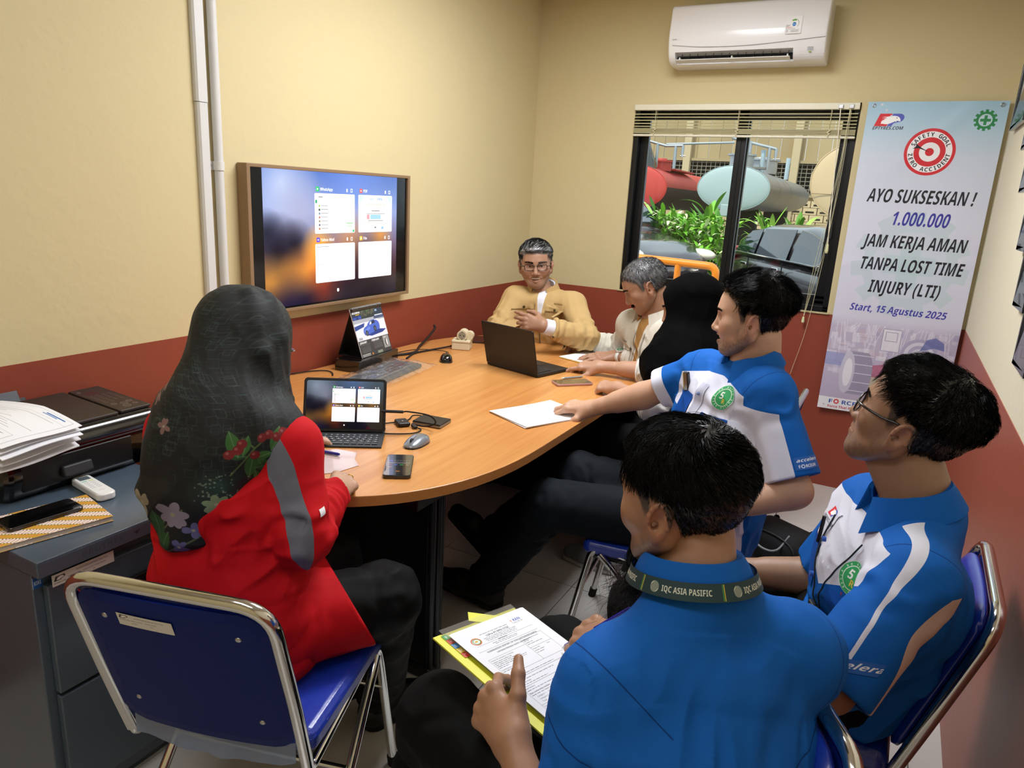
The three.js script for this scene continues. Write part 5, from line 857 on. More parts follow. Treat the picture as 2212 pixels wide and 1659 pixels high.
{ // laptop, lid towards the camera
  const ry = Math.atan2(0.254, -0.968), l = thing('laptop', 'open black laptop turned away, its lid back showing', 'laptop', [0.7025, T0, 1.4895], ry);
  const W = 0.311, D = 0.218;
  obj('base', bx(W, 0.014, D, 0, 0.008, D / 2, 0.004), S(0x151515, 0.45), l);
  obj('lid', extr(rrect(W, 0.205, 0.008), 0.007, 0.002).translate(0, 0.1025, -0.003).rotateX(-0.24).translate(0, 0.012, 0.0), S(0x131110, 0.38), l);
  obj('hinge', rod([-0.12, 0.013, 0.002], [0.12, 0.013, 0.002], 0.006), M.blackPlastic, l);
  const ks = []; for (let j = 0; j < 5; j++) for (let i = 0; i < 13; i++) ks.push(bx(0.018, 0.003, 0.015, -0.126 + i * 0.021, 0.0162, 0.035 + j * 0.018, 0.001)); obj('keys', ks, S(0x2a2a2a, 0.5), l).userData.kind = 'stuff';
  obj('touchpad', bx(0.1, 0.001, 0.06, 0, 0.0153, 0.17), S(0x1d1d1d, 0.3), l);
}
{ // cream socket block with a round extension socket
  const cream = S(0xd3c6a6, 0.55, { bumpMap: withRep(plasterBump, 2, 2), bumpScale: 0.0006 });
  const a = thing('socket_block', 'yellowed cream socket block with a round plug outlet on top', 'socket', [0.28, T0, 1.235], 0.37);
  obj('box', [bx(0.09, 0.036, 0.085, 0, 0.018, 0, 0.004), bx(0.094, 0.012, 0.089, 0, 0.042, 0, 0.004)], cream, a);
  const s = obj('round_outlet', [rod([0.004, 0.072, -0.035], [0.004, 0.072, 0.03], 0.026, 0.026, 28), rod([0.035, 0.068, -0.03], [0.035, 0.068, 0.012], 0.022, 0.022, 20)], cream, a);
  obj('outlet_face', [rod([0.004, 0.072, 0.0295], [0.004, 0.072, 0.0312], 0.019, 0.019, 24)], S(0x8d8672, 0.6), s);
  obj('pin_hole', [rod([-0.005, 0.073, 0.03], [-0.005, 0.073, 0.0318], 0.003), rod([0.013, 0.071, 0.03], [0.013, 0.071, 0.0318], 0.003), bx(0.006, 0.003, 0.002, 0.004, 0.089, 0.031), bx(0.006, 0.003, 0.002, 0.004, 0.055, 0.031)], M.rubber, s);
}
{ // loose sheets under the stretched hand, note pad, pens, plastic sleeve
  const st = thing('paper_stack', 'white stapled sheets under the fingers of the stretched arm', 'paper', [1.095, T0, 2.003], Math.atan2(0.42, -0.91));
  for (let i = 0; i < 4; i++) { const g = new THREE.BoxGeometry(0.215, 0.0009, 0.292, 12, 1, 16), p = g.attributes.position; for (let k = 0; k < p.count; k++) { const x = p.getX(k), z = p.getZ(k); p.setY(k, p.getY(k) + 0.0008 + i * 0.0011 + (i === 3 ? 0.002 : 0.001) * Math.sin(z * 9 + i) ** 2 + 0.02 * Math.max(0, z - 0.1) * (i / 3) + 0.012 * Math.max(0, -x - 0.06) * (i / 3)); } g.computeVertexNormals(); const m = part('sheet', g, M.paper, st); m.rotation.y = (i - 1.5) * 0.012; }
  const np = thing('note_pad', 'white note pad with yellow board under the writing pen', 'note pad', [0.895, T0, 0.985], Math.atan2(0.3, -0.95));
  obj('backing_board', bx(0.21, 0.004, 0.285, 0, 0.002, 0, 0.001), S(0xc9a83c, 0.6), np);
  const nt = canvasTex(300, 400, (g, w, h) => { g.fillStyle = '#f4f5f8'; g.fillRect(0, 0, w, h); g.strokeStyle = '#8a90a5'; g.lineWidth = 2; const r = rng(6); for (let j = 0; j < 5; j++) { g.beginPath(); for (let i = 0; i < 24; i++) g.lineTo(60 + i * 6, 120 + j * 26 + (r() - 0.5) * 10); g.stroke(); } });
  obj('top_page', bx(0.208, 0.004, 0.283, 0, 0.006, 0, 0.0008), [M.paper, M.paper, S(0xffffff, 0.85, { map: nt }), M.paper, M.paper, M.paper], np);
  const pen = (name, label, a, b, col, r = 0.0042) => { const t = thing(name, label, 'pen'); obj('barrel', rod(a, b, r, r, 14), P(col, 0.3, { clearcoat: 0.5 }), t); const A = V(...a), B = V(...b), d = B.clone().sub(A).normalize(), tip = A.clone().addScaledVector(d, -0.014); obj('tip', rod(tip.toArray(), a, 0.0008, r, 12), M.steel, t); obj('cap_end', rod(b, B.clone().addScaledVector(d, 0.006).toArray(), r * 0.9, r * 0.7, 12), P(col, 0.3), t); return t; };
  globalThis.makePen = pen;
  pen('ballpoint_pen', 'dark blue pen lying below the tablet keyboard', [0.672, T0 + 0.0062, 2.768], [0.803, T0 + 0.0062, 2.743], 0x14208c, 0.0046);
  pen('ballpoint_pen', 'clear grey pen lying beside the rose pink phone', [0.95, T0 + 0.0045, 1.468], [1.0, T0 + 0.0045, 1.392], 0x8c9298);
  const sl = new THREE.Shape(); [[0.6, 2.8], [0.688, 2.768], [0.765, 2.7], [0.83, 2.69], [0.86, 2.735], [0.9, 2.765], [0.885, 2.84], [0.84, 2.9], [0.66, 2.92]].forEach(([x, z], i) => sl[i ? 'lineTo' : 'moveTo'](x, -z)); sl.closePath();
  tag(obj('plastic_sleeve', new THREE.ExtrudeGeometry(sl, { depth: 0.0006, bevelEnabled: false }).rotateX(-Math.PI / 2).translate(0, T0, 0), P(0xe9d3cb, 0.18, { transmission: 0.35, thickness: 0, clearcoat: 0.6 })), 'pale pink plastic sleeve under the dark blue pen', 'plastic sleeve');
}
{ // backpack on the floor
  const b = thing('backpack', 'black backpack with a grey loop on the floor behind the chairs', 'bag', [1.93, 0, 1.5], -0.5);
  const g = new RoundedBoxGeometry(0.27, 0.34, 0.17, 6, 0.06), p = g.attributes.position; for (let i = 0; i < p.count; i++) { const k = 0.012 * fbm(p.getX(i) * 12, p.getY(i) * 12, p.getZ(i) * 12, 2); p.setXYZ(i, p.getX(i) * (1 + k * 4), p.getY(i), p.getZ(i) * (1 + k * 4)); } g.computeVertexNormals();
  const fab = S(0x14161b, 0.8, { bumpMap: withRep(weaveBump, 6, 6), bumpScale: 0.001 });
  obj('body', toCreasedNormals(g, 1).translate(0, 0.17, 0), fab, b);
  obj('pocket', bx(0.2, 0.17, 0.06, 0, 0.12, 0.09, 0.025), fab, b);
  obj('zip', tube([[-0.12, 0.2, 0.088], [-0.1, 0.3, 0.08], [0, 0.325, 0.075], [0.1, 0.3, 0.08], [0.12, 0.2, 0.088]], 0.003, 40, 6), M.darkGrey, b);
  obj('loop', tube([[-0.06, 0.33, 0.05], [-0.05, 0.285, 0.1], [0, 0.27, 0.11], [0.05, 0.285, 0.1], [0.06, 0.335, 0.05]], 0.004, 40, 8), S(0x8d9296, 0.5), b);
  part('strap', [tube([[-0.08, 0.33, -0.06], [-0.1, 0.25, -0.11], [-0.1, 0.1, -0.1]], 0.012, 30, 8), tube([[0.08, 0.33, -0.06], [0.1, 0.25, -0.11], [0.1, 0.1, -0.1]], 0.012, 30, 8)], fab, b);
}
// ---------------------------------------------------------------- figures: distance fields meshed as smooth surfaces
const clamp01 = (t) => t < 0 ? 0 : t > 1 ? 1 : t;
const sst = (a, b, t) => { t = clamp01((t - a) / (b - a)); return t * t * (3 - 2 * t); };
const smin = (a, b, k) => { const h = Math.max(k - Math.abs(a - b), 0); return Math.min(a, b) - h * h / (4 * k); };
const smax = (a, b, k) => -smin(-a, -b, k);
const sub3 = (a, b) => [a[0] - b[0], a[1] - b[1], a[2] - b[2]], add3 = (a, b, s = 1) => [a[0] + b[0] * s, a[1] + b[1] * s, a[2] + b[2] * s];
const dot3 = (a, b) => a[0] * b[0] + a[1] * b[1] + a[2] * b[2], len3 = (a) => Math.hypot(a[0], a[1], a[2]);
const nrm = (a) => { const l = len3(a) || 1; return [a[0] / l, a[1] / l, a[2] / l]; }, crs = (a, b) => [a[1] * b[2] - a[2] * b[1], a[2] * b[0] - a[0] * b[2], a[0] * b[1] - a[1] * b[0]];
const mix3 = (a, b, t) => [a[0] + (b[0] - a[0]) * t, a[1] + (b[1] - a[1]) * t, a[2] + (b[2] - a[2]) * t];
// each primitive: { f(x,y,z), c: bounding centre, r: bounding radius, k: blend, sub?: carve }
function cone(a, b, ra, rb, k = 0.02, disp) {
  const [ax, ay, az] = a, bx_ = b[0] - ax, by_ = b[1] - ay, bz_ = b[2] - az, q = bx_ * bx_ + by_ * by_ + bz_ * bz_ || 1e-9;
  const f = (x, y, z) => { const px = x - ax, py = y - ay, pz = z - az, h = clamp01((px * bx_ + py * by_ + pz * bz_) / q); const d = Math.hypot(px - bx_ * h, py - by_ * h, pz - bz_ * h) - (ra + (rb - ra) * h); return disp && d < 0.045 && d > -0.045 ? d - disp(x, y, z, h) : d; };
  return { f, c: mix3(a, b, 0.5), r: Math.sqrt(q) / 2 + Math.max(ra, rb) + (disp ? 0.02 : 0), k };
}
function ell(c, r, k = 0.02, ax) { // ax: [X, Y, Z] unit axes
  const [rx, ry, rz] = r, [cx, cy, cz] = c, m = Math.min(rx, ry, rz);
  const f = ax ? (x, y, z) => { x -= cx; y -= cy; z -= cz; const X = ax[0][0] * x + ax[0][1] * y + ax[0][2] * z, Y = ax[1][0] * x + ax[1][1] * y + ax[1][2] * z, Z = ax[2][0] * x + ax[2][1] * y + ax[2][2] * z; const k0 = Math.hypot(X / rx, Y / ry, Z / rz), k1 = Math.hypot(X / rx / rx, Y / ry / ry, Z / rz / rz); return k1 < 1e-9 ? -m : k0 * (k0 - 1) / k1; }
    : (x, y, z) => { x -= cx; y -= cy; z -= cz; const k0 = Math.hypot(x / rx, y / ry, z / rz), k1 = Math.hypot(x / rx / rx, y / ry / ry, z / rz / rz); return k1 < 1e-9 ? -m : k0 * (k0 - 1) / k1; };
  return { f, c, r: Math.max(rx, ry, rz), k };
}
// a tube of elliptical section between two stations { c, a, b, l } (l: lateral axis, a: half width, b: half depth)
function slab(s0, s1, k = 0.05, disp) {
  const d = sub3(s1.c, s0.c), q = dot3(d, d), ax = nrm(d);
  const f = (x, y, z) => {
    const px = x - s0.c[0], py = y - s0.c[1], pz = z - s0.c[2], h0 = (px * d[0] + py * d[1] + pz * d[2]) / q, h = clamp01(h0);
    const cx = px - d[0] * h, cy = py - d[1] * h, cz = pz - d[2] * h;
    let lx = s0.l[0] + (s1.l[0] - s0.l[0]) * h, ly = s0.l[1] + (s1.l[1] - s0.l[1]) * h, lz = s0.l[2] + (s1.l[2] - s0.l[2]) * h;
    const t = lx * ax[0] + ly * ax[1] + lz * ax[2]; lx -= t * ax[0]; ly -= t * ax[1]; lz -= t * ax[2]; const ll = Math.hypot(lx, ly, lz) || 1; lx /= ll; ly /= ll; lz /= ll;
    const u = cx * lx + cy * ly + cz * lz, w = cx * (ax[1] * lz - ax[2] * ly) + cy * (ax[2] * lx - ax[0] * lz) + cz * (ax[0] * ly - ax[1] * lx), v = cx * ax[0] + cy * ax[1] + cz * ax[2];
    const a = s0.a + (s1.a - s0.a) * h, b = s0.b + (s1.b - s0.b) * h, e = Math.min(a, b) * 0.6;
    const k0 = Math.hypot(u / a, w / b, v / e), k1 = Math.hypot(u / a / a, w / b / b, v / e / e);
    const D = k1 < 1e-9 ? -e : k0 * (k0 - 1) / k1;
    return disp && D < 0.045 && D > -0.045 ? D - disp(x, y, z, h, u, w) : D;
  };
  return { f, c: mix3(s0.c, s1.c, 0.5), r: Math.sqrt(q) / 2 + Math.max(s0.a, s0.b, s1.a, s1.b) + 0.02, k };
}
function field(prims, post) { // smooth union in order, then carve
  const add = prims.filter((p) => !p.sub), cut = prims.filter((p) => p.sub);
  return (x, y, z) => {
    let d = 1e3;
    for (const p of add) { const L = Math.hypot(x - p.c[0], y - p.c[1], z - p.c[2]) - p.r; if (L > d + p.k && d < 900) continue; const e = p.f(x, y, z); d = d > 900 ? e : smin(d, e, p.k); }
    for (const p of cut) { const L = Math.hypot(x - p.c[0], y - p.c[1], z - p.c[2]) - p.r; if (-L < d - p.k && L > 0 && -L + p.k < d) continue; d = smax(d, -p.f(x, y, z), p.k); }
    return post ? post(d, x, y, z) : d;
  };
}
const bounds = (prims, m = 0.02) => { const lo = [1e9, 1e9, 1e9], hi = [-1e9, -1e9, -1e9]; for (const p of prims) if (!p.sub) for (let i = 0; i < 3; i++) { lo[i] = Math.min(lo[i], p.c[i] - p.r - m); hi[i] = Math.max(hi[i], p.c[i] + p.r + m); } return [lo, hi]; };
function meshField(F, [lo, hi], cell, margin = 0.02) { // naive surface nets, skipping blocks far from the surface
  const n = [0, 1, 2].map((i) => Math.ceil((hi[i] - lo[i]) / cell / 8) * 8 + 1), [nx, ny, nz] = n, A = new Float32Array(nx * ny * nz).fill(1), B = 8, hd = cell * B * Math.sqrt(3) / 2 * 1.35 + margin;
  const at = (i, j, k) => (k * ny + j) * nx + i, live = [];
  const done = new Uint8Array(nx * ny * nz);
  for (let k = 0; k < nz - 1; k += B) for (let j = 0; j < ny - 1; j += B) for (let i = 0; i < nx - 1; i += B) {
    const d = F(lo[0] + (i + B / 2) * cell, lo[1] + (j + B / 2) * cell, lo[2] + (k + B / 2) * cell);
    const far = Math.abs(d) > hd; if (!far) live.push([i, j, k]);
    for (let c = k; c <= k + B && c < nz; c++) for (let b = j; b <= j + B && b < ny; b++) for (let a = i; a <= i + B && a < nx; a++) {
      const q = at(a, b, c); if (far) { if (!done[q]) A[q] = d; } else if (!done[q]) { A[q] = F(lo[0] + a * cell, lo[1] + b * cell, lo[2] + c * cell); done[q] = 1; }
    }
  }
  const vid = new Map(), pos = [], idx = [];
  const vert = (i, j, k) => {
    const key = at(i, j, k), got = vid.get(key); if (got !== undefined) return got;
    let x = 0, y = 0, z = 0, m = 0; const v = [A[key], A[at(i + 1, j, k)], A[at(i, j + 1, k)], A[at(i + 1, j + 1, k)], A[at(i, j, k + 1)], A[at(i + 1, j, k + 1)], A[at(i, j + 1, k + 1)], A[at(i + 1, j + 1, k + 1)]];
    for (const [a, b] of EDGES) if ((v[a] < 0) !== (v[b] < 0)) { const t = v[a] / (v[a] - v[b]); x += (a & 1) + ((b & 1) - (a & 1)) * t; y += (a >> 1 & 1) + ((b >> 1 & 1) - (a >> 1 & 1)) * t; z += (a >> 2) + ((b >> 2) - (a >> 2)) * t; m++; }
    const id = pos.length / 3; pos.push(lo[0] + (i + x / m) * cell, lo[1] + (j + y / m) * cell, lo[2] + (k + z / m) * cell); vid.set(key, id); return id;
  };
  for (const [I, J, K] of live) for (let k = K; k < K + B; k++) for (let j = J; j < J + B; j++) for (let i = I; i < I + B; i++) {
    const a = A[at(i, j, k)] < 0;
    if (j > 0 && k > 0 && i < nx - 1 && a !== A[at(i + 1, j, k)] < 0) quad(idx, a, vert(i, j - 1, k - 1), vert(i, j, k - 1), vert(i, j, k), vert(i, j - 1, k));
    if (i > 0 && k > 0 && j < ny - 1 && a !== A[at(i, j + 1, k)] < 0) quad(idx, a, vert(i - 1, j, k - 1), vert(i - 1, j, k), vert(i, j, k), vert(i, j, k - 1));
    if (i > 0 && j > 0 && k < nz - 1 && a !== A[at(i, j, k + 1)] < 0) quad(idx, a, vert(i - 1, j - 1, k), vert(i, j - 1, k), vert(i, j, k), vert(i - 1, j, k));
  }
  const e = cell * 0.35, N = new Float32Array(pos.length);
  for (let q = 0; q < pos.length; q += 3) {
    const x = pos[q], y = pos[q + 1], z = pos[q + 2], f1 = F(x + e, y - e, z - e), f2 = F(x - e, y - e, z + e), f3 = F(x - e, y + e, z - e), f4 = F(x + e, y + e, z + e);
    let gx = f1 - f2 - f3 + f4, gy = -f1 - f2 + f3 + f4, gz = -f1 + f2 - f3 + f4; const l = Math.hypot(gx, gy, gz) || 1, g = l / (4 * e); gx /= l; gy /= l; gz /= l;
    const d = Math.max(-cell * 0.4, Math.min(cell * 0.4, (f1 + f2 + f3 + f4) / 4 / Math.max(g, 0.5))); pos[q] -= gx * d; pos[q + 1] -= gy * d; pos[q + 2] -= gz * d; N[q] = gx; N[q + 1] = gy; N[q + 2] = gz;
  }
  const g = new THREE.BufferGeometry(); g.setAttribute('position', new THREE.Float32BufferAttribute(pos, 3)); g.setAttribute('normal', new THREE.BufferAttribute(N, 3)); g.setIndex(idx);
  return g;
}
const EDGES = [[0, 1], [2, 3], [4, 5], [6, 7], [0, 2], [1, 3], [4, 6], [5, 7], [0, 4], [1, 5], [2, 6], [3, 7]];
function quad(idx, inside, a, b, c, d) { inside ? idx.push(a, b, c, a, c, d) : idx.push(a, c, b, a, d, c); }
function boxUV(g) { // not indexed, uv in metres from each triangle's main direction
  if (g.index) g = g.toNonIndexed();
  const p = g.attributes.position, n = g.attributes.normal, uv = new Float32Array(p.count * 2);
  for (let t = 0; t < p.count; t += 3) {
    const ax = Math.abs(n.getX(t) + n.getX(t + 1) + n.getX(t + 2)), ay = Math.abs(n.getY(t) + n.getY(t + 1) + n.getY(t + 2)), az = Math.abs(n.getZ(t) + n.getZ(t + 1) + n.getZ(t + 2));
    for (let i = t; i < t + 3; i++) { const x = p.getX(i), y = p.getY(i), z = p.getZ(i); uv[i * 2] = ax > ay && ax > az ? z : x; uv[i * 2 + 1] = ay > ax && ay > az ? z : y; }
  }
  g.setAttribute('uv', new THREE.BufferAttribute(uv, 2));
  return g;
}
function splitGeo(g, fn) { // clip into [fn < 0, fn >= 0]
  if (g.index) g = g.toNonIndexed();
  const p = g.attributes.position.array, n = g.attributes.normal.array, out = [[[], []], [[], []]];
  const emit = (s, A) => { for (const v of A) { out[s][0].push(v[0], v[1], v[2]); out[s][1].push(v[3], v[4], v[5]); } };
  for (let t = 0; t < p.length; t += 9) {
    const v = [0, 3, 6].map((o) => [p[t + o], p[t + o + 1], p[t + o + 2], n[t + o], n[t + o + 1], n[t + o + 2]]), d = v.map((a) => fn(a[0], a[1], a[2])), s = d.map((q) => q < 0 ? 0 : 1);
    if (s[0] === s[1] && s[1] === s[2]) { emit(s[0], v); continue; }
    const k = s[0] === s[1] ? 2 : s[1] === s[2] ? 0 : 1, a = v[k], b = v[(k + 1) % 3], c = v[(k + 2) % 3], da = d[k], L = (u, w, t2) => u.map((q, i) => q + (w[i] - q) * t2);
    const ab = L(a, b, da / (da - d[(k + 1) % 3])), ac = L(a, c, da / (da - d[(k + 2) % 3]));
    emit(s[k], [a, ab, ac]); emit(1 - s[k], [ab, b, c, ab, c, ac]);
  }
  return out.map(([P_, N_]) => { const q = new THREE.BufferGeometry(); q.setAttribute('position', new THREE.Float32BufferAttribute(P_, 3)); q.setAttribute('normal', new THREE.Float32BufferAttribute(N_, 3)); return q; });
}
// project a small flat patch (grid of w x h about point o, axes u, v) along dir on to a field
function patch(F, o, u, v, dir, w, h, off = 0.0015, nu = 16, nv = 16, shape) {
  const pos = [], uv = [], idx = [];
  for (let j = 0; j <= nv; j++) for (let i = 0; i <= nu; i++) {
    let a = i / nu - 0.5, b = j / nv - 0.5; const s = shape ? shape(a, b) : [a, b];
    let p = add3(add3(o, u, s[0] * w), v, s[1] * h); p = add3(p, dir, -0.08);
    for (let k = 0; k < 60; k++) { const d = F(p[0], p[1], p[2]) - off; if (Math.abs(d) < 0.0003) break; p = add3(p, dir, Math.max(-0.01, Math.min(0.012, d * 0.8))); }
    pos.push(...p); uv.push(s[0] + 0.5, s[1] + 0.5);
  }
  for (let j = 0; j < nv; j++) for (let i = 0; i < nu; i++) { const a = j * (nu + 1) + i; idx.push(a, a + 1, a + nu + 1, a + 1, a + nu + 2, a + nu + 1); }
  const g = new THREE.BufferGeometry(); g.setAttribute('position', new THREE.Float32BufferAttribute(pos, 3)); g.setAttribute('uv', new THREE.Float32BufferAttribute(uv, 2)); g.setIndex(idx); g.computeVertexNormals();
  return g;
}
const disc = (a, b) => { const m = Math.max(Math.abs(a), Math.abs(b)), l = Math.hypot(a, b) || 1; return [a * m / l, b * m / l]; };
// cloth folds: ridged noise drawn out along a direction
function folds(dir, amp, along, across, seed) {
  const d = nrm(dir), e = nrm(Math.abs(d[1]) < 0.8 ? crs(d, [0, 1, 0]) : crs(d, [1, 0, 0])), f = crs(d, e);
  return (x, y, z) => { const u = (x * d[0] + y * d[1] + z * d[2]) * along + seed * 7.1, v = (x * e[0] + y * e[1] + z * e[2]) * across, w = (x * f[0] + y * f[1] + z * f[2]) * across; const q = noise3(u, v + 0.7 * noise3(u * 0.7, v * 0.4, seed), w); return amp * (1 - 2 * Math.abs(q)) ; };
}
function ringFolds(amp, n, h0, wid, seed) { return (x, y, z, h) => { const e = (h - h0) / wid, q = Math.exp(-e * e); return q < 0.02 ? 0 : amp * q * (Math.sin(h * n + 5 * noise3(x * 16, y * 16, z * 16 + seed)) + 0.5 * noise3(x * 40, y * 40, z * 40)); }; }
// ---- hands
// wrist w, finger direction f, back-of-hand direction d, side 'r' | 'l'; curls: [index, middle, ring, little] each [c1, c2, c3, spread]; thumb: three segment directions in (t, f, d)
function handPrims(w, f, d, side, curls, thumb, s = 1) {
  f = nrm(f); d = nrm(sub3(d, [0, 1, 2].map((i) => f[i] * dot3(d, f)))); const t = side === 'r' ? crs(d, f) : crs(f, d);
  const P3 = (a, b, c) => [0, 1, 2].map((i) => w[i] + s * (a * t[i] + b * f[i] + c * d[i]));
  const D3 = (a, b, c) => [0, 1, 2].map((i) => a * t[i] + b * f[i] + c * d[i]);
  const out = [], kn = [[0.027, 0.088, 0.0], [0.0065, 0.092, 0.002], [-0.0135, 0.087, 0.0], [-0.0305, 0.078, -0.003]];
  const ln = [[0.043, 0.026, 0.02], [0.047, 0.03, 0.021], [0.043, 0.028, 0.021], [0.034, 0.021, 0.018]], rr = [[0.0105, 0.0092, 0.0083, 0.0068], [0.0107, 0.0094, 0.0084, 0.007], [0.0102, 0.009, 0.008, 0.0067], [0.0092, 0.008, 0.0072, 0.006]];
  out.push(ell(P3(0, 0.006, 0), [0.03 * s, 0.026 * s, 0.021 * s], 0.02, [t, f, d]));
  kn.forEach((k, i) => out.push(cone(P3(0.012 - 0.008 * i, 0.01, 0), P3(...k), 0.0165 * s, (0.0125 - 0.0006 * i) * s, 0.016)));
  out.push(cone(P3(0.016, 0.03, -0.01), P3(-0.018, 0.035, -0.01), 0.015 * s, 0.014 * s, 0.015));
  const nails = [];
  kn.forEach((k, i) => {
    const [c1, c2, c3, sp = 0] = curls[i]; let ang = 0, p = k.slice();
    [c1, c2, c3].forEach((c, j) => { ang += c; const L = ln[i][j], dir = [Math.sin(sp) * Math.cos(ang), Math.cos(ang) * Math.cos(sp), -Math.sin(ang)]; const q = [p[0] + dir[0] * L, p[1] + dir[1] * L, p[2] + dir[2] * L]; out.push(cone(P3(...p), P3(...q), rr[i][j] * s, rr[i][j + 1] * s, j ? 0.004 : 0.009)); if (j === 2) nails.push([P3(q[0] - dir[0] * 0.007 + 0, q[1] - dir[1] * 0.007 + Math.sin(ang) * 0.0052, q[2] - dir[2] * 0.007 + Math.cos(ang) * 0.0052), D3(...dir), D3(0, Math.sin(ang), Math.cos(ang)), D3(1, 0, 0)]); p = q; });
    out.push(ell(P3(k[0], k[1] + 0.002, k[2] + 0.004), [0.009 * s, 0.009 * s, 0.008 * s], 0.008));
  });
  let p = [0.016, 0.018, -0.008]; [0.046, 0.034, 0.028].forEach((L, j) => { const v = nrm(thumb[j]), q = add3(p, v, L); out.push(cone(P3(...p), P3(...q), [0.0165, 0.0125, 0.011][j] * s, [0.0128, 0.0112, 0.0085][j] * s, j ? 0.006 : 0.02)); p = q; });
  out.nails = nails;
  return out;
}
const C = { flat: [[0.08, 0.1, 0.08, 0.08], [0.05, 0.1, 0.08, 0.02], [0.08, 0.1, 0.08, -0.05], [0.12, 0.12, 0.1, -0.14]], relaxed: [[0.35, 0.45, 0.3, 0.06], [0.42, 0.55, 0.35, 0.02], [0.5, 0.6, 0.4, -0.02], [0.55, 0.65, 0.4, -0.08]], loose: [[0.7, 0.9, 0.5], [0.8, 1.0, 0.55], [0.85, 1.05, 0.6], [0.9, 1.05, 0.6]], grip: [[0.9, 1.1, 0.6], [1.05, 1.25, 0.7], [1.15, 1.3, 0.75], [1.2, 1.3, 0.75]] };
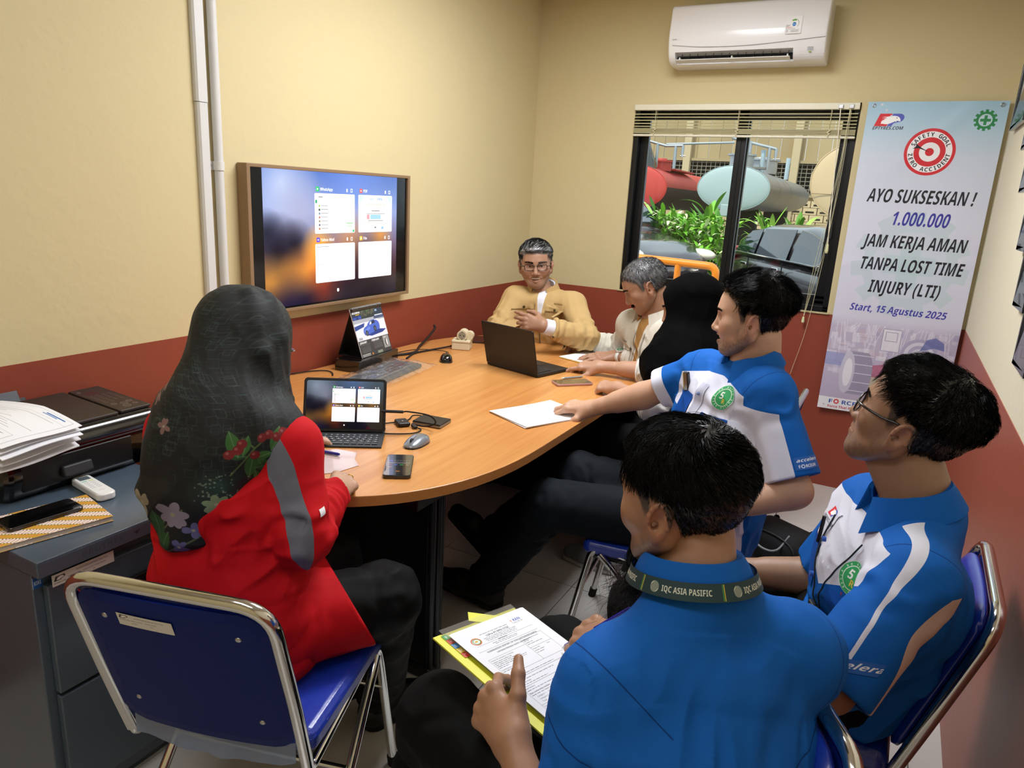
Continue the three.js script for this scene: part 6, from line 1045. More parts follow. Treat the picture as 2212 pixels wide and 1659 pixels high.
// ---------------------------------------------------------------- heads (local frame: x to the person's left, y up, z forward, origin between the ears at eye height)
function headPrims(o = {}) {
  const W = o.wide ?? 1, J = o.jaw ?? 1, N = o.nose ?? 1, sm = o.smile ?? 0, p = [];
  p.push(ell([0, 0.034, -0.014], [0.0755 * W, 0.084, 0.096], 0.02));
  p.push(ell([0, 0.02, 0.03], [0.066 * W, 0.075, 0.06], 0.04));
  p.push(ell([0, -0.045, 0.035], [0.054 * W * J, 0.062, 0.05], 0.035));
  for (const s of [-1, 1]) {
    p.push(cone([s * 0.058 * W * J, -0.045, -0.002], [s * 0.026 * J, -0.094, 0.058], 0.021, 0.017, 0.03));
    p.push(ell([s * 0.046 * W, -0.02, 0.052], [0.025 + 0.003 * sm, 0.021, 0.022], 0.025)); // cheekbone
    if (sm) p.push(ell([s * 0.038 * W, -0.038, 0.066], [0.017, 0.014, 0.013], 0.02));
    p.push(cone([s * 0.014, 0.021, 0.083], [s * 0.044 * W, 0.022, 0.066], 0.011, 0.009, 0.016)); // brow
  }
  p.push(ell([0, -0.1, 0.064], [0.022 * J, 0.016, 0.02], 0.025)); // chin
  p.push(cone([0, -0.062, 0.07], [0, -0.078, 0.069], 0.018, 0.015, 0.02)); // muzzle
  // nose
  p.push(cone([0, 0.012, 0.083], [0, -0.034, 0.1 + 0.002 * N], 0.0075, 0.0105 * N, 0.012));
  p.push(ell([0, -0.037, 0.1], [0.0115 * N, 0.0095, 0.011], 0.008));
  for (const s of [-1, 1]) p.push(ell([s * 0.0125 * N, -0.041, 0.09], [0.0085 * N, 0.008, 0.011], 0.007));
  p.push(cone([0, -0.044, 0.088], [0, -0.056, 0.087], 0.006, 0.006, 0.008));
  // lips
  const my = -0.0665, up = 0.007 * sm, op_ = o.teeth ? 1 : 0, uy = 0.0045 + 0.0035 * op_, ly = -0.007 - 0.0045 * op_;
  for (const s of [-1, 1]) { p.push(cone([0, my + uy, 0.0875], [s * 0.027 * (1 + 0.2 * sm), my + 0.002 + up, 0.074], 0.0074, 0.0034, 0.005)); p.push(cone([0, my + ly, 0.0855], [s * 0.024 * (1 + 0.2 * sm), my - 0.001 + up, 0.075], 0.0084, 0.0034, 0.005)); }
  // ears
  for (const s of [-1, 1]) {
    const out = nrm([s * 0.92, 0, -0.38]), fw = nrm([s * 0.38, 0.0, 0.92]), tl = [0, 0.97, -0.2], ay = nrm(tl), az = nrm(crs(out, ay)), E = (a, b, c) => [s * 0.0775 * W + a * out[0] + b * ay[0] + c * az[0], -0.012 + a * out[1] + b * ay[1] + c * az[1], -0.012 + a * out[2] + b * ay[2] + c * az[2]];
    p.push(ell(E(0.004, 0.003, 0), [0.0075, 0.031, 0.0185], 0.008, [out, ay, az]));
    p.push(ell(E(0.002, -0.026, 0.002 * s), [0.0065, 0.011, 0.009], 0.008, [out, ay, az]));
    const rim = []; for (let i = 0; i <= 10; i++) { const a = -0.9 + i * 0.4; rim.push(E(0.0105, 0.004 + 0.027 * Math.sin(a + 0.6), -s * 0.0155 * Math.cos(a + 0.6) * 1)); }
    for (let i = 0; i < 9; i++) p.push(cone(rim[i], rim[i + 1], 0.0032, 0.0032, 0.004));
    p.push({ ...ell(E(0.0125, 0.001, s * 0.001), [0.0075, 0.018, 0.0095], 0.004, [out, ay, az]), sub: true, stage: 1 });
    p.push({ ...ell(E(0.006, -0.006, s * 0.006), [0.012, 0.006, 0.005], 0.003, [out, ay, az]), sub: true, stage: 1 });
    p.push(cone(E(0.009, 0.006, s * 0.002), E(0.008, -0.012, s * -0.004), 0.003, 0.003, 0.004));
    // eye sockets, eyeball with lids
    p.push({ ...ell([s * 0.0315 * W, 0.001, 0.089], [0.0165, 0.011, 0.012], 0.014), sub: true, stage: 1 });
  }
  p.eyes = [];
  for (const s of [-1, 1]) { const c = [s * 0.0315 * W, 0.0005, 0.0665]; p.eyes.push(c); p.push({ ...ell(c, [0.0142, 0.0136, 0.0145], 0.004), lid: true }); }
  // slits: eyes, mouth, nostrils
  const op = o.eyeOpen ?? 1;
  for (const c of p.eyes) if (op > 0.05) p.push({ ...ell([c[0], c[1] - 0.0005, c[2] + 0.013], [0.0136, 0.0052 * op, 0.009], 0.0015), sub: true });
  if (o.teeth) p.push({ ...ell([0, my + 0.0015, 0.087], [0.028, 0.0075, 0.016], 0.003), sub: true });
  else for (const s of [-1, 1]) p.push({ ...cone([0, my - 0.0008, 0.093], [s * 0.024, my + 0.0005 + up, 0.079], 0.0016, 0.0012, 0.002), sub: true });
  for (const s of [-1, 1]) p.push({ ...ell([s * 0.0065, -0.0475, 0.0965], [0.0036, 0.0035, 0.005], 0.002), sub: true });
  const F0 = field(p.filter((q) => !q.lid && (!q.sub || q.stage))), F1 = field(p.filter((q) => q.lid)), cuts = p.filter((q) => q.sub && !q.stage);
  const F = (x, y, z) => { let d = smin(F0(x, y, z), F1(x, y, z), 0.005); for (const q of cuts) { const L = Math.hypot(x - q.c[0], y - q.c[1], z - q.c[2]) - q.r; if (L > 0.02) continue; d = smax(d, -q.f(x, y, z), q.k); } return d; };
  return { F, eyes: p.eyes, my };
}
function basis(fwd, up = [0, 1, 0]) { const Z = nrm(fwd), X = nrm(crs(up, Z)), Y = crs(Z, X); return { X, Y, Z }; }
const toWorld = (B, o, p) => [0, 1, 2].map((i) => o[i] + p[0] * B.X[i] + p[1] * B.Y[i] + p[2] * B.Z[i]);
const toLocal = (B, o, p) => { const q = sub3(p, o); return [dot3(q, B.X), dot3(q, B.Y), dot3(q, B.Z)]; };
const dirW = (B, p) => [0, 1, 2].map((i) => p[0] * B.X[i] + p[1] * B.Y[i] + p[2] * B.Z[i]);
const matrixOf = (B, o) => new THREE.Matrix4().makeBasis(V(...B.X), V(...B.Y), V(...B.Z)).setPosition(...o);
// hair: strands standing on the head's own surface (local frame), each a thin tapering tube
function strands(F, seed, n, mask, dirf, lenf, o = {}) {
  const r = rng(seed), pos = [], nor = [], col = [], idx = [], S_ = o.seg ?? 4, base = o.color ?? [0.012, 0.01, 0.009];
  const grad = (x, y, z) => { const e = 0.0015, a = F(x + e, y - e, z - e), b = F(x - e, y - e, z + e), c = F(x - e, y + e, z - e), d = F(x + e, y + e, z + e); return nrm([a - b - c + d, -a - b + c + d, -a + b - c + d]); };
  let made = 0, tries = 0;
  while (made < n && tries < n * (o.tries ?? 12)) {
    tries++;
    const o0 = o.center ?? [0, 0.02, -0.01], u = r() * 2 - 1, a = r() * 6.2832, q = Math.sqrt(1 - u * u); let d = [q * Math.cos(a), u, q * Math.sin(a)];
    if (o.box) d = nrm([0, 1, 2].map((i) => o.box[0][i] + (o.box[1][i] - o.box[0][i]) * r() - o0[i])); else if (o.skip && o.skip(d)) continue;
    let lo = 0.02, hi = 0.2; const at = (t) => F(o0[0] + d[0] * t, o0[1] + d[1] * t, o0[2] + d[2] * t);
    if (at(lo) > 0) continue; for (let k = 0; k < 12; k++) { const m = (lo + hi) / 2; at(m) < 0 ? lo = m : hi = m; }
    let p = add3(o0, d, lo); const m = mask(p[0], p[1], p[2]); if (m <= 0 || r() > m) continue;
    made++;
    const L = lenf(p, r) * (0.75 + 0.5 * r()), w = (o.width ?? 0.00075) * (0.7 + 0.6 * r()), lift = (o.lift ?? 0.35), off0 = (o.rise ?? 0.004) * (0.6 + 0.8 * r());
    const shade = o.grey ? (r() < o.grey ? [0.32 + 0.25 * r(), 0.32 + 0.25 * r(), 0.33 + 0.25 * r()] : base) : base, c = shade.map((v) => v * (0.7 + 0.6 * r()));
    const jit = o.jitter ?? 0.25, jx = (r() - 0.5) * jit, jy = (r() - 0.5) * jit, jz = (r() - 0.5) * jit, b0 = pos.length / 3;
    for (let s = 0; s <= S_; s++) {
      const nn = grad(...p), t = s / S_; let dv = dirf(p, nn); dv = [dv[0] + jx, dv[1] + jy, dv[2] + jz]; const dn = dot3(dv, nn); dv = nrm(add3(dv, nn, -dn)); dv = nrm(add3(dv, nn, lift * (1 - t * (o.settle ?? 1))));
      const side = nrm(crs(dv, nn)), ww = w * (1 - 0.75 * t);
      for (const k of [0, 1, 2]) { const ca = Math.cos(k * 2.094), sa = Math.sin(k * 2.094), q2 = [0, 1, 2].map((i) => side[i] * ca + nn[i] * sa); pos.push(...add3(p, q2, ww)); nor.push(...q2); col.push(...c); }
      p = add3(p, dv, L / S_); const dd = F(...p), want = off0 * (0.25 + 0.75 * Math.min(1, t * 2)); if (dd < want) p = add3(p, nn, want - dd); else if (dd > want * (o.loose ?? 2.2) + 0.004) p = add3(p, nn, -(dd - want) * 0.5); if (o.gravity) p[1] -= o.gravity * L / S_;
    }
    for (let s = 0; s < S_; s++) for (let k = 0; k < 3; k++) { const A = b0 + s * 3 + k, B2 = b0 + s * 3 + (k + 1) % 3; idx.push(A, B2, A + 3, B2, B2 + 3, A + 3); }
  }
  const g = new THREE.BufferGeometry(); g.setAttribute('position', new THREE.Float32BufferAttribute(pos, 3)); g.setAttribute('normal', new THREE.Float32BufferAttribute(nor, 3)); g.setAttribute('color', new THREE.Float32BufferAttribute(col, 3)); g.setIndex(idx);
  return g;
}
function colorize(g, fn) { const p = g.attributes.position, c = new Float32Array(p.count * 3); for (let i = 0; i < p.count; i++) { const q = fn(p.getX(i), p.getY(i), p.getZ(i)); c.set(q, i * 3); } g.setAttribute('color', new THREE.BufferAttribute(c, 3)); return g; }
const HAIRLINE = [[-0.12, -0.062], [-0.055, -0.062], [-0.036, -0.045], [-0.027, 0.02], [0.004, 0.026], [0.012, -0.008], [0.021, -0.008], [0.029, 0.032], [0.05, 0.052], [0.066, 0.066], [0.12, 0.072]];
const hairline = (z, up = 0) => { for (let i = 1; i < HAIRLINE.length; i++) if (z <= HAIRLINE[i][0]) { const [z0, y0] = HAIRLINE[i - 1], [z1, y1] = HAIRLINE[i], t = clamp01((z - z0) / (z1 - z0)); return y0 + (y1 - y0) * t + up * sst(0.02, 0.05, z); } return 0.072 + up; };
// hair on a person: a dark cap that follows the skull plus strands over it
function addHair(s, o) { // o: thick(x, y, z), dir(p, n), len, n, color, grey, up
  const F = s.HF.F, up = o.up ?? 0, cap = (x, y, z) => { const e = y - hairline(z, up), th = o.thick(x, y, z) * sst(-0.004, 0.022, e); return smax(F(x, y, z) - th, -e - 0.002, 0.004); };
  const noisy = (x, y, z) => cap(x, y, z) - 0.0015 * noise3(x * 90, y * 60, z * 90) - (o.lump ?? 0.002) * noise3(x * 38, y * 26, z * 38);
  let g = meshField(noisy, [[-0.12, -0.1, -0.15], [0.12, 0.18, 0.14]], 0.0034, 0.03); colorize(g, () => o.color ?? [0.012, 0.01, 0.009]); g = g.toNonIndexed();
  const cr = o.crown ?? [0, 0.12, -0.045], dir = o.dir ?? ((p, n) => { const v = nrm(sub3(p, cr)); return add3(v, crs(n, v), o.whorl ?? 0.6); });
  const loose0 = (x, y, z) => F(x, y, z) - o.thick(x, y, z) * sst(-0.006, 0.022, y - hairline(z, up)) - 0.0015 * noise3(x * 90, y * 60, z * 90) - (o.lump ?? 0.002) * noise3(x * 38, y * 26, z * 38);
  const st = strands(loose0, s.seed + 5, o.n ?? 4200, (x, y, z) => sst(-0.004, 0.004, y - hairline(z, up)), dir, o.len ?? (() => 0.03), { color: o.color, grey: o.grey, width: o.width ?? 0.0007, rise: o.rise ?? 0.0025, lift: o.lift ?? 0.15, jitter: o.jitter ?? 0.35, seg: 4, settle: o.settle ?? 1, loose: o.loose, center: [0, 0.03, -0.015], skip: (d) => d[2] > 0.3 && d[1] < 0.15 });
  const hair = mergeGeometries([g, st.toNonIndexed()].map((q) => { if (q.attributes.uv) q.deleteAttribute('uv'); return q; })); hair.applyMatrix4(s.M4);
  return obj('hair', hair, hairMat, s.group);
}
const skinMat = P(0xffffff, 0.5, { vertexColors: true, sheen: 0.15, sheenRoughness: 0.5, bumpMap: withRep(plasterBump, 14, 14), bumpScale: 0.0003 });
const hairMat = P(0xffffff, 0.38, { vertexColors: true, clearcoat: 0.15, clearcoatRoughness: 0.4 });
const hairCapMat = S(0x0b0a0a, 0.75);
// a person: skin (head, neck, trunk, arms, hands as one mesh), eyes, brows; clothes are added by the caller
function makePerson(label, s) {
  const t = thing('person', label, 'person');
  const B = basis(s.look, s.up ?? [0, 1, 0]), O = s.head, H = headPrims(s.face ?? {}), skin = s.skin, hs = s.headScale ?? 1;
  const geos = [];
  const col = (f) => (x, y, z) => f;
  if (!s.noFace) {
    const beard = s.beard ?? 0;
    let g = meshField(H.F, [[-0.1, -0.125, -0.125], [0.1, 0.13, 0.125]], 0.0028, 0.01);
    colorize(g, (x, y, z) => {
      let c = skin.slice(); const my = H.my, n = noise3(x * 120, y * 120, z * 120) * 0.04 + noise3(x * 30, y * 30, z * 30) * 0.05; c = c.map((v) => v * (1 + n));
      const lipU = Math.exp(-(((x / 0.026) ** 2 + ((y - my) / 0.0085) ** 2) ** 2)) * sst(0.07, 0.078, z); c = mix3(c, [skin[0] * 0.86, skin[1] * 0.55, skin[2] * 0.52], 0.75 * lipU);
      const chk = Math.exp(-(((Math.abs(x) - 0.045) / 0.022) ** 2 + ((y + 0.03) / 0.022) ** 2)); c = [c[0] * (1 + 0.04 * chk), c[1] * (1 - 0.07 * chk), c[2] * (1 - 0.08 * chk)];
      const ear = sst(0.078, 0.086, Math.abs(x)); c = [c[0] * (1 + 0.02 * ear), c[1] * (1 - 0.12 * ear), c[2] * (1 - 0.12 * ear)];
      const eye = Math.exp(-(((Math.abs(x) - 0.0315) / 0.017) ** 2 + ((y - 0.001) / 0.011) ** 2)) * sst(0.05, 0.07, z); c = c.map((v, i) => v * (1 - 0.22 * eye * (i ? 1.1 : 0.8)));
      if (beard) { const jaw = Math.max(sst(-0.052, -0.078, y) * sst(-0.03, 0.01, z) * (1 - sst(0.03, 0.0, Math.abs(x)) * sst(-0.075, -0.066, y)), 0), mus = Math.exp(-(((x) / 0.024) ** 2 + ((y + 0.0555) / 0.006) ** 2)) * sst(0.06, 0.075, z), side = sst(0.05, 0.06, Math.abs(x)) * sst(0.0, -0.04, y) * sst(-0.02, 0.0, z) * sst(0.045, 0.02, z); const k = Math.min(1, Math.max(jaw, mus * 0.9, side * 0.8)) * beard * (1 - lipU) * (0.8 + 0.4 * noise3(x * 300, y * 300, z * 300)); c = c.map((v, i) => v * (1 - k) + [0.035, 0.03, 0.028][i] * k); }
      const sc = s.bald ? 0 : 0.85 * sst(-0.012, 0.01, y - hairline(z, s.hairUp ?? 0)); if (sc > 0) c = mix3(c, s.scalpColor ?? [0.02, 0.017, 0.016], sc);
      return c;
    });
    const M4 = matrixOf(B, O).scale(V(hs, hs, hs)); g.applyMatrix4(M4); geos.push(g);
    // eyes
    H.eyes.forEach((c, i) => {
      const e = obj('eye', new THREE.SphereGeometry(0.0124 * hs, 20, 14), P(0xe9e4de, 0.2, { clearcoat: 0.6 }), t); if (i) e.name = 'eye_001'; e.position.set(...toWorld(B, O, c.map((v) => v * hs)));
      const gz = nrm(s.gaze ? s.gaze : B.Z), iris = obj('iris', new THREE.SphereGeometry(0.0127 * hs, 16, 8, 0, 6.2832, 0, 0.5).applyQuaternion(new THREE.Quaternion().setFromUnitVectors(V(0, 1, 0), V(...gz))), P(0x1a0f0a, 0.1, { clearcoat: 1 }), e);
    });
    const br = strands(H.F, 91, s.browN ?? 420, (x, y, z) => { const a = (Math.abs(x) - 0.012) / 0.04; if (z < 0.04 || a < 0 || a > 1) return 0; const yc = 0.0185 + 0.006 * Math.sin(a * 2.3) - 0.003 * a; return Math.abs(y - yc) < 0.0045 * (1.1 - 0.6 * a) ? 1 : 0; }, (p) => [Math.sign(p[0]), 0.25, -0.3], () => 0.009, { rise: 0.001, width: 0.0005, lift: 0.2, seg: 2, center: [0, 0.01, 0.0], box: [[-0.056, 0.01, 0.08], [0.056, 0.03, 0.08]], color: s.browColor ?? [0.012, 0.01, 0.009] });
    br.applyMatrix4(M4); obj('eyebrows', br, hairMat, t).userData.kind = 'stuff';
    s.HF = H; s.M4 = M4;
  }
  const fl = (prims, cell) => { const g = meshField(field(prims), bounds(prims, 0.015), cell, 0.02); return colorize(g, (x, y, z) => { const n = 1 + 0.06 * noise3(x * 40, y * 40, z * 40) + 0.04 * noise3(x * 130, y * 130, z * 130); return skin.map((v) => v * n); }); };
  // neck and trunk, slimmer than the clothes
  const nb = s.neckBase, hb = toWorld(B, O, [0, -0.055 * hs, -0.03 * hs]), hb2 = toWorld(B, O, [0, -0.085 * hs, 0.012 * hs]);
  const tr = s.trunk.map((q) => ({ ...q, a: q.a - 0.022, b: q.b - 0.022 })), pr = [];
  for (let i = 0; i < tr.length - 1; i++) pr.push(slab(tr[i], tr[i + 1], 0.05));
  pr.push(cone(s.shoulders.r, s.shoulders.l, 0.042, 0.042, 0.05), cone(hb, nb, s.neckR ?? 0.052, (s.neckR ?? 0.052) + 0.002, 0.03), cone(hb2, add3(nb, B.Z, 0.045), 0.036, 0.046, 0.03), cone(add3(nb, [0, -0.03, 0]), s.shoulders.r, 0.044, 0.036, 0.04), cone(add3(nb, [0, -0.03, 0]), s.shoulders.l, 0.044, 0.036, 0.04));
  for (const k of ['r', 'l']) { const hp = s.hips[k]; pr.push(cone(hp, s.knees[k], 0.06, 0.045, 0.05), cone(s.knees[k], s.ankles[k], 0.045, 0.034, 0.03)); }
  const armP = (k) => [cone(s.shoulders[k], s.elbows[k], s.armR?.[0] ?? 0.046, s.armR?.[1] ?? 0.04, 0.02), cone(s.elbows[k], s.wrists[k], s.armR?.[1] ?? 0.041, s.armR?.[2] ?? 0.026, 0.02), cone(mix3(s.elbows[k], s.wrists[k], 0.1), mix3(s.elbows[k], s.wrists[k], 0.5), (s.armR?.[1] ?? 0.041) + 0.001, (s.armR?.[2] ?? 0.026) + 0.006, 0.02)];
  const all = [...pr, ...armP('r'), ...armP('l')];
  geos.push(fl(all, 0.0085));
  s.armPrims = { r: armP('r'), l: armP('l') };
  for (const k of ['r', 'l']) if (s.hands[k]) {
    const h = s.hands[k], hp = handPrims(s.wrists[k], h.f, h.d, k, h.curls, h.thumb, s.handScale ?? 1), aw = mix3(s.wrists[k], s.elbows[k], 0.3);
    const wr = cone(s.wrists[k], aw, s.armR?.[2] ?? 0.026, ((s.armR?.[2] ?? 0.026) + 0.0045), 0.025);
    const gh = fl([wr, ...hp], 0.0028); geos.push(gh);
    // nails
    const ng = hp.nails.map(([c, f, n, w]) => { const g = new THREE.SphereGeometry(1, 10, 6).scale(0.0046, 0.0058, 0.0014); const X = crs(f, n), m = new THREE.Matrix4().makeBasis(V(...X), V(...f), V(...n)).setPosition(...c); return g.applyMatrix4(m); });
    tag(part('fingernails', ng, P(new THREE.Color().setRGB(skin[0] * 1.1, skin[1] * 0.95, skin[2] * 0.9), 0.3), t), null);
  }
  const body = obj('body', boxUV(mergeGeometries(geos.map((g) => { g = g.index ? g.toNonIndexed() : g; if (g.attributes.uv) g.deleteAttribute('uv'); return g; }))), skinMat, t);
  s.group = t; s.B = B;
  return t;
}
// clothes
const fabricBump = { bumpMap: withRep(weaveBump, 14, 14), bumpScale: 0.0004 };
const cloth = (c, r = 0.85, o = {}) => P(c, r, { ...fabricBump, specularIntensity: 0.35, ...o });
// first point of a field met from o along dir, lifted by off
function hit(F, o, dir, off = 0.002) { let p = add3(o, dir, -0.1); for (let k = 0; k < 80; k++) { const d = F(...p) - off; if (Math.abs(d) < 0.0003) break; p = add3(p, dir, Math.max(-0.01, Math.min(0.012, d * 0.8))); } return p; }
function shirtPrims(s, o = {}) {
  const fd = o.fold ?? 1, F1 = folds(o.dir ?? [0.5, 0.8, 0.3], 0.008 * fd, 3, 12, s.seed), F2 = folds([0.3, -0.5, 0.8], 0.0042 * fd, 5, 27, s.seed + 3), dp = (x, y, z) => F1(x, y, z) + F2(x, y, z), p = [];
  for (let i = 0; i < s.trunk.length - 1; i++) p.push(slab(s.trunk[i], s.trunk[i + 1], 0.06, dp));
  const sr = o.shoulderR ?? 0.058, { r, l } = s.shoulders;
  p.push(cone(r, l, sr, sr, 0.06, (x, y, z) => dp(x, y, z) * 0.35), cone(add3(s.neckBase, [0, -0.014, 0]), r, 0.058, sr - 0.006, 0.05), cone(add3(s.neckBase, [0, -0.014, 0]), l, 0.058, sr - 0.006, 0.05));
  return p;
}
function sleeve(s, k, o = {}) { // o.to: fraction of the upper arm (short) or forearm (long)
  const sh = s.shoulders[k], el = s.elbows[k], wr = s.wrists[k], [r0, r1, r2] = o.r ?? [0.068, 0.06, 0.042], seed = s.seed + (k === 'r' ? 11 : 23), am = o.amp ?? 0.006, wf = folds(sub3(el, sh), 0.004 * (o.fold ?? 1), 4, 22, seed);
  if (o.short) {
    const end = mix3(sh, el, o.to ?? 0.8), far = mix3(sh, el, (o.to ?? 0.8) + 0.25), ax = nrm(sub3(el, sh)), c = cone(sh, far, r0, r1 + (r1 - r0) * 0.2, 0.035, (x, y, z, h) => wf(x, y, z) * (0.3 + h) + ringFolds(am * 0.7, 16, 0.12, 0.2, seed)(x, y, z, h));
    const cin = cone(sh, far, r0 - 0.011, r1 + (r1 - r0) * 0.2 - 0.011, 0.01), f = (x, y, z) => { const pl = (x - end[0]) * ax[0] + (y - end[1]) * ax[1] + (z - end[2]) * ax[2]; let d = smax(c.f(x, y, z), pl, 0.004); return smax(d, -Math.max(cin.f(x, y, z), -(pl + 0.022)), 0.002); };
    return [{ ...c, f }];
  }
  const end = mix3(el, wr, o.to ?? 0.95), ax = nrm(sub3(wr, el)), c1 = cone(sh, el, r0, r1, 0.035, (x, y, z, h) => wf(x, y, z) + ringFolds(am, 22, 0.9, 0.25, seed)(x, y, z, h)), c2 = cone(el, add3(end, ax, 0.03), r1, r2, 0.02, (x, y, z, h) => wf(x, y, z) + ringFolds(am, 24, 0.12, 0.35, seed + 5)(x, y, z, h) + ringFolds(am * 0.5, 40, 0.75, 0.2, seed + 9)(x, y, z, h));
  return [c1, { ...c2, f: (x, y, z) => { const pl = (x - end[0]) * ax[0] + (y - end[1]) * ax[1] + (z - end[2]) * ax[2]; return smax(c2.f(x, y, z), pl, 0.004); } }];
}
function trouserPrims(s, o = {}) {
  const p = [], h = mix3(s.hips.r, s.hips.l, 0.5), am = o.amp ?? 0.005, lat = nrm(sub3(s.hips.l, s.hips.r)), [r0, r1, r2, r3] = o.r ?? [0.092, 0.076, 0.07, 0.058];
  p.push(slab({ c: add3(h, [0, 1, 0], 0.1), l: lat, a: 0.165, b: 0.115 }, { c: add3(h, [0, 1, 0], 0.0), l: lat, a: 0.175, b: 0.125 }, 0.05));
  for (const k of ['r', 'l']) {
    const sd = s.seed + (k === 'r' ? 31 : 47), wf = folds(sub3(s.knees[k], s.hips[k]), 0.005, 4, 18, sd);
    p.push(cone(s.hips[k], s.knees[k], r0, r1, 0.05, (x, y, z, t) => wf(x, y, z) * 0.6 + ringFolds(am, 22, 0.05, 0.25, sd)(x, y, z, t) + ringFolds(am * 0.6, 26, 0.95, 0.2, sd)(x, y, z, t)));
    const an = mix3(s.knees[k], s.ankles[k], o.hem ?? 0.97), ax = nrm(sub3(s.ankles[k], s.knees[k])), c = cone(s.knees[k], add3(an, ax, 0.04), r2, r3, 0.03, (x, y, z, t) => wf(x, y, z) * 0.7 + ringFolds(am, 20, 0.12, 0.2, sd + 1)(x, y, z, t) + ringFolds(am * 0.8, 34, 0.85, 0.2, sd + 2)(x, y, z, t));
    p.push({ ...c, f: (x, y, z) => smax(c.f(x, y, z), (x - an[0]) * ax[0] + (y - an[1]) * ax[1] + (z - an[2]) * ax[2], 0.004) });
  }
  return p;
}
function garment(name, prims, mat, parent, cell, panels = [], post) { // panels: [name, fn (< 0 inside), material, label]
  const F = field(prims, post); let g = meshField(F, bounds(prims), cell, 0.03);
  const pieces = [];
  for (const [n, fn, m, lb] of panels) { let inside = g; const rests = []; for (const f of Array.isArray(fn) ? fn : [fn]) { const [a, b] = splitGeo(inside, f); inside = a; if (b.attributes.position.count) rests.push(b); } pieces.push([n, inside, m, lb]); g = rests.length > 1 ? mergeGeometries(rests) : rests[0]; }
  const root = obj(name, boxUV(g), mat, parent);
  for (const [n, q, m, lb] of pieces) if (q.attributes.position.count) tag(part(n, boxUV(q), m, root), lb);
  root.F = F;
  return root;
}
function shoe(t, ankle, toeDir, mat, len = 0.27, soleMat = M.rubber, name = 'shoe') {
  const d = nrm([toeDir[0], 0, toeDir[2]]), y0 = 0, heel = [ankle[0] - d[0] * 0.05, 0, ankle[2] - d[2] * 0.05], at = (f, y) => [heel[0] + d[0] * f * len, y, heel[2] + d[2] * f * len];
  const F = field([cone(at(0.12, 0.045), at(0.2, 0.085), 0.038, 0.036, 0.03), cone(at(0.15, 0.045), at(0.6, 0.04), 0.042, 0.042, 0.03), cone(at(0.55, 0.038), at(0.86, 0.032), 0.044, 0.036, 0.03)], (q, x, y, z) => smax(q, 0.012 - y, 0.006));
  const g = meshField(F, [[Math.min(at(0, 0)[0], at(1, 0)[0]) - 0.06, -0.01, Math.min(at(0, 0)[2], at(1, 0)[2]) - 0.06], [Math.max(at(0, 0)[0], at(1, 0)[0]) + 0.06, 0.14, Math.max(at(0, 0)[2], at(1, 0)[2]) + 0.06]], 0.006);
  const m = part(name, boxUV(g), mat, t), sl = field([cone(at(0.14, 0.012), at(0.6, 0.012), 0.04, 0.044, 0.02), cone(at(0.6, 0.012), at(0.87, 0.012), 0.045, 0.036, 0.02)], (q, x, y, z) => smax(smax(q, y - 0.022, 0.003), 0.001 - y, 0.003));
  obj('sole', boxUV(meshField(sl, [[Math.min(at(0, 0)[0], at(1, 0)[0]) - 0.07, -0.02, Math.min(at(0, 0)[2], at(1, 0)[2]) - 0.07], [Math.max(at(0, 0)[0], at(1, 0)[0]) + 0.07, 0.05, Math.max(at(0, 0)[2], at(1, 0)[2]) + 0.07]], 0.006)), soleMat, m);
  return m;
}
// folded shirt collar round the neck: base centre c, frame B2 (Z towards the front), radii
function collar(c, B2, rx, rz, o = {}) {
  const N = 48, prof = [[0.004, -0.012], [0.0, 0.03 * (o.h ?? 1)], [0.006, 0.034 * (o.h ?? 1)], [0.016, 0.018], [0.028, -0.012]], th = 0.0028, gap = o.gap ?? 0.35, pos = [], idx = [];
  const M_ = prof.length, full = [...prof.map((p) => [p[0], p[1]]), ...prof.slice().reverse().map((p, i, A) => [p[0] + (i === 0 || i === 1 || i === 2 ? -th : 0) + (i > 2 ? -th : 0), p[1] - (i < 3 ? 0.001 : -0.001)])];
  for (let i = 0; i <= N; i++) { const u = i / N, a = Math.PI / 2 + gap + u * (2 * Math.PI - 2 * gap), front = Math.pow(Math.abs(u * 2 - 1), 5); // a measured from X towards Z; the gap faces Z
    full.forEach(([r, y], j) => { const outer = j === M_ - 1 || j === M_ ? 1 : 0; let rr = r + front * (outer ? 0.016 * (o.point ?? 1) : 0), yy = y - front * (outer ? 0.022 * (o.point ?? 1) : 0.004) + (o.back ?? 0.006) * (1 - front) * (j > 0 ? 1 : 0) - (o.drop ?? 0.03) * (0.5 + 0.5 * Math.sin(a)) ; const X = Math.cos(a) * (rx + rr), Z = Math.sin(a) * (rz + rr); pos.push(...toWorld(B2, c, [X, yy, Z])); }); }
  const K = full.length; for (let i = 0; i < N; i++) for (let j = 0; j < K; j++) { const a = i * K + j, b = i * K + (j + 1) % K; idx.push(a, b, a + K, b, b + K, a + K); }
  for (const [e, fl] of [[0, 1], [N, 0]]) for (let j = 1; j < K - 1; j++) fl ? idx.push(e * K, e * K + j + 1, e * K + j) : idx.push(e * K, e * K + j, e * K + j + 1);
  const g = new THREE.BufferGeometry(); g.setAttribute('position', new THREE.Float32BufferAttribute(pos, 3)); g.setIndex(idx);
  const q = toCreasedNormals(g, 0.9); return boxUV(q);
}
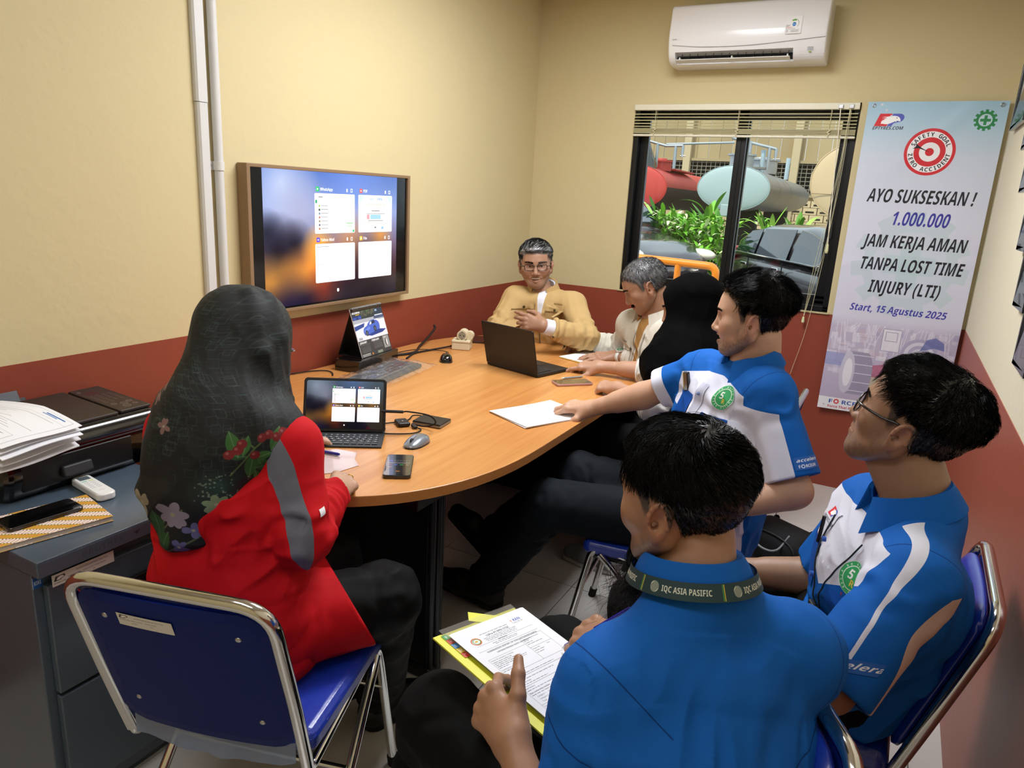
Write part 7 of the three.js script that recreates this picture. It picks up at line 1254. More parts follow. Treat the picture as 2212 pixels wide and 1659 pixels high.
const std = (o) => { // trunk stations from pelvis and shoulder centres
  const mid = mix3(o.shoulders.r, o.shoulders.l, 0.5), ls = nrm(sub3(o.shoulders.l, o.shoulders.r)), lp = nrm(sub3(o.hips.l, o.hips.r)), P0 = o.pelvis, z = o.size ?? [[0.18, 0.13], [0.175, 0.128], [0.165, 0.118], [0.172, 0.12], [0.165, 0.11]];
  const f = nrm(crs(ls, [0, 1, 0])), bow = o.bow ?? 0.02;
  return [{ c: add3(P0, [0, -1, 0], 0.05), l: lp, a: z[0][0], b: z[0][1] }, { c: add3(P0, [0, 1, 0], 0.03), l: lp, a: z[1][0], b: z[1][1] }, { c: add3(mix3(P0, mid, 0.36), f, -bow), l: nrm(mix3(lp, ls, 0.4)), a: z[2][0], b: z[2][1] }, { c: add3(mix3(P0, mid, 0.66), f, -bow), l: nrm(mix3(lp, ls, 0.8)), a: z[3][0], b: z[3][1] }, { c: mix3(P0, mid, 0.88), l: ls, a: z[4][0], b: z[4][1] }];
};
// ---------------------------------------------------------------- the seven people
const BLUE = 0x0f5db4, PALE = 0xd6d8e6, blackPants = cloth(0x060708, 0.85), navyPants = cloth(0x0e141b, 0.8), blueCloth = cloth(BLUE, 0.75), paleCloth = cloth(PALE, 0.8);
const shoeBlack = S(0x0c0c0d, 0.5, { bumpMap: withRep(plasterBump, 6, 6), bumpScale: 0.0008 });
const emblemTex = canvasTex(256, 256, (g, w, h) => { g.fillStyle = '#e8efe8'; g.fillRect(0, 0, w, h); g.fillStyle = '#2fa560'; g.beginPath(); g.ellipse(128, 128, 122, 126, 0, 0, 7); g.fill(); g.strokeStyle = '#e4f2e6'; g.lineWidth = 7; g.beginPath(); g.ellipse(128, 128, 86, 90, 0, 0, 7); g.stroke(); g.fillStyle = '#f4f4f4'; g.font = 'bold 96px sans-serif'; g.fillText('5', 80, 142); g.fillStyle = '#e8c84a'; g.font = 'bold 72px sans-serif'; g.fillText('R', 120, 190); g.fillStyle = '#dff0e2'; g.font = 'bold 22px sans-serif'; for (let i = 0; i < 22; i++) { const a = i * 0.2856; g.save(); g.translate(128 + Math.cos(a) * 102, 128 + Math.sin(a) * 106); g.rotate(a + 1.57); g.fillText('BUDAYA KERJA 5R RAPIH '[i], -7, 7); g.restore(); } });
const wordTex = (draw, w = 512, h = 128, bg = '#0f5db4') => canvasTex(w, h, (g) => { g.fillStyle = bg; g.fillRect(0, 0, w, h); draw(g, w, h); });
const accelera = (g, x, y, px, c = '#e8ecf4') => { g.save(); g.translate(x, y); g.scale(1.5, 1); g.fillStyle = c; g.font = `italic bold ${px}px sans-serif`; g.fillText('accelera', 0, 0); g.restore(); g.fillStyle = c; };
const thumbRest = [[0.75, 0.62, -0.25], [0.35, 0.9, -0.25], [0.1, 0.95, -0.25]];
const armSeam = (s, k, w = 0.0011) => { const ax = nrm(sub3(s.elbows[k], s.shoulders[k])), mid = mix3(s.shoulders.r, s.shoulders.l, 0.5), o = nrm(sub3(s.shoulders[k], mid)), c = add3(s.shoulders[k], o, -0.012), n = nrm(add3(ax, o, 0.9)), e = (x, y, z) => dot3(sub3([x, y, z], c), n); return [(x, y, z) => e(x, y, z) - w, (x, y, z) => -e(x, y, z) - w, (x, y, z) => len3(sub3([x, y, z], c)) - 0.12]; };
const armSeams = (s) => ['r', 'l'].map((k) => ['sleeve_seam', armSeam(s, k), seamCloth(), 'stitched sleeve seam']);
const seamCloth = () => cloth(0x083a7c, 0.8);
const between = (a, b) => nrm(sub3(b, a));
// --- the man writing on the folder, seen from behind
function manWithFolder() {
  const s = { seed: 7, head: [1.917, 1.078, 3.215], look: [-0.94, -0.1, -0.33], up: [0.04, 1, 0.05], skin: [0.36, 0.185, 0.105], beard: 0.6, face: { smile: 0.6 }, neckBase: [1.968, 0.96, 3.262], shoulders: { r: [2.105, 0.862, 3.185], l: [1.882, 0.832, 3.385] }, elbows: { r: [2.045, 0.675, 3.02], l: [1.885, 0.605, 3.52] }, wrists: { r: [1.823, 0.757, 3.161], l: [1.742, 0.685, 3.40] }, pelvis: [1.94, 0.545, 3.325], hips: { r: [1.985, 0.53, 3.25], l: [1.925, 0.53, 3.405] }, knees: { r: [1.64, 0.555, 2.98], l: [1.53, 0.555, 3.28] }, ankles: { r: [1.62, 0.09, 2.86], l: [1.42, 0.09, 3.24] },
    hands: { r: { f: [-0.85, -0.3, -0.35], d: [-0.15, 0.8, 0.45], curls: [[0.55, 0.75, 0.35, 0.05], [0.75, 0.9, 0.45], [0.95, 1.0, 0.55], [1.1, 1.05, 0.6]], thumb: [[0.6, 0.7, -0.45], [0.15, 0.9, -0.45], [-0.2, 0.95, -0.2]] }, l: { f: [-0.72, 0.12, -0.42], d: [-0.42, 0.5, 0.62], curls: [[0.75, 0.7, 0.3, 0.05], [0.8, 0.7, 0.35], [0.85, 0.75, 0.4], [0.9, 0.75, 0.4]], thumb: [[0.75, 0.6, 0.1], [0.6, 0.78, -0.1], [0.45, 0.85, -0.3]] } } };
  s.trunk = std({ ...s, bow: 0.03, size: [[0.185, 0.14], [0.185, 0.138], [0.182, 0.13], [0.185, 0.128], [0.17, 0.112]] });
  const t = makePerson('person in blue shirt and green lanyard, writing on papers in a clear folder', s);
  addHair(s, { thick: (x, y, z) => 0.0008 + 0.009 * sst(0.0, 0.09, y), n: 6500, len: (p) => 0.005 + 0.045 * sst(0.015, 0.085, p[1]), crown: [0.014, 0.118, -0.052], whorl: 0.7, width: 0.0007, rise: 0.002, lift: 0.1, jitter: 0.5, color: [0.013, 0.011, 0.01] });
  // chin beard
  const bd = strands(s.HF.F, 301, 700, (x, y, z) => y < -0.085 && z > 0.03 && Math.abs(x) < 0.035 ? 1 : 0, (p, n) => [p[0] * 3, -1, 0.5], (p, r) => 0.06 + 0.05 * r(), { rise: 0.02, loose: 6, width: 0.0006, lift: 0.7, settle: 0.4, jitter: 0.8, gravity: 0.6, box: [[-0.035, -0.13, 0.03], [0.035, -0.09, 0.09]], seg: 6, center: [0, -0.06, 0.03] }); bd.applyMatrix4(s.M4); obj('beard', bd, hairMat, t);
  const mid = mix3(s.shoulders.r, s.shoulders.l, 0.5), B2 = basis([-0.64, 0.0, -0.77]);
  const sp = [...shirtPrims(s, { dir: [0.3, 0.9, -0.3], fold: 1.5 }), ...sleeve(s, 'r', { short: true, to: 0.92, r: [0.066, 0.07] }), ...sleeve(s, 'l', { short: true, to: 0.92, r: [0.066, 0.072] })];
  const yk = (x, y, z) => { const q = toLocal(B2, mid, [x, y, z]); return q[1] + 0.07 - 0.1 * Math.abs(q[0]); }, yoke = [(x, y, z) => yk(x, y, z) - 0.0012, (x, y, z) => -yk(x, y, z) - 0.0012, (x, y, z) => toLocal(B2, mid, [x, y, z])[2]];
  const sh = garment('shirt', sp, blueCloth, t, 0.006, [
    ['pale_panel', (x, y, z) => { const q = toLocal(B2, s.shoulders.l, [x, y, z]); return Math.max(0.03 * (Math.hypot((q[0] - 0.01) / 0.03, (q[1] + 0.225) / 0.1) - 1), q[2]); }, paleCloth, 'pale insert behind the sleeve'],
    ['yoke_seam', yoke, cloth(0x083a7c, 0.8), 'stitched yoke seam'], ...armSeams(s)]);
  const nb = add3(s.neckBase, B2.Z, 0.026); nb[1] += 0.006;
  const Bc = basis([-0.64, -0.25, -0.77]);
  obj('collar', collar(nb, Bc, 0.066, 0.068, { gap: 0.45, drop: 0.0 }), blueCloth, sh);
  // lanyard: a printed ribbon lying on the collar, running to the chest
  const rib = [], N = 60, rp = [], ru = [], ri = [];
  for (let i = 0; i <= N; i++) { const a = Math.PI / 2 + 0.6 + (i / N) * (2 * Math.PI - 1.2), X = Math.cos(a), Z = Math.sin(a); for (const [rr, yy] of [[0.092, 0.018], [0.101, -0.006]]) { rp.push(...toWorld(Bc, nb, [X * rr, yy, Z * (rr + 0.002)])); ru.push(1 - i / N, yy > 0 ? 1 : 0); } }
  for (let i = 0; i < N; i++) { const a = i * 2; ri.push(a, a + 1, a + 2, a + 1, a + 3, a + 2); }
  const rg = new THREE.BufferGeometry(); rg.setAttribute('position', new THREE.Float32BufferAttribute(rp, 3)); rg.setAttribute('uv', new THREE.Float32BufferAttribute(ru, 2)); rg.setIndex(ri); rg.computeVertexNormals();
  const lt = canvasTex(2048, 96, (g, w, h) => { g.fillStyle = '#12343a'; g.fillRect(0, 0, w, h); for (let k = 0; k < 4; k++) { const x = 20 + k * 512; g.fillStyle = '#c9cbb8'; g.beginPath(); g.arc(x + 70, 48, 30, 0, 7); g.fill(); g.strokeStyle = '#12343a'; g.lineWidth = 2; for (let i = -5; i < 6; i++) { g.beginPath(); g.moveTo(x + 40 + i * 6, 80); g.lineTo(x + 100 + i * 6, 16); g.stroke(); } g.fillStyle = '#d8d9c8'; g.font = 'bold 44px sans-serif'; g.save(); g.translate(x + 118, 64); g.scale(0.82, 1); g.fillText('IQC ASIA PASIFIC', 0, 0); g.restore(); g.fillStyle = '#3d8f4a'; g.fillRect(x + 478, 6, 6, 84); g.fillStyle = '#c8b83a'; g.fillRect(x + 488, 6, 6, 84); } });
  tag(obj('lanyard', rg, S(0xffffff, 0.6, { map: lt, side: THREE.DoubleSide }), t), 'dark green printed lanyard');
  garment('trousers', trouserPrims(s), blackPants, t, 0.009);
  shoe(t, s.ankles.r, [-0.9, 0, -0.3], shoeBlack); shoe(t, s.ankles.l, [-0.95, 0, -0.2], shoeBlack);
  return s;
}
// --- the man with glasses by the side wall
function manWithGlasses() {
  const s = { seed: 17, head: [2.222, 1.125, 2.70], look: [-0.86, 0.3, -0.32], up: [0.25, 1, 0.02], skin: [0.31, 0.17, 0.10], beard: 0.5, gaze: [-0.95, 0.2, -0.2], face: { wide: 1.02 }, neckBase: [2.275, 0.968, 2.725], shoulders: { r: [2.185, 0.895, 2.585], l: [2.268, 0.888, 2.875] }, elbows: { r: [2.1, 0.68, 2.55], l: [2.165, 0.705, 3.01] }, wrists: { r: [1.9, 0.665, 2.6], l: [1.955, 0.665, 2.9] }, pelvis: [2.2, 0.55, 2.62], hips: { r: [2.17, 0.53, 2.53], l: [2.19, 0.53, 2.71] }, knees: { r: [1.75, 0.56, 2.5], l: [1.74, 0.57, 2.72] }, ankles: { r: [1.72, 0.09, 2.45], l: [1.7, 0.09, 2.72] },
    hands: { r: { f: [-0.9, -0.15, 0.35], d: [0.1, 0.95, 0.2], curls: C.loose, thumb: thumbRest }, l: { f: [-0.9, -0.1, -0.3], d: [0.05, 0.95, 0.1], curls: C.loose, thumb: thumbRest } } };
  s.trunk = std({ ...s, bow: 0.025, size: [[0.175, 0.13], [0.17, 0.128], [0.16, 0.118], [0.165, 0.12], [0.155, 0.108]] });
  const t = makePerson('person in blue shirt and round dark glasses gazing up, sitting by the side wall', s);
  addHair(s, { thick: (x, y, z) => 0.0008 + 0.0105 * sst(0.0, 0.08, y), n: 6500, len: (p) => 0.006 + 0.03 * sst(0.01, 0.08, p[1]), crown: [0.0, 0.12, -0.06], dir: (p, n) => { const v = nrm(sub3(p, [0, 0.125, -0.045])), k = sst(0.05, 0.09, p[1]); return add3(v, [0, 0.3, p[2] > -0.03 ? 0.9 : -0.3], k); }, lift: 0.3, settle: 0.8, jitter: 0.7, loose: 2.5, rise: 0.003, color: [0.012, 0.011, 0.011], lump: 0.004 });
  const B2 = basis([-0.966, 0, 0.26]), mid = mix3(s.shoulders.r, s.shoulders.l, 0.5);
  // right sleeve is pale at its cuff, left sleeve blue with pale inserts
  const sp = [...shirtPrims(s, { dir: [0.5, 0.8, -0.2], fold: 1.5 }), ...sleeve(s, 'r', { short: true, to: 0.85, r: [0.062, 0.064] }), ...sleeve(s, 'l', { short: true, to: 0.98, r: [0.066, 0.074], amp: 0.007 })];
  const loc = (x, y, z) => toLocal(B2, mid, [x, y, z]), sl = between(s.shoulders.l, s.elbows.l);
  const sh = garment('shirt', sp, blueCloth, t, 0.006, [
    ['front_panel', (x, y, z) => { const q = loc(x, y, z); return Math.max(0.04 - q[2], q[1] - 0.045, -0.12 + 0.55 * Math.abs(q[0]) - q[1], Math.abs(q[0]) - 0.17); }, paleCloth, 'pale chest panel'],
    ['pale_stripe', [1, -1].map((g) => (x, y, z) => { const q = loc(x, y, z); return g * (q[2] + 0.66 * q[1] - 0.054) - 0.004 - 0.1 * Math.max(0, q[1] + 0.02); }).concat((x, y, z) => 0.1 - loc(x, y, z)[0]), paleCloth, 'pale stripe down the sleeve'],
    ['pale_insert', [1, -1].map((g) => (x, y, z) => { const q = loc(x, y, z); return g * (q[2] + 0.66 * q[1] + 0.05) - 0.003 - 0.028 * Math.exp(-(((q[1] + 0.06) / 0.05) ** 2)); }).concat((x, y, z) => 0.1 - loc(x, y, z)[0], (x, y, z) => loc(x, y, z)[1]), cloth(0xc9b3a8, 0.8), 'pale insert behind the arm'], ...armSeams(s)]);
  const nb = add3(s.neckBase, B2.Z, 0.03); nb[1] += 0.004; const Bc = basis([-0.95, -0.25, 0.2]);
  obj('collar', collar(nb, Bc, 0.064, 0.068, { gap: 0.4, drop: 0.0, h: 1.1 }), blueCloth, sh);
  const on = (q) => toWorld(B2, mid, q);
  const pt = (name, q, w, h, mat, nu = 16, shape, dir) => obj(name, patch(sh.F, on(q), dirW(B2, [1, 0, 0]), [0, 1, 0], dir ?? dirW(B2, [0, 0, -1]), w, h, 0.0022, nu, nu, shape), mat, sh);
  pt('round_badge', [0.085, -0.055, 0.16], 0.065, 0.068, S(0xffffff, 0.6, { map: emblemTex }), 18, disc);
  const ep = wordTex((g, w, h) => { drawEP(g, 60, 8, 150); g.fillStyle = '#222'; g.font = 'italic bold 34px sans-serif'; g.fillText('EPTYRES.COM', 30, 112); }, 256, 128, '#d6d8e6');
  pt('chest_emblem', [-0.085, 0.0, 0.16], 0.075, 0.038, S(0xffffff, 0.7, { map: ep }));
  pt('pocket', [-0.085, -0.1, 0.16], 0.09, 0.1, cloth(0x0b4ea8, 0.8)); pt('pocket_001', [0.085, -0.15, 0.16], 0.09, 0.1, cloth(0x0b4ea8, 0.8));
  for (const y of [-0.02, -0.1, -0.19]) part('button', rod(on([0.0, y, 0.12 + (y < -0.05 ? 0.012 : 0)]), on([0.0, y, 0.127 + (y < -0.05 ? 0.012 : 0)]), 0.0055), P(0x2a5cb8, 0.3), sh);
  const out = nrm(crs(sl, dirW(B2, [0, 0, 1]))), od = dot3(out, dirW(B2, [1, 0, 0])) > 0 ? out : out.map((v) => -v), am = mix3(s.shoulders.l, s.elbows.l, 0.78);
  obj('sleeve_print', patch(sh.F, add3(add3(am, od, 0.07), dirW(B2, [0, 0, 1]), 0.02), dirW(B2, [0, 0, -1]), sl.map((v) => -v), od.map((v) => -v), 0.11, 0.026, 0.0015, 20, 6), S(0xffffff, 0.6, { map: wordTex((g) => accelera(g, 20, 88, 84)) }), sh);
  // lanyard with clip and card holder
  const onS = (q, off = 0.003) => hit(sh.F, on(q), dirW(B2, [0, 0, -1]), off), line = (a, b, n = 10) => { const o = []; for (let i = 0; i <= n; i++) o.push(onS(mix3(a, b, i / n), 0.004)); return o; };
  tag(obj('lanyard', [tube(line([0.07, 0.01, 0.13], [0.01, -0.17, 0.16]), 0.0018, 40, 6), tube(line([-0.065, 0.01, 0.13], [0.0, -0.17, 0.16]), 0.0018, 40, 6)], S(0x16242c, 0.6), t), 'dark lanyard cord');
  const cl = obj('badge_clip', [bx(0.05, 0.03, 0.014, 0, 0, 0, 0.004), bx(0.03, 0.035, 0.018, 0.004, -0.01, 0.004, 0.005)], M.blackPlastic, t); cl.position.set(...onS([0.0, -0.185, 0.17], 0.008)); cl.rotation.y = -1.2; obj('metal_hook', tube([[0, 0.012, 0.01], [0.012, 0.02, 0.014], [0.03, 0.016, 0.012], [0.036, 0.006, 0.01]], 0.003, 20, 6), M.steel, cl);
  const pa = onS([-0.06, -0.055, 0.14], 0.004); part('pen', rod(pa, add3(pa, [0.004, 0.06, 0.0]), 0.004), M.blackPlastic, t); const pb = onS([0.07, -0.17, 0.14], 0.004); obj('pen_001', rod(pb, add3(pb, [0.0, 0.075, 0]), 0.0045), P(0xc42a24, 0.3), t);
  glasses(s, 0x08090a, true);
  garment('trousers', trouserPrims(s), blackPants, t, 0.009);
  shoe(t, s.ankles.r, [-1, 0, 0], shoeBlack); shoe(t, s.ankles.l, [-1, 0, 0.1], shoeBlack);
  return s;
}
function glasses(s, colr, round) {
  const pts = [], B = s.B, O = s.head, W = (p) => V(...toWorld(B, O, p)), mat = P(colr, 0.25, { clearcoat: 0.6 }), list = [], lens = [];
  for (const k of [-1, 1]) {
    const c = [k * 0.033, -0.004, 0.0945], hw = round ? 0.0235 : 0.0255, hh = round ? 0.0215 : 0.0165, ring = [];
    for (let i = 0; i < 28; i++) { const a = i / 28 * 6.2832, n = round ? 2 : 3.2, cx = Math.cos(a), sy = Math.sin(a), x = Math.sign(cx) * Math.abs(cx) ** (2 / n) * hw, y = Math.sign(sy) * Math.abs(sy) ** (2 / n) * hh; ring.push(W([c[0] + x, c[1] + y, c[2] - 0.0012 * (Math.abs(c[0] + x) - 0.03) / 0.01])); }
    list.push(new THREE.TubeGeometry(new THREE.CatmullRomCurve3(ring, true), 56, 0.0019, 8, true));
    const sh = [], id = []; const ctr = W(c); sh.push(ctr.x, ctr.y, ctr.z); ring.forEach((v) => sh.push(v.x, v.y, v.z)); for (let i = 0; i < 28; i++) id.push(0, 1 + i, 1 + (i + 1) % 28); const lg = new THREE.BufferGeometry(); lg.setAttribute('position', new THREE.Float32BufferAttribute(sh, 3)); lg.setIndex(id); lg.computeVertexNormals(); lens.push(boxUV(lg));
    list.push(new THREE.TubeGeometry(new THREE.CatmullRomCurve3([W([k * 0.057, 0.002, 0.0925]), W([k * 0.074, 0.003, 0.075]), W([k * 0.0815, 0.004, 0.03]), W([k * 0.082, 0.008, 0.0]), W([k * 0.081, -0.004, -0.022]), W([k * 0.079, -0.022, -0.036])]), 30, round ? 0.0025 : 0.0021, 8));
  }
  list.push(new THREE.TubeGeometry(new THREE.CatmullRomCurve3([W([-0.0105, 0.0, 0.0955]), W([0, 0.004, 0.0975]), W([0.0105, 0.0, 0.0955])]), 10, 0.0015, 8));
  const g = obj('glasses', list, mat, s.group); obj('lens', lens, P(0xffffff, 0.02, { transmission: 1, thickness: 0, ior: 1.2 }), g);
}
// --- the man leaning back with one arm stretched on the table
function manWithStretchedArm() {
  const s = { seed: 27, head: [1.797, 1.205, 2.085], look: [-0.98, -0.04, 0.05], up: [0.12, 1, 0.0], skin: [0.56, 0.33, 0.22], beard: 0.68, hairUp: 0.006, neckR: 0.057, gaze: [-0.98, -0.05, -0.1], face: { wide: 1.05, smile: 0.9, jaw: 1.1, teeth: true, eyeOpen: 0.8 }, neckBase: [1.835, 1.065, 2.07], shoulders: { r: [1.66, 1.0, 1.985], l: [1.885, 1.01, 2.185] }, elbows: { r: [1.47, 0.885, 1.97], l: [2.005, 0.775, 2.27] }, wrists: { r: [1.275, 0.795, 1.945], l: [1.80, 0.685, 2.33] }, pelvis: [1.745, 0.55, 2.06], hips: { r: [1.70, 0.54, 1.98], l: [1.72, 0.54, 2.14] }, knees: { r: [1.28, 0.565, 2.03], l: [1.265, 0.53, 2.235] }, ankles: { r: [0.90, 0.20, 1.95], l: [0.99, 0.12, 2.16] }, armR: [0.05, 0.042, 0.028],
    hands: { r: { f: [-0.95, -0.08, 0.02], d: [0.0, 0.98, 0.25], curls: [[0.45, 0.75, 0.4, 0.1], [0.35, 0.7, 0.4, 0.04], [0.45, 0.75, 0.4, -0.03], [0.55, 0.8, 0.5, -0.1]], thumb: [[0.7, 0.6, -0.35], [0.35, 0.85, -0.4], [0.0, 0.95, -0.2]] }, l: { f: [-0.85, -0.2, 0.2], d: [0.1, 0.95, 0.2], curls: C.loose, thumb: thumbRest } } };
  s.trunk = std({ ...s, bow: 0.0, size: [[0.185, 0.145], [0.18, 0.145], [0.178, 0.138], [0.18, 0.13], [0.165, 0.112]] });
  const t = makePerson('person in blue and white shirt leaning back, one arm stretched across the table', s);
  addHair(s, { thick: (x, y, z) => 0.001 + 0.014 * sst(0.0, 0.085, y), n: 6000, len: (p) => 0.006 + 0.044 * sst(0.01, 0.08, p[1]), dir: (p, n) => { const v = nrm(sub3(p, [0.02, 0.125, -0.05])), k = sst(0.03, 0.07, p[1]) * sst(-0.06, 0.0, p[2]); return [v[0] * (1 - k) + (p[0] * 6 - 0.25) * k, v[1] * (1 - k) + 0.35 * k, v[2] * (1 - k) - 0.75 * k]; }, lift: 0.3, jitter: 0.4, rise: 0.005, color: [0.009, 0.009, 0.01], up: 0.006, loose: 3 });
  { const g = new THREE.SphereGeometry(1, 16, 10).scale(0.026, 0.0062, 0.013).translate(0, -0.0625, 0.075); g.applyMatrix4(s.M4); obj('teeth', g, P(0xe6e0d2, 0.25), t); }
  const B2 = basis([-0.67, 0, 0.73]), mid = mix3(s.shoulders.r, s.shoulders.l, 0.5), loc = (x, y, z) => toLocal(B2, mid, [x, y, z]);
  const sp = [...shirtPrims(s, { dir: [0.5, 0.8, -0.2], fold: 1.4 }), ...sleeve(s, 'r', { short: true, to: 0.72, r: [0.064, 0.068] }), ...sleeve(s, 'l', { short: true, to: 0.88, r: [0.068, 0.072] })];
  const armL = between(s.shoulders.l, s.elbows.l), armR = between(s.shoulders.r, s.elbows.r);
  const sh = garment('shirt', sp, blueCloth, t, 0.006, [
    ['white_panel', (x, y, z) => { const q = loc(x, y, z); const e = toLocal(B2, s.shoulders.l, [x, y, z]), chest = Math.max(-0.13 + 0.42 * Math.abs(q[0]) * (q[0] > 0 ? 1 : 0.6) - q[1], q[1] - 0.03 + 0.25 * Math.max(0, Math.abs(q[0]) - 0.03), Math.abs(q[0]) - 0.15), slv = Math.max(-0.03 - e[0], e[1] + 0.03, 0.032 + 0.05 * e[1] - e[2], 0.12 - q[0]); return Math.max(-0.005 - q[2], Math.min(chest, slv)); }, cloth(0xd9dcee, 0.75), 'white chest and sleeve panel'],
    ['white_cuff', (x, y, z) => { const d = dot3(sub3([x, y, z], s.shoulders.r), armR); return Math.max(0.118 - d, 0.1 - Math.abs(loc(x, y, z)[0]), x - s.shoulders.r[0] + 0.04); }, cloth(0xd9dcee, 0.75), 'white sleeve end'], ...armSeams(s)]);
  const nb = add3(s.neckBase, B2.Z, 0.03); nb[1] += 0.004; const Bc = basis([-0.8, -0.25, 0.55]);
  obj('collar', collar(nb, Bc, 0.066, 0.068, { gap: 0.45, drop: 0.0, h: 1.05 }), blueCloth, sh);
  const on = (q) => toWorld(B2, mid, q), pt = (name, q, w, h, mat, n = 16, shape) => obj(name, patch(sh.F, on(q), dirW(B2, [1, 0, 0]), [0, 1, 0], dirW(B2, [0, 0, -1]), w, h, 0.0022, n, n, shape), mat, sh);
  pt('round_badge', [0.085, -0.02, 0.17], 0.062, 0.07, S(0xffffff, 0.6, { map: emblemTex }), 18, disc);
  pt('pocket', [-0.075, -0.085, 0.17], 0.09, 0.085, cloth(0x0b4ea8, 0.8)); pt('pocket_001', [0.075, -0.12, 0.17], 0.09, 0.085, cloth(0x0b4ea8, 0.8));
  pt('placket', [0.0, -0.1, 0.17], 0.026, 0.2, cloth(0xcfd3e8, 0.8));
  for (const y of [-0.03, -0.1, -0.17]) { const c = patch(sh.F, on([0.0, y, 0.17]), dirW(B2, [1, 0, 0]), [0, 1, 0], dirW(B2, [0, 0, -1]), 0.011, 0.011, 0.004, 6, 6, disc); part('button', c, P(0x7f93c8, 0.3), sh); }
  const ax = armL, od = nrm(sub3(dirW(B2, [1, 0, 0]), ax.map((v) => v * dot3(ax, dirW(B2, [1, 0, 0]))))), lat = nrm(crs(ax, od)), ctr = mix3(s.shoulders.l, s.elbows.l, 0.72), od2 = nrm(add3(od, [0.5, 0, 0.6], 0.5)), lat2 = nrm(crs(od2, ax.map((v) => -v)));
  const pw = wordTex((g) => { accelera(g, 40, 100, 90); g.font = 'bold 84px sans-serif'; g.fillText('F', 60, 220); drawGear(g, 150, 190, 42, '#e8ecf4', 9); g.fillStyle = '#0f5db4'; g.beginPath(); g.arc(150, 190, 22, 0, 7); g.fill(); g.fillStyle = '#e8ecf4'; g.fillText('RCEUM', 200, 220); }, 640, 256);
  obj('sleeve_print', patch(sh.F, add3(add3(ctr, od2, 0.09), lat2, -0.012), lat2.map((v) => -v), ax.map((v) => -v), od2.map((v) => -v), 0.085, 0.034, 0.0015, 16, 8), S(0xffffff, 0.6, { map: pw }), sh);
  const pc = obj('pocket_device', bx(0.024, 0.06, 0.012, 0, 0, 0, 0.004), M.blackGloss, t); pc.position.set(...hit(sh.F, on([-0.1, -0.02, 0.15]), dirW(B2, [0, 0, -1]), 0.006)); pc.rotation.set(0.1, -0.75, 0.25); obj('yellow_edge', bx(0.006, 0.058, 0.0125, -0.0105, 0, 0, 0.002), S(0xb3a92e, 0.5), pc);
  garment('trousers', trouserPrims(s, { r: [0.098, 0.082, 0.078, 0.068], amp: 0.006 }), navyPants, t, 0.0085);
  legShoe(t, s.ankles.l, s.knees.l, [-0.85, 0.1, 0.05]); legShoe(t, s.ankles.r, s.knees.r, [-0.8, 0.45, -0.1]);
  return s;
}
function legShoe(t, an, kn, toe) { // a shoe on a stretched leg, resting on its heel
  const up = nrm(sub3(kn, an)), f = nrm(toe), side = nrm(crs(up, f)), B = { X: side, Y: nrm(crs(f, side)), Z: f }, o = an;
  const W = (p) => toWorld(B, o, p), F = field([cone(W([0, -0.04, -0.04]), W([0, 0.0, -0.015]), 0.04, 0.042, 0.03), cone(W([0, -0.045, -0.02]), W([0, -0.05, 0.1]), 0.042, 0.042, 0.03), cone(W([0, -0.05, 0.1]), W([0, -0.06, 0.18]), 0.043, 0.034, 0.03)]);
  const m = part('shoe', boxUV(meshField(F, [add3(o, [-0.3, -0.16, -0.3]), add3(o, [0.3, 0.25, 0.3])], 0.007)), shoeBlack, t);
  const F2 = field([cone(W([0, -0.083, -0.04]), W([0, -0.085, 0.18]), 0.04, 0.034, 0.02)], (d, x, y, z) => { const q = toLocal(B, o, [x, y, z]); return smax(d, Math.abs(q[1] + 0.085) - 0.014, 0.003); });
  obj('sole', boxUV(meshField(F2, [add3(o, [-0.32, -0.2, -0.32]), add3(o, [0.32, 0.25, 0.32])], 0.007)), M.rubber, m);
}
manWithFolder(); manWithGlasses(); manWithStretchedArm();
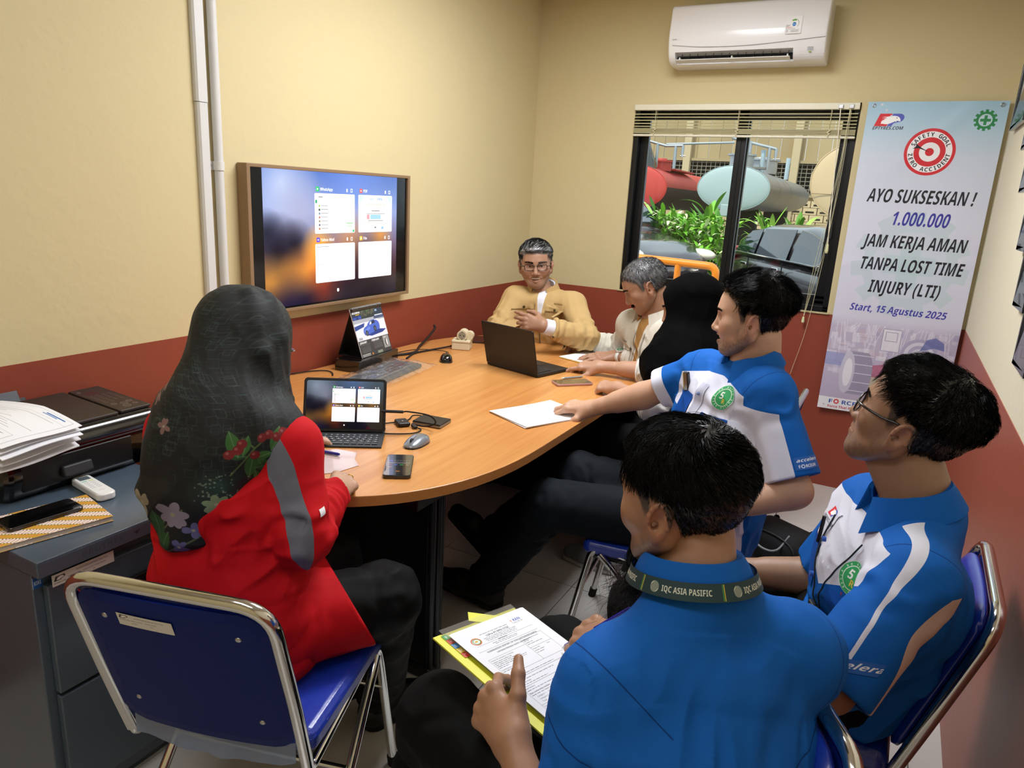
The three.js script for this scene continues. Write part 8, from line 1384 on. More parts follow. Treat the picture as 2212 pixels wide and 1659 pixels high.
{ // clear folder with printed report, held on the lap; blue pen in the writing hand
  const e1 = [0.9519, -0.1096, 0.2861], e2 = [0.273, -0.1203, -0.9545], n = crs(e1, e2), TL = [1.492, 0.70, 3.257], W = 0.225, H = 0.315;
  const fo = thing('document_folder', 'clear plastic folder with yellow edge and coloured tabs holding a report', 'folder'), m = new THREE.Matrix4().makeBasis(V(...e2), V(...n), V(...e1)).setPosition(...TL);
  fo.applyMatrix4(m); // local: x across the page, z down the page
  const yel = P(0xd9d92e, 0.3, { transmission: 0.25, thickness: 0 }), clr = P(0xffffff, 0.1, { transmission: 0.95, thickness: 0, ior: 1.45, clearcoat: 1 });
  obj('back_cover', bx(W, 0.0012, H, W / 2, -0.004, H / 2), yel, fo);
  obj('yellow_edge', [bx(0.02, 0.001, H, 0.0105, -0.0025, H / 2), bx(0.03, 0.001, 0.1, 0.15, -0.0025, 0.01, 0, [0, 0.9, 0])], S(0xe2e23a, 0.4), fo);
  [['#2f9a4a', 'V'], ['#c8403a', '='], ['#3f86c8', 'S'], ['#d8b83a', 'U'], ['#c8382c', "''"]].forEach(([c, ch], i) => { const tx = canvasTex(64, 64, (g) => { g.fillStyle = c; g.fillRect(0, 0, 64, 64); g.fillStyle = '#f4f4f0'; g.font = 'bold 44px sans-serif'; g.textAlign = 'center'; g.fillText(ch, 32, 48); }); part('index_tab', bx(0.0135, 0.001, 0.0135, 0.0225, -0.0012, 0.012 + i * 0.0145), [yel, yel, S(0xffffff, 0.5, { map: tx }), yel, yel, yel], fo); });
  const rep = canvasTex(1240, 1754, (g, w, h) => {
    g.fillStyle = '#eef1f9'; g.fillRect(0, 0, w, h); g.fillStyle = '#33363c'; g.strokeStyle = '#55585e'; g.lineWidth = 3;
    const line = (x, y, n, q = 14, a = 0.7) => { const r = rng(Math.floor(x * 7 + y * 13)); g.globalAlpha = a; let X = x; while (X < x + n) { const l = 20 + r() * 60; g.fillRect(X, y, Math.min(l, x + n - X), q * 0.55); X += l + 12; } g.globalAlpha = 1; };
    const T = (s2, x, y, px, b = '') => { g.font = `${b} ${px}px sans-serif`; g.fillText(s2, x, y); };
    g.strokeStyle = '#d0683a'; g.lineWidth = 14; g.beginPath(); g.ellipse(210, 250, 66, 56, 0, 0, 7); g.stroke(); g.strokeStyle = '#4f9a4a'; g.lineWidth = 10; g.beginPath(); g.ellipse(216, 250, 50, 42, 0, 0, 7); g.stroke(); g.fillStyle = '#d8b23a'; g.fillRect(190, 236, 44, 26); g.strokeStyle = '#55585e'; g.lineWidth = 3;
    g.fillStyle = '#d8823a'; g.font = 'bold 54px sans-serif'; g.fillText('Y', 880, 170); g.fillStyle = '#2f57b0'; T('KAN', 930, 170, 62, 'bold'); g.fillStyle = '#33363c'; line(880, 186, 200, 8); line(900, 200, 160, 8);
    line(330, 168, 470, 14); T('LSPro PT RPN CCQC', 400, 232, 42, 'bold'); for (let i = 0; i < 3; i++) line(330 + i * 10, 250 + i * 24, 540 - i * 20, 13); T('SERTIFIKASI', 490, 345, 26, 'bold'); line(370, 360, 420, 12); line(400, 382, 380, 12); g.fillRect(150, 330, 950, 3);
    T('SUMMARIZED REPORT OF EVALUATION/RESUMEN', 190, 470, 36, 'bold'); T('LAPORAN RINGKAS AUDIT LAPANGAN *)', 300, 520, 30, 'bold'); g.fillRect(100, 420, 1000, 3);
    const box = (x, y, ww, hh) => g.strokeRect(x, y, ww, hh); box(100, 570, 620, 300); box(720, 470, 380, 180); box(720, 650, 380, 220); box(100, 870, 1000, 520); box(100, 1390, 1000, 290); g.strokeRect(100, 960, 1000, 1); g.strokeRect(100, 1100, 1000, 1);
    T('Name of company / Institute', 115, 610, 28); line(115, 630, 300); line(115, 655, 420); line(115, 680, 500); line(115, 705, 480); line(115, 730, 160); T('Certification number', 115, 785, 28); line(115, 800, 200);
    T('Initial certification/audit', 735, 510, 26); line(735, 530, 80); line(735, 560, 120); line(735, 590, 260); T('Report No.', 735, 690, 26); line(735, 715, 170); line(735, 750, 120); T('Date', 980, 690, 26);
    T('Sites of Audit', 115, 910, 28); line(115, 930, 700); line(115, 1000, 620); T('Company Head', 115, 1050, 28); line(115, 1070, 440); T('Lead Auditor', 115, 1140, 28); line(115, 1160, 820); T('Non conformity number', 115, 1215, 28, 'bold'); line(115, 1235, 400); T('Category 1 :  - Founding', 160, 1285, 28); T('Category 2 :  6 Founding', 160, 1325, 28); T('Total          :  6  Founding', 160, 1365, 28);
    T('Finding Summary / Ringkasan Temuan', 115, 1430, 28); for (let i = 0; i < 9; i++) line(115, 1452 + i * 25, 700 + (i * 97) % 260);
  });
  const ps = obj('report_sheets', bx(0.195, 0.004, 0.285, 0.13, 0.001, 0.155, 0), M.paper, fo);
  for (let i = 0; i < 3; i++) { const sh = part('sheet', bx(0.203, 0.0006, 0.287, 0.1305 - i * 0.002, 0.0035 + i * 0.0012, 0.158 + i * 0.001, 0, [0, (i - 1) * 0.008, 0.004 * (2 - i)]), i < 2 ? M.paper : [M.paper, M.paper, S(0xffffff, 0.8, { map: rep }), M.paper, M.paper, M.paper], fo); }
  obj('clear_cover', [bx(0.2, 0.0005, 0.04, 0.12, 0.0012, 0.012, 0, [0.06, 0, 0]), bx(0.012, 0.0005, 0.3, 0.031, 0.002, 0.155)], clr, fo);
  makePen('ballpoint_pen', 'blue pen in the hand writing on the clear folder', [1.708, 0.682, 3.121], [1.8365, 0.829, 3.163], 0x1420a0, 0.0045);
}
// head scarf: cloth over skull, cheeks, neck and shoulders with an opening for the face
function scarf(s, o) {
  const B = s.B, O = s.head, W = (p) => toWorld(B, O, p), ax = [B.X, B.Y, B.Z], E = (p, r, k) => ell(W(p), r, k, ax), l = nrm(sub3(s.shoulders.l, s.shoulders.r)), mid = mix3(s.shoulders.r, s.shoulders.l, 0.5);
  const fA = folds(o.dir ?? [0.3, -0.8, 0.4], o.amp ?? 0.007, 4, 15, s.seed + 2), fB = folds([0.6, -0.5, 0.3], 0.003, 6, 30, s.seed + 4), dp = (x, y, z) => fA(x, y, z) * sst(O[1] + 0.1, O[1] - 0.05, y) + fB(x, y, z) * 0.6;
  const with_ = (q, f = dp) => ({ ...q, f: (x, y, z) => q.f(x, y, z) - f(x, y, z) });
  const p = [with_(E([0, 0.035, -0.02], [0.09, 0.093, 0.116], 0.03)), with_(E([0, -0.035, 0.0], [0.086, 0.092, 0.09], 0.04)), with_(cone(W([0, -0.07, -0.03]), add3(s.neckBase, [0, 1, 0], 0.0), 0.082, 0.1, 0.06)), ...['r', 'l'].map((k) => with_(cone(s.neckBase, add3(mix3(s.neckBase, s.shoulders[k], o.tight ?? 1), [0, 1, 0], 0.005), 0.088, 0.07, 0.06))),
    with_(slab({ c: add3(mid, [0, 1, 0], -0.09), l, a: 0.19 * (o.tight ?? 1), b: 0.125 }, { c: add3(mid, [0, 1, 0], 0.03), l, a: 0.15 * (o.tight ?? 1), b: 0.1 }, 0.05)), with_(cone(W([0, -0.1, 0.03]), add3(mid, B.Z, 0.09), 0.07, 0.08, 0.06)), ...(o.extra ?? []).map((q) => with_(q))];
  p.push({ ...E([0, -0.012, 0.115], [0.056, 0.082, 0.062], 0.01), sub: true });
  return garment('headscarf', p, o.mat, s.group, o.cell ?? 0.0065, [], o.post);
}
function watchOn(s, k, face, strap, name) {
  const w = mix3(s.wrists[k], s.elbows[k], 0.1), ax = between(s.elbows[k], s.wrists[k]), d = nrm(sub3(s.hands[k].d, ax.map((v) => v * dot3(ax, s.hands[k].d)))), sd = crs(ax, d), m = new THREE.Matrix4().makeBasis(V(...sd), V(...d), V(...crs(sd, d))).setPosition(...w), g = (q) => q.applyMatrix4(m);
  const b = obj(name, g(new THREE.TorusGeometry(0.0315, 0.004, 8, 36).scale(1, 0.92, 2.6)), S(strap, 0.35), s.group);
  obj('watch_case', g(new THREE.CylinderGeometry(0.021, 0.022, 0.008, 32).translate(0, 0.0335, 0)), P(0xdfe3e0, 0.2, { metalness: 0.4 }), b); obj('watch_dial', g(new THREE.CylinderGeometry(0.0165, 0.0165, 0.002, 32).translate(0, 0.0376, 0)), S(face, 0.3), b);
  obj('watch_hands', [g(bx(0.0014, 0.001, 0.012, 0, 0.039, 0.004)), g(bx(0.009, 0.001, 0.0014, -0.003, 0.039, 0)), ...[0, 1, 2, 3, 4, 5].map((i) => g(bx(0.001, 0.001, 0.004, Math.sin(i * 1.05) * 0.0135, 0.0388, Math.cos(i * 1.05) * 0.0135, 0, [0, i * 1.05, 0])))], M.white, b);
}
// --- the woman in the red shirt
function womanInRed() {
  const s = { seed: 37, head: [0.868, 1.148, 3.108], look: [-0.30, -0.3, -0.86], up: [0, 1, 0], skin: [0.5, 0.3, 0.2], face: { wide: 0.96, jaw: 0.92, nose: 0.92 }, neckBase: [0.925, 1.0, 3.215], shoulders: { r: [1.052, 0.96, 3.175], l: [0.785, 0.96, 3.245] }, elbows: { r: [1.125, 0.79, 3.215], l: [0.70, 0.80, 3.02] }, wrists: { r: [1.028, 0.79, 3.005], l: [0.655, 0.79, 2.80] }, pelvis: [0.96, 0.555, 3.265], hips: { r: [1.035, 0.545, 3.24], l: [0.885, 0.545, 3.27] }, knees: { r: [1.185, 0.55, 3.005], l: [0.93, 0.54, 2.92] }, ankles: { r: [1.03, 0.09, 2.83], l: [0.86, 0.09, 2.86] }, armR: [0.042, 0.037, 0.024], handScale: 0.94, handsOnly: 1,
    hands: { r: { f: [-0.42, -0.05, -0.9], d: [0.3, 0.9, -0.15], curls: [[0.7, 0.85, 0.5, 0.05], [0.8, 0.95, 0.55], [0.9, 1.0, 0.6], [0.95, 1.0, 0.6]], thumb: [[0.5, 0.75, -0.45], [0.1, 0.95, -0.35], [-0.1, 0.95, -0.2]] }, l: { f: [0.3, -0.12, -0.9], d: [0.05, 0.98, -0.15], curls: [[0.3, 0.5, 0.3, 0.15], [0.35, 0.6, 0.4, 0.05], [0.45, 0.6, 0.4, -0.05], [0.5, 0.6, 0.4, -0.12]], thumb: [[0.85, 0.4, -0.25], [0.8, 0.55, -0.2], [0.75, 0.6, -0.2]] } } };
  s.trunk = std({ ...s, bow: 0.015, size: [[0.17, 0.135], [0.165, 0.13], [0.15, 0.112], [0.155, 0.118], [0.14, 0.1]] });
  const t = makePerson('person in red shirt and dark floral headscarf at the tablet, seen from behind', s);
  const red = cloth(0xc3101a, 0.75), grey = cloth(0x6d6f7a, 0.8), l = nrm(sub3(s.shoulders.l, s.shoulders.r)), f = nrm(crs(l, [0, 1, 0])), B2 = { X: l, Y: nrm(crs(f, l)), Z: f };
  const upR = between(s.shoulders.r, s.elbows.r), foR = between(s.elbows.r, s.wrists.r);
  const sp = [...shirtPrims(s, { dir: [0.8, 0.45, -0.3], shoulderR: 0.054, fold: 1.2 }), ...sleeve(s, 'r', { r: [0.064, 0.058, 0.041], to: 0.93, amp: 0.009 }), ...sleeve(s, 'l', { r: [0.06, 0.052, 0.04], to: 0.93 })];
  const hips = slab({ c: add3(s.pelvis, [0, 1, 0], -0.06), l, a: 0.19, b: 0.15 }, { c: add3(s.pelvis, [0, 1, 0], 0.1), l, a: 0.16, b: 0.122 }, 0.05, folds([0.2, 0.9, 0.2], 0.006, 3, 14, 39));
  const sh = garment('shirt', [...sp, hips], red, t, 0.0062, [['grey_panel', (x, y, z) => { const e = sub3([x, y, z], s.shoulders.r), h = dot3(e, upR), w = add3(e, upR, -h), an = Math.atan2(-dot3(w, l), -dot3(w, f)); return Math.max(Math.abs(an - 0.15 - 0.3 * sst(0.02, 0.2, h)) * 0.06 - 0.026 * sst(-0.06, 0.06, h), -0.02 - h, dot3(sub3([x, y, z], s.elbows.r), foR) - 0.1); }, grey, 'grey panel under the sleeve']]);
  obj('sleeve_tag', patch(sh.F, add3(mix3(s.shoulders.r, s.elbows.r, 0.62), [0.75, 0, 0.1], 0.1), [-0.3, 0.1, -0.95], nrm([0.1, 0.95, -0.25]), nrm([-1, 0, -0.15]), 0.018, 0.014, 0.0015, 6, 6), S(0xe6e6ea, 0.6), sh);
  // shirt tails over hip and thigh
  const tp = trouserPrims(s, { r: [0.098, 0.082, 0.075, 0.066], amp: 0.006 }), TF = field(tp), th = between(s.hips.r, s.knees.r), thl = between(s.hips.l, s.knees.l);
  const tail = (x, y, z) => { const e = sub3([x, y, z], s.hips.r), h = dot3(e, th), v = e[1] - th[1] * h; const F = TF(x, y, z) - 0.012 - 0.004 * noise3(x * 14, y * 9, z * 14), lim = 0.2 - 0.45 * v - h, k = 0.035 - v, notch = Math.min(h + 0.03, 0.62 * k - (h + 0.03)); return smax(smax(smax(F, -lim, 0.004), notch, 0.004), 0.47 - y, 0.004); };
  const tg = meshField(tail, bounds(tp), 0.0075, 0.03); obj('shirt_tail', boxUV(tg), red, sh);
  garment('trousers', tp, cloth(0x08090a, 0.7), t, 0.0085);
  shoe(t, s.ankles.r, [0.3, 0, -0.9], shoeBlack, 0.24); shoe(t, s.ankles.l, [0.1, 0, -1], shoeBlack, 0.24);
  // the printed scarf
  const tex = canvasTex(1024, 1024, (g, w, h) => {
    g.fillStyle = '#0d1416'; g.fillRect(0, 0, w, h); const r = rng(41), uv = (u, v) => [u * w, (1 - v) * h];
    for (const [u, v, q, c] of [[0.58, 0.42, 0.12, '#2c5a50'], [0.72, 0.46, 0.14, '#22483c'], [0.64, 0.33, 0.1, '#27443a'], [0.4, 0.5, 0.1, '#1c2c2c']]) { const [x, y] = uv(u, v), gr = g.createRadialGradient(x, y, 0, x, y, q * w); gr.addColorStop(0, c); gr.addColorStop(1, 'rgba(13,20,22,0)'); g.fillStyle = gr; g.fillRect(0, 0, w, h); }
    g.lineWidth = 2.6; for (let i = 0; i < 1700; i++) { const x = r() * w, y = r() * h * 0.62, q = 12 + r() * 14; if (y > h * 0.42 && r() < (y / h - 0.42) * 6) continue; g.strokeStyle = `rgba(${70 + r() * 40},${96 + r() * 30},${98 + r() * 30},${0.18 + 0.3 * r()})`; g.beginPath(); g.roundRect(x, y, q * 1.25, q, 3); g.stroke(); }
    const flower = (u, v, q, c, n = 6) => { const [x, y] = uv(u, v); g.fillStyle = c; for (let i = 0; i < n; i++) { const a = i / n * 6.28 + r(); g.beginPath(); g.ellipse(x + Math.cos(a) * q * 0.6, y + Math.sin(a) * q * 0.6, q * 0.55, q * 0.34, a, 0, 7); g.fill(); } g.fillStyle = '#e0d9b8'; g.beginPath(); g.arc(x, y, q * 0.18, 0, 7); g.fill(); };
    const leafS = (u, v, q, a, c) => { const [x, y] = uv(u, v); g.save(); g.translate(x, y); g.rotate(a); g.fillStyle = c; g.beginPath(); g.moveTo(0, 0); g.quadraticCurveTo(q * 0.5, -q * 0.45, q, 0); g.quadraticCurveTo(q * 0.5, q * 0.45, 0, 0); g.fill(); g.strokeStyle = 'rgba(200,220,190,.5)'; g.lineWidth = 2; g.beginPath(); g.moveTo(0, 0); g.lineTo(q, 0); g.stroke(); g.restore(); };
    const stem = (pts, c) => { g.strokeStyle = c; g.lineWidth = 5; g.beginPath(); pts.forEach(([u, v], i) => g[i ? 'lineTo' : 'moveTo'](...uv(u, v))); g.stroke(); };
    stem([[0.41, 0.12], [0.43, 0.25], [0.46, 0.36]], '#8a8a62'); stem([[0.43, 0.24], [0.38, 0.33]], '#8a8a62'); stem([[0.43, 0.27], [0.5, 0.36]], '#8a8a62'); stem([[0.42, 0.2], [0.53, 0.28]], '#6d7d56');
    for (let i = 0; i < 9; i++) leafS(0.42 + (r() - 0.5) * 0.05, 0.13 + r() * 0.12, 60 + r() * 50, r() * 6.28, ['#2f6a34', '#3b7d3c', '#4a7a52'][i % 3]);
    flower(0.38, 0.345, 34, '#cdbfa0', 8); flower(0.475, 0.34, 36, '#c9b9cf', 9); flower(0.52, 0.3, 22, '#8f8cc8'); flower(0.53, 0.21, 26, '#8f8cc8'); flower(0.34, 0.2, 30, '#d8a8a0', 5); flower(0.35, 0.27, 24, '#c88f84', 5); flower(0.49, 0.25, 20, '#7f78b8');
    flower(0.36, 0.63, 24, '#b98d88', 5); flower(0.4, 0.66, 18, '#b98d88', 5); flower(0.33, 0.52, 22, '#a98580', 5); flower(0.43, 0.57, 20, '#b58a86', 5); flower(0.3, 0.48, 18, '#a07d7a', 5);
    stem([[0.6, 0.45], [0.66, 0.52], [0.7, 0.55]], '#6f8f4a'); stem([[0.66, 0.52], [0.63, 0.55]], '#6f8f4a'); for (let i = 0; i < 12; i++) leafS(0.62 + r() * 0.1, 0.45 + r() * 0.07, 46 + r() * 34, r() * 6.28, ['#3c7c36', '#4f9142', '#2f6a34'][i % 3]);
    for (const [u, v] of [[0.7, 0.55], [0.72, 0.54], [0.68, 0.545], [0.62, 0.52], [0.6, 0.51], [0.63, 0.535], [0.66, 0.5], [0.74, 0.55]]) { const [x, y] = uv(u, v); g.fillStyle = '#a8282c'; g.beginPath(); g.arc(x, y, 13, 0, 7); g.fill(); g.fillStyle = 'rgba(240,170,160,.6)'; g.beginPath(); g.arc(x - 4, y - 4, 4, 0, 7); g.fill(); }
    for (const [u, v, n] of [[0.57, 0.42, 60], [0.68, 0.4, 50]]) for (let i = 0; i < n; i++) { const [x, y] = uv(u + (r() - 0.5) * 0.09, v + (r() - 0.5) * 0.08); g.fillStyle = `rgba(${190 + r() * 50},${215 + r() * 30},200,.55)`; g.fillRect(x, y, 4, 4); }
    flower(0.57, 0.375, 26, '#a9c79a', 8);
  });
  const mat = P(0xb4b4b4, 0.72, { map: tex, bumpMap: withRep(weaveBump, 60, 60), bumpScale: 0.0002 });
  const sc = scarf(s, { mat, amp: 0.009, dir: [-0.5, -0.8, 0.3], cell: 0.006, tight: 0.72, extra: [
    cone(toWorld(s.B, s.head, [0, 0.02, -0.06]), [0.915, 0.97, 3.27], 0.085, 0.098, 0.06), slab({ c: [0.915, 1.02, 3.25], l, a: 0.125, b: 0.08 }, { c: [0.928, 0.87, 3.33], l, a: 0.105, b: 0.048 }, 0.06), slab({ c: [0.928, 0.87, 3.33], l, a: 0.105, b: 0.048 }, { c: [0.947, 0.785, 3.355], l, a: 0.06, b: 0.032 }, 0.04),
    ...[[[-0.06, 0.1, -0.06], [-0.088, 0.02, -0.05]], [[-0.088, 0.02, -0.05], [-0.084, -0.075, 0.005]], [[-0.04, 0.1, -0.1], [-0.08, -0.02, -0.1]], [[-0.08, -0.02, -0.1], [-0.085, -0.105, -0.04]], [[0.0, -0.075, -0.125], [-0.07, -0.085, -0.085]], [[-0.07, -0.085, -0.085], [-0.088, -0.09, -0.01]], [[-0.0, -0.13, -0.14], [-0.09, -0.125, -0.06]], [[-0.09, -0.125, -0.06], [-0.085, -0.115, 0.03]]].map(([a, b]) => cone(toWorld(s.B, s.head, a), toWorld(s.B, s.head, b), 0.012, 0.012, 0.022))] });
  { const p = sc.geometry.attributes.position, uv = sc.geometry.attributes.uv; for (let i = 0; i < p.count; i++) { const q = sub3([p.getX(i), p.getY(i), p.getZ(i)], add3(s.neckBase, f, 0.03)), a = Math.atan2(dot3(q, l), -dot3(q, f)) * 0.15, pl = dot3(q, l) * 0.87 + dot3(q, f) * 0.5 - 0.06, k = sst(s.head[1] - 0.1, s.head[1] + 0.03, p.getY(i)); uv.setXY(i, 0.5 - (a + (pl - a) * k) / 0.7, (p.getY(i) - 0.6) / 0.75); } mat.bumpMap.repeat.set(30, 30); }
  glasses(s, 0x27408c, true);
  const rg = obj('ring', new THREE.TorusGeometry(0.0092, 0.0012, 8, 20), P(0xc8a24a, 0.2, { metalness: 1 }), t); rg.position.set(...add3(add3(s.wrists.r, nrm(s.hands.r.f), 0.1), [0.01, 0.002, 0])); rg.rotation.y = 0.4;
}
// --- the smiling man in the tan jacket
function manInTan() {
  const s = { seed: 47, head: [0.455, 1.162, 0.805], look: [0.44, -0.02, 0.89], up: [-0.07, 1, 0], skin: [0.36, 0.19, 0.115], gaze: [0.44, 0.08, 0.89], scalpColor: [0.16, 0.14, 0.13], browN: 260, face: { smile: 1, teeth: true, eyeOpen: 0.75, jaw: 0.95 }, beard: 0.22, neckBase: [0.485, 0.995, 0.735], shoulders: { r: [0.365, 0.968, 0.835], l: [0.675, 0.968, 0.79] }, elbows: { r: [0.35, 0.82, 1.0], l: [0.815, 0.83, 0.91] }, wrists: { r: [0.50, 0.80, 1.16], l: [0.665, 0.90, 1.105] }, pelvis: [0.53, 0.55, 0.5], hips: { r: [0.44, 0.54, 0.52], l: [0.62, 0.54, 0.52] }, knees: { r: [0.4, 0.54, 0.92], l: [0.68, 0.54, 0.9] }, ankles: { r: [0.38, 0.09, 0.9], l: [0.68, 0.09, 0.92] },
    hands: { r: { f: [0.75, 0.1, 0.5], d: [-0.1, 0.9, 0.3], curls: C.relaxed, thumb: thumbRest }, l: { f: [-0.93, 0.16, 0.22], d: [0.3, 0.3, 0.9], curls: [[0.25, 0.35, 0.25, 0.1], [0.4, 0.5, 0.3, 0.03], [0.5, 0.6, 0.35, -0.03], [0.6, 0.65, 0.4, -0.1]], thumb: [[0.7, 0.6, -0.35], [0.25, 0.9, -0.35], [-0.05, 0.97, -0.2]] } } };
  s.trunk = std({ ...s, bow: 0.0 });
  const t = makePerson('smiling person with grey hair and glasses in a tan jacket', s);
  addHair(s, { thick: (x, y, z) => 0.002 + 0.014 * sst(0.02, 0.08, y), n: 3200, len: (p) => 0.006 + 0.026 * sst(0.01, 0.08, p[1]), dir: (p) => p[1] > 0.06 && p[2] > -0.02 ? [0.7, 0.3, -0.6] : nrm(sub3(p, [0, 0.12, -0.03])), color: [0.3, 0.3, 0.31], grey: 0.7, lift: 0.25, width: 0.0009 });
  glasses(s, 0x15161c, false);
  const tm = obj('teeth', boxUV((() => { const g = new THREE.SphereGeometry(1, 16, 10).scale(0.026, 0.0062, 0.013).translate(0, -0.0625, 0.075); g.applyMatrix4(s.M4); return g; })()), P(0xe6e0d2, 0.25), t);
  const tan = cloth(0xbd9f6c, 0.8), l = nrm(sub3(s.shoulders.l, s.shoulders.r)), f = nrm(crs(l, [0, 1, 0])), B2 = { X: l, Y: [0, 1, 0], Z: f }, mid = mix3(s.shoulders.r, s.shoulders.l, 0.5);
  const sp = [...shirtPrims(s, { dir: [0.4, 0.9, 0.2], shoulderR: 0.056, fold: 1.7 }), ...sleeve(s, 'r', { r: [0.07, 0.062, 0.047], to: 0.85, amp: 0.009 }), ...sleeve(s, 'l', { r: [0.07, 0.064, 0.05], to: 0.82, amp: 0.01 })], loc = (x, y, z) => toLocal(B2, mid, [x, y, z]);
  const sh = garment('jacket', sp, tan, t, 0.0085, [['inner_shirt', (x, y, z) => { const q = loc(x, y, z); return Math.max(Math.abs(q[0]) - 0.006 - 0.11 * Math.max(0, q[1] + 0.1), -0.15 - q[1], -q[2]); }, cloth(0xd7d9e2, 0.8), 'pale shirt in the open neck']]);
  const nb = add3(s.neckBase, B2.Z, 0.03), Bc = basis(add3(f, [0, -0.3, 0])); nb[1] += 0.022;
  obj('collar', collar(nb, Bc, 0.07, 0.072, { gap: 0.55, drop: 0.0, h: 1.5, point: 0.5 }), tan, sh);
  obj('inner_collar', collar(add3(nb, [0, 1, 0], 0.004), Bc, 0.062, 0.064, { gap: 0.45, drop: 0.01, h: 1.2, point: 0.6 }), cloth(0xd0d4e4, 0.8), sh);
  const on = (q) => toWorld(B2, mid, q), pt = (name, q, w, h, mat, off = 0.003) => part(name, patch(sh.F, on(q), B2.X, B2.Y, B2.Z.map((v) => -v), w, h, off, 12, 10), mat, sh);
  for (const k of [-1, 1]) { const pk = pt('pocket', [k * 0.085, -0.06, 0.2], 0.1, 0.1, tan, 0.002); const fl = pt('pocket_flap', [k * 0.085, -0.012, 0.2], 0.104, 0.036, tan, 0.006); obj('flap_edge', patch(sh.F, on([k * 0.085, -0.031, 0.2]), B2.X, B2.Y, B2.Z.map((v) => -v), 0.104, 0.004, 0.0065, 10, 3), cloth(0x8d744c, 0.85), fl); obj('flap_button', patch(sh.F, on([k * 0.085, -0.022, 0.2]), B2.X, B2.Y, B2.Z.map((v) => -v), 0.013, 0.013, 0.009, 6, 6, disc), S(0x5a4a30, 0.4, { metalness: 0.5 }), fl); }
  pt('zip', [0, -0.2, 0.2], 0.007, 0.16, S(0x6a5a3c, 0.5), 0.003); pt('name_tape', [0.1, 0.011, 0.2], 0.05, 0.007, cloth(0x9b7f4c, 0.8), 0.004);
  for (const k of ['r', 'l']) { const a = mix3(s.elbows[k], s.wrists[k], 0.82), b = mix3(s.elbows[k], s.wrists[k], 0.98), ax = between(a, b), g = field([cone(mix3(s.elbows[k], s.wrists[k], 0.7), b, 0.043, 0.038, 0.01)], (d, x, y, z) => smax(d, dot3(sub3([x, y, z], b), ax), 0.004)); part('shirt_cuff', boxUV(meshField(g, [add3(a, [-0.1, -0.1, -0.1]), add3(b, [0.1, 0.1, 0.1])], 0.006)), cloth(0xe4e6f2, 0.7), t); }
  const bt = mix3(s.elbows.l, s.wrists.l, 0.74); part('cuff_button', new THREE.SphereGeometry(0.007, 10, 8).translate(bt[0] + 0.015, bt[1] - 0.03, bt[2] + 0.042), S(0x4a3c24, 0.4), sh);
  garment('trousers', trouserPrims(s), blackPants, t, 0.012);
  shoe(t, s.ankles.r, [0, 0, 1], shoeBlack); shoe(t, s.ankles.l, [0, 0, 1], shoeBlack);
}
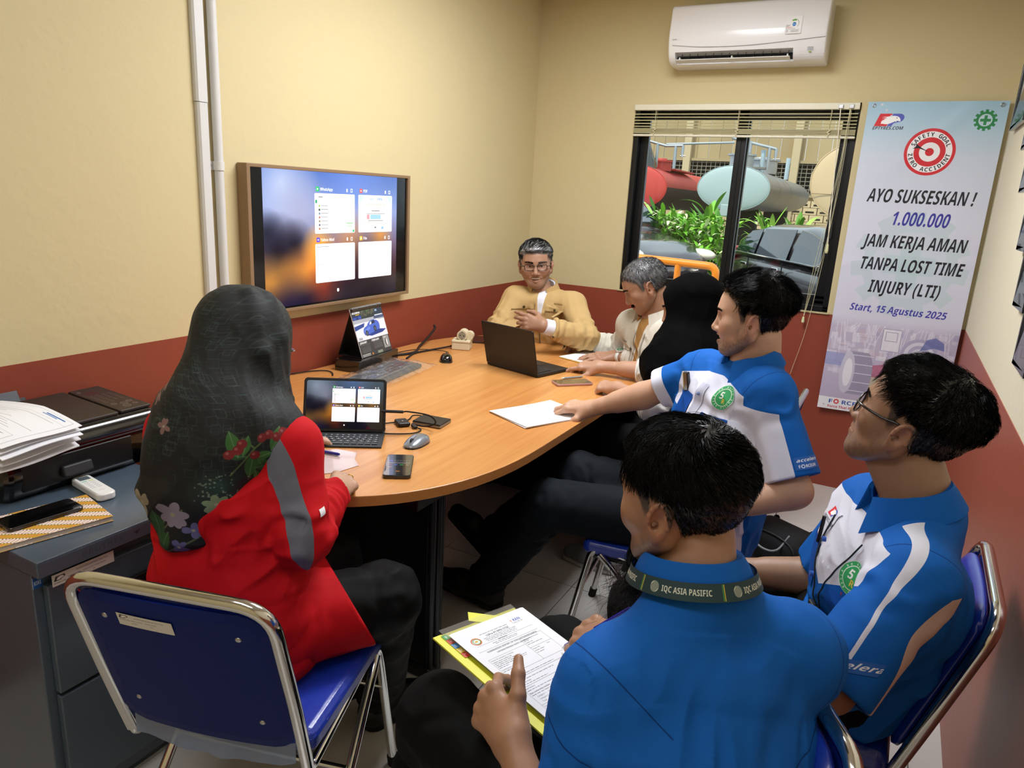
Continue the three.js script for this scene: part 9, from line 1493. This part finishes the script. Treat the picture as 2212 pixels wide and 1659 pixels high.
// --- the man in the cream jacket, writing
function manInCream() {
  const s = { seed: 57, head: [1.152, 1.148, 1.085], look: [-0.82, -0.52, 0.3], up: [-0.2, 1, 0.1], skin: [0.38, 0.205, 0.125], gaze: [-0.7, -0.7, 0.1], scalpColor: [0.09, 0.08, 0.075], face: { eyeOpen: 0.3, wide: 1.05, jaw: 1.06 }, beard: 0.3, neckBase: [1.225, 0.985, 1.045], shoulders: { r: [1.075, 0.945, 0.985], l: [1.345, 0.95, 1.195] }, elbows: { r: [1.0, 0.80, 0.83], l: [1.245, 0.80, 1.105] }, wrists: { r: [0.785, 0.795, 0.84], l: [1.025, 0.79, 1.02] }, pelvis: [1.33, 0.55, 0.92], hips: { r: [1.27, 0.54, 0.85], l: [1.33, 0.54, 1.02] }, knees: { r: [0.9, 0.53, 0.82], l: [0.92, 0.53, 1.12] }, ankles: { r: [0.9, 0.09, 0.85], l: [0.92, 0.09, 1.12] },
    hands: { r: { f: [-0.55, -0.15, 0.55], d: [-0.25, 0.85, 0.1], curls: [[0.8, 0.9, 0.4, 0.05], [0.95, 1.0, 0.5], [1.1, 1.1, 0.6], [1.2, 1.1, 0.6]], thumb: [[0.6, 0.7, -0.45], [0.15, 0.9, -0.45], [-0.2, 0.95, -0.2]] }, l: { f: [-0.78, -0.1, 0.45], d: [0.1, 0.95, 0.25], curls: [[0.12, 0.15, 0.1, 0.06], [0.1, 0.15, 0.1, 0.02], [0.12, 0.15, 0.1, -0.03], [0.15, 0.15, 0.1, -0.1]], thumb: [[0.7, 0.62, -0.3], [0.45, 0.85, -0.25], [0.3, 0.9, -0.1]] } } };
  s.trunk = std({ ...s, bow: -0.005, size: [[0.19, 0.15], [0.185, 0.15], [0.18, 0.14], [0.18, 0.13], [0.165, 0.11]] });
  const t = makePerson('person in a cream jacket bent over a note pad, writing, short grey hair', s);
  addHair(s, { thick: () => 0.0045, n: 3600, len: () => 0.009, color: [0.11, 0.11, 0.113], grey: 0.5, lift: 0.6, settle: 0.4, width: 0.0008, jitter: 0.4, lump: 0.0004 });
  const ms = strands(s.HF.F, 71, 260, (x, y, z) => z > 0.06 && Math.abs(y + 0.0555) < 0.006 && Math.abs(x) < 0.027 ? 1 : 0, (p) => [Math.sign(p[0]), -0.8, 0], () => 0.008, { rise: 0.001, width: 0.0006, lift: 0.3, seg: 2, box: [[-0.027, -0.062, 0.09], [0.027, -0.049, 0.09]], center: [0, -0.05, 0.03] }); ms.applyMatrix4(s.M4); obj('moustache', ms, hairMat, t).userData.kind = 'stuff';
  const cream = cloth(0xc7c2b4, 0.8), l = nrm(sub3(s.shoulders.l, s.shoulders.r)), f = nrm(crs(l, [0, 1, 0])), B2 = { X: l, Y: [0, 1, 0], Z: f }, mid = mix3(s.shoulders.r, s.shoulders.l, 0.5), loc = (x, y, z) => toLocal(B2, mid, [x, y, z]);
  const sp = [...shirtPrims(s, { dir: [0.4, 0.9, 0.2], shoulderR: 0.054, fold: 1.7 }), ...sleeve(s, 'r', { r: [0.07, 0.064, 0.052], to: 0.7, amp: 0.011 }), ...sleeve(s, 'l', { r: [0.07, 0.064, 0.05], to: 0.68, amp: 0.011 })];
  const sh = garment('jacket', sp, cream, t, 0.0085, [['inner_shirt', (x, y, z) => { const q = loc(x, y, z); return Math.max(Math.abs(q[0] + 0.005) - 0.018 - 0.12 * Math.max(0, q[1] + 0.08), -q[2]); }, cloth(0x96703f, 0.85), 'brown shirt in the open jacket']]);
  const nb = add3(s.neckBase, B2.Z, 0.03), Bc = basis(add3(f, [0, -0.35, 0])); nb[1] += 0.02;
  obj('collar', collar(nb, Bc, 0.074, 0.076, { gap: 0.7, drop: -0.005, h: 1.3, point: 2.6 }), cream, sh);
  obj('inner_collar', collar(nb, Bc, 0.063, 0.064, { gap: 0.5, drop: 0.012, h: 1.0, point: 0.8 }), cloth(0xa9793f, 0.85), sh);
  const on = (q) => toWorld(B2, mid, q), dn = B2.Z.map((v) => -v);
  for (const k of [-1, 1]) { const pk = part('pocket', patch(sh.F, on([k * 0.105, -0.13, 0.2]), B2.X, B2.Y, dn, 0.095, 0.1, 0.003, 12, 10), cream, sh), fl = part('pocket_flap', patch(sh.F, on([k * 0.105, -0.085, 0.2]), B2.X, B2.Y, dn, 0.1, 0.034, 0.007, 12, 6), cream, sh); obj('flap_button', patch(sh.F, on([k * 0.105, -0.094, 0.2]), B2.X, B2.Y, dn, 0.012, 0.012, 0.01, 6, 6, disc), S(0xd8d5cc, 0.4), fl); part('front_edge', patch(sh.F, on([k * 0.036, -0.12, 0.2]), B2.X, B2.Y, dn, 0.012, 0.24, 0.004, 6, 20), cloth(0xb5b0a2, 0.8), sh); }
  for (const k of ['r', 'l']) { const c = k === 'r' ? 0.7 : 0.68, a = mix3(s.elbows[k], s.wrists[k], c), ax = between(s.elbows[k], s.wrists[k]), g = field([cone(add3(a, ax, -0.045), add3(a, ax, 0.01), 0.06, 0.058, 0.01)], (d, x, y, z) => { const q = dot3(sub3([x, y, z], a), ax); return smax(smax(d, q - 0.006, 0.003), -0.04 - q, 0.003); }); part('folded_cuff', boxUV(meshField(g, [add3(a, [-0.14, -0.14, -0.14]), add3(a, [0.14, 0.14, 0.14])], 0.006)), cloth(0xcdc9bd, 0.8), sh); }
  watchOn(s, 'l', 0x1f6b43, 0xd7dbd8, 'wrist_watch');
  garment('trousers', trouserPrims(s), blackPants, t, 0.012);
  shoe(t, s.ankles.r, [-1, 0, 0], shoeBlack); shoe(t, s.ankles.l, [-1, 0, 0], shoeBlack);
  const w = s.wrists.r; makePen('ballpoint_pen', 'black pen held upright over the white note pad', [w[0] - 0.075, TT + 0.024, w[2] + 0.1], [w[0] - 0.03, TT + 0.145, w[2] + 0.055], 0x121218, 0.0045);
}
// --- the woman in the plain black scarf
function womanInBlack() {
  const s = { seed: 67, head: [1.452, 1.128, 1.452], look: [-0.93, -0.28, 0.16], up: [0, 1, 0], skin: [0.46, 0.26, 0.17], face: { wide: 0.96, jaw: 0.93, nose: 0.92 }, neckBase: [1.525, 0.975, 1.455], shoulders: { r: [1.49, 0.935, 1.30], l: [1.50, 0.935, 1.595] }, elbows: { r: [1.275, 0.80, 1.27], l: [1.43, 0.775, 1.71] }, wrists: { r: [1.045, 0.79, 1.292], l: [1.245, 0.79, 1.60] }, pelvis: [1.6, 0.55, 1.38], hips: { r: [1.56, 0.54, 1.3], l: [1.56, 0.54, 1.46] }, knees: { r: [1.17, 0.53, 1.3], l: [1.18, 0.53, 1.48] }, ankles: { r: [1.2, 0.09, 1.3], l: [1.27, 0.09, 1.62] }, armR: [0.042, 0.038, 0.025], handScale: 0.95,
    hands: { r: { f: [-0.97, -0.08, 0.12], d: [0.0, 0.97, 0.25], curls: [[0.15, 0.3, 0.15, 0.04], [0.6, 0.8, 0.5], [0.75, 0.9, 0.5], [0.8, 0.9, 0.5]], thumb: [[0.6, 0.72, -0.4], [0.3, 0.9, -0.3], [0.15, 0.95, -0.15]] }, l: { f: [-0.93, -0.1, -0.3], d: [-0.1, 0.95, 0.25], curls: C.loose, thumb: [[0.55, 0.75, -0.4], [0.1, 0.95, -0.35], [-0.15, 0.95, -0.2]] } } };
  s.trunk = std({ ...s, bow: 0.01, size: [[0.165, 0.13], [0.16, 0.128], [0.145, 0.11], [0.15, 0.115], [0.135, 0.1]] });
  const t = makePerson('person in a plain black headscarf and white sleeves pointing at the table', s);
  const white = cloth(0xcfcfca, 0.8), sp = [...shirtPrims(s, { shoulderR: 0.052 }), ...sleeve(s, 'r', { r: [0.062, 0.06, 0.05], to: 0.22, amp: 0.008 }), ...sleeve(s, 'l', { r: [0.06, 0.054, 0.046], to: 0.2, amp: 0.008 })];
  const sh = garment('blouse', sp, white, t, 0.009);
  { const a = mix3(s.elbows.r, s.wrists.r, 0.17), ax = between(s.elbows.r, s.wrists.r), g = field([cone(add3(a, ax, -0.07), add3(a, ax, 0.03), 0.062, 0.056, 0.01, (x, y, z) => 0.003 * Math.sin(dot3([x, y, z], ax) * 420))], (d, x, y, z) => { const q = dot3(sub3([x, y, z], a), ax); return smax(smax(d, q - 0.02, 0.003), -0.06 - q, 0.003); }); obj('ribbed_cuff', boxUV(meshField(g, [add3(a, [-0.16, -0.14, -0.14]), add3(a, [0.14, 0.14, 0.14])], 0.005)), cloth(0xd6d6d2, 0.8), sh); }
  const l = nrm(sub3(s.shoulders.l, s.shoulders.r));
  scarf(s, { mat: P(0x050506, 0.9, { ...fabricBump, specularIntensity: 0.12 }), cell: 0.0065, amp: 0.006, dir: [0.1, -0.95, 0.2], extra: [slab({ c: [1.45, 0.98, 1.46], l, a: 0.14, b: 0.1 }, { c: [1.40, 0.86, 1.5], l, a: 0.16, b: 0.08 }, 0.06), slab({ c: [1.40, 0.86, 1.5], l, a: 0.16, b: 0.08 }, { c: [1.415, 0.815, 1.56], l, a: 0.12, b: 0.06 }, 0.05)] });
  garment('trousers', trouserPrims(s, { r: [0.088, 0.074, 0.07, 0.06] }), blackPants, t, 0.01);
  const gs = S(0x7d8285, 0.85, fabricBump); shoe(t, s.ankles.r, [-1, 0, 0], gs, 0.245, S(0xd8d8d4, 0.6)); shoe(t, s.ankles.l, [-1, 0, -0.05], gs, 0.245, S(0xd8d8d4, 0.6));
}
womanInRed(); manInTan(); manInCream(); womanInBlack();
renderer.render(scene, camera);
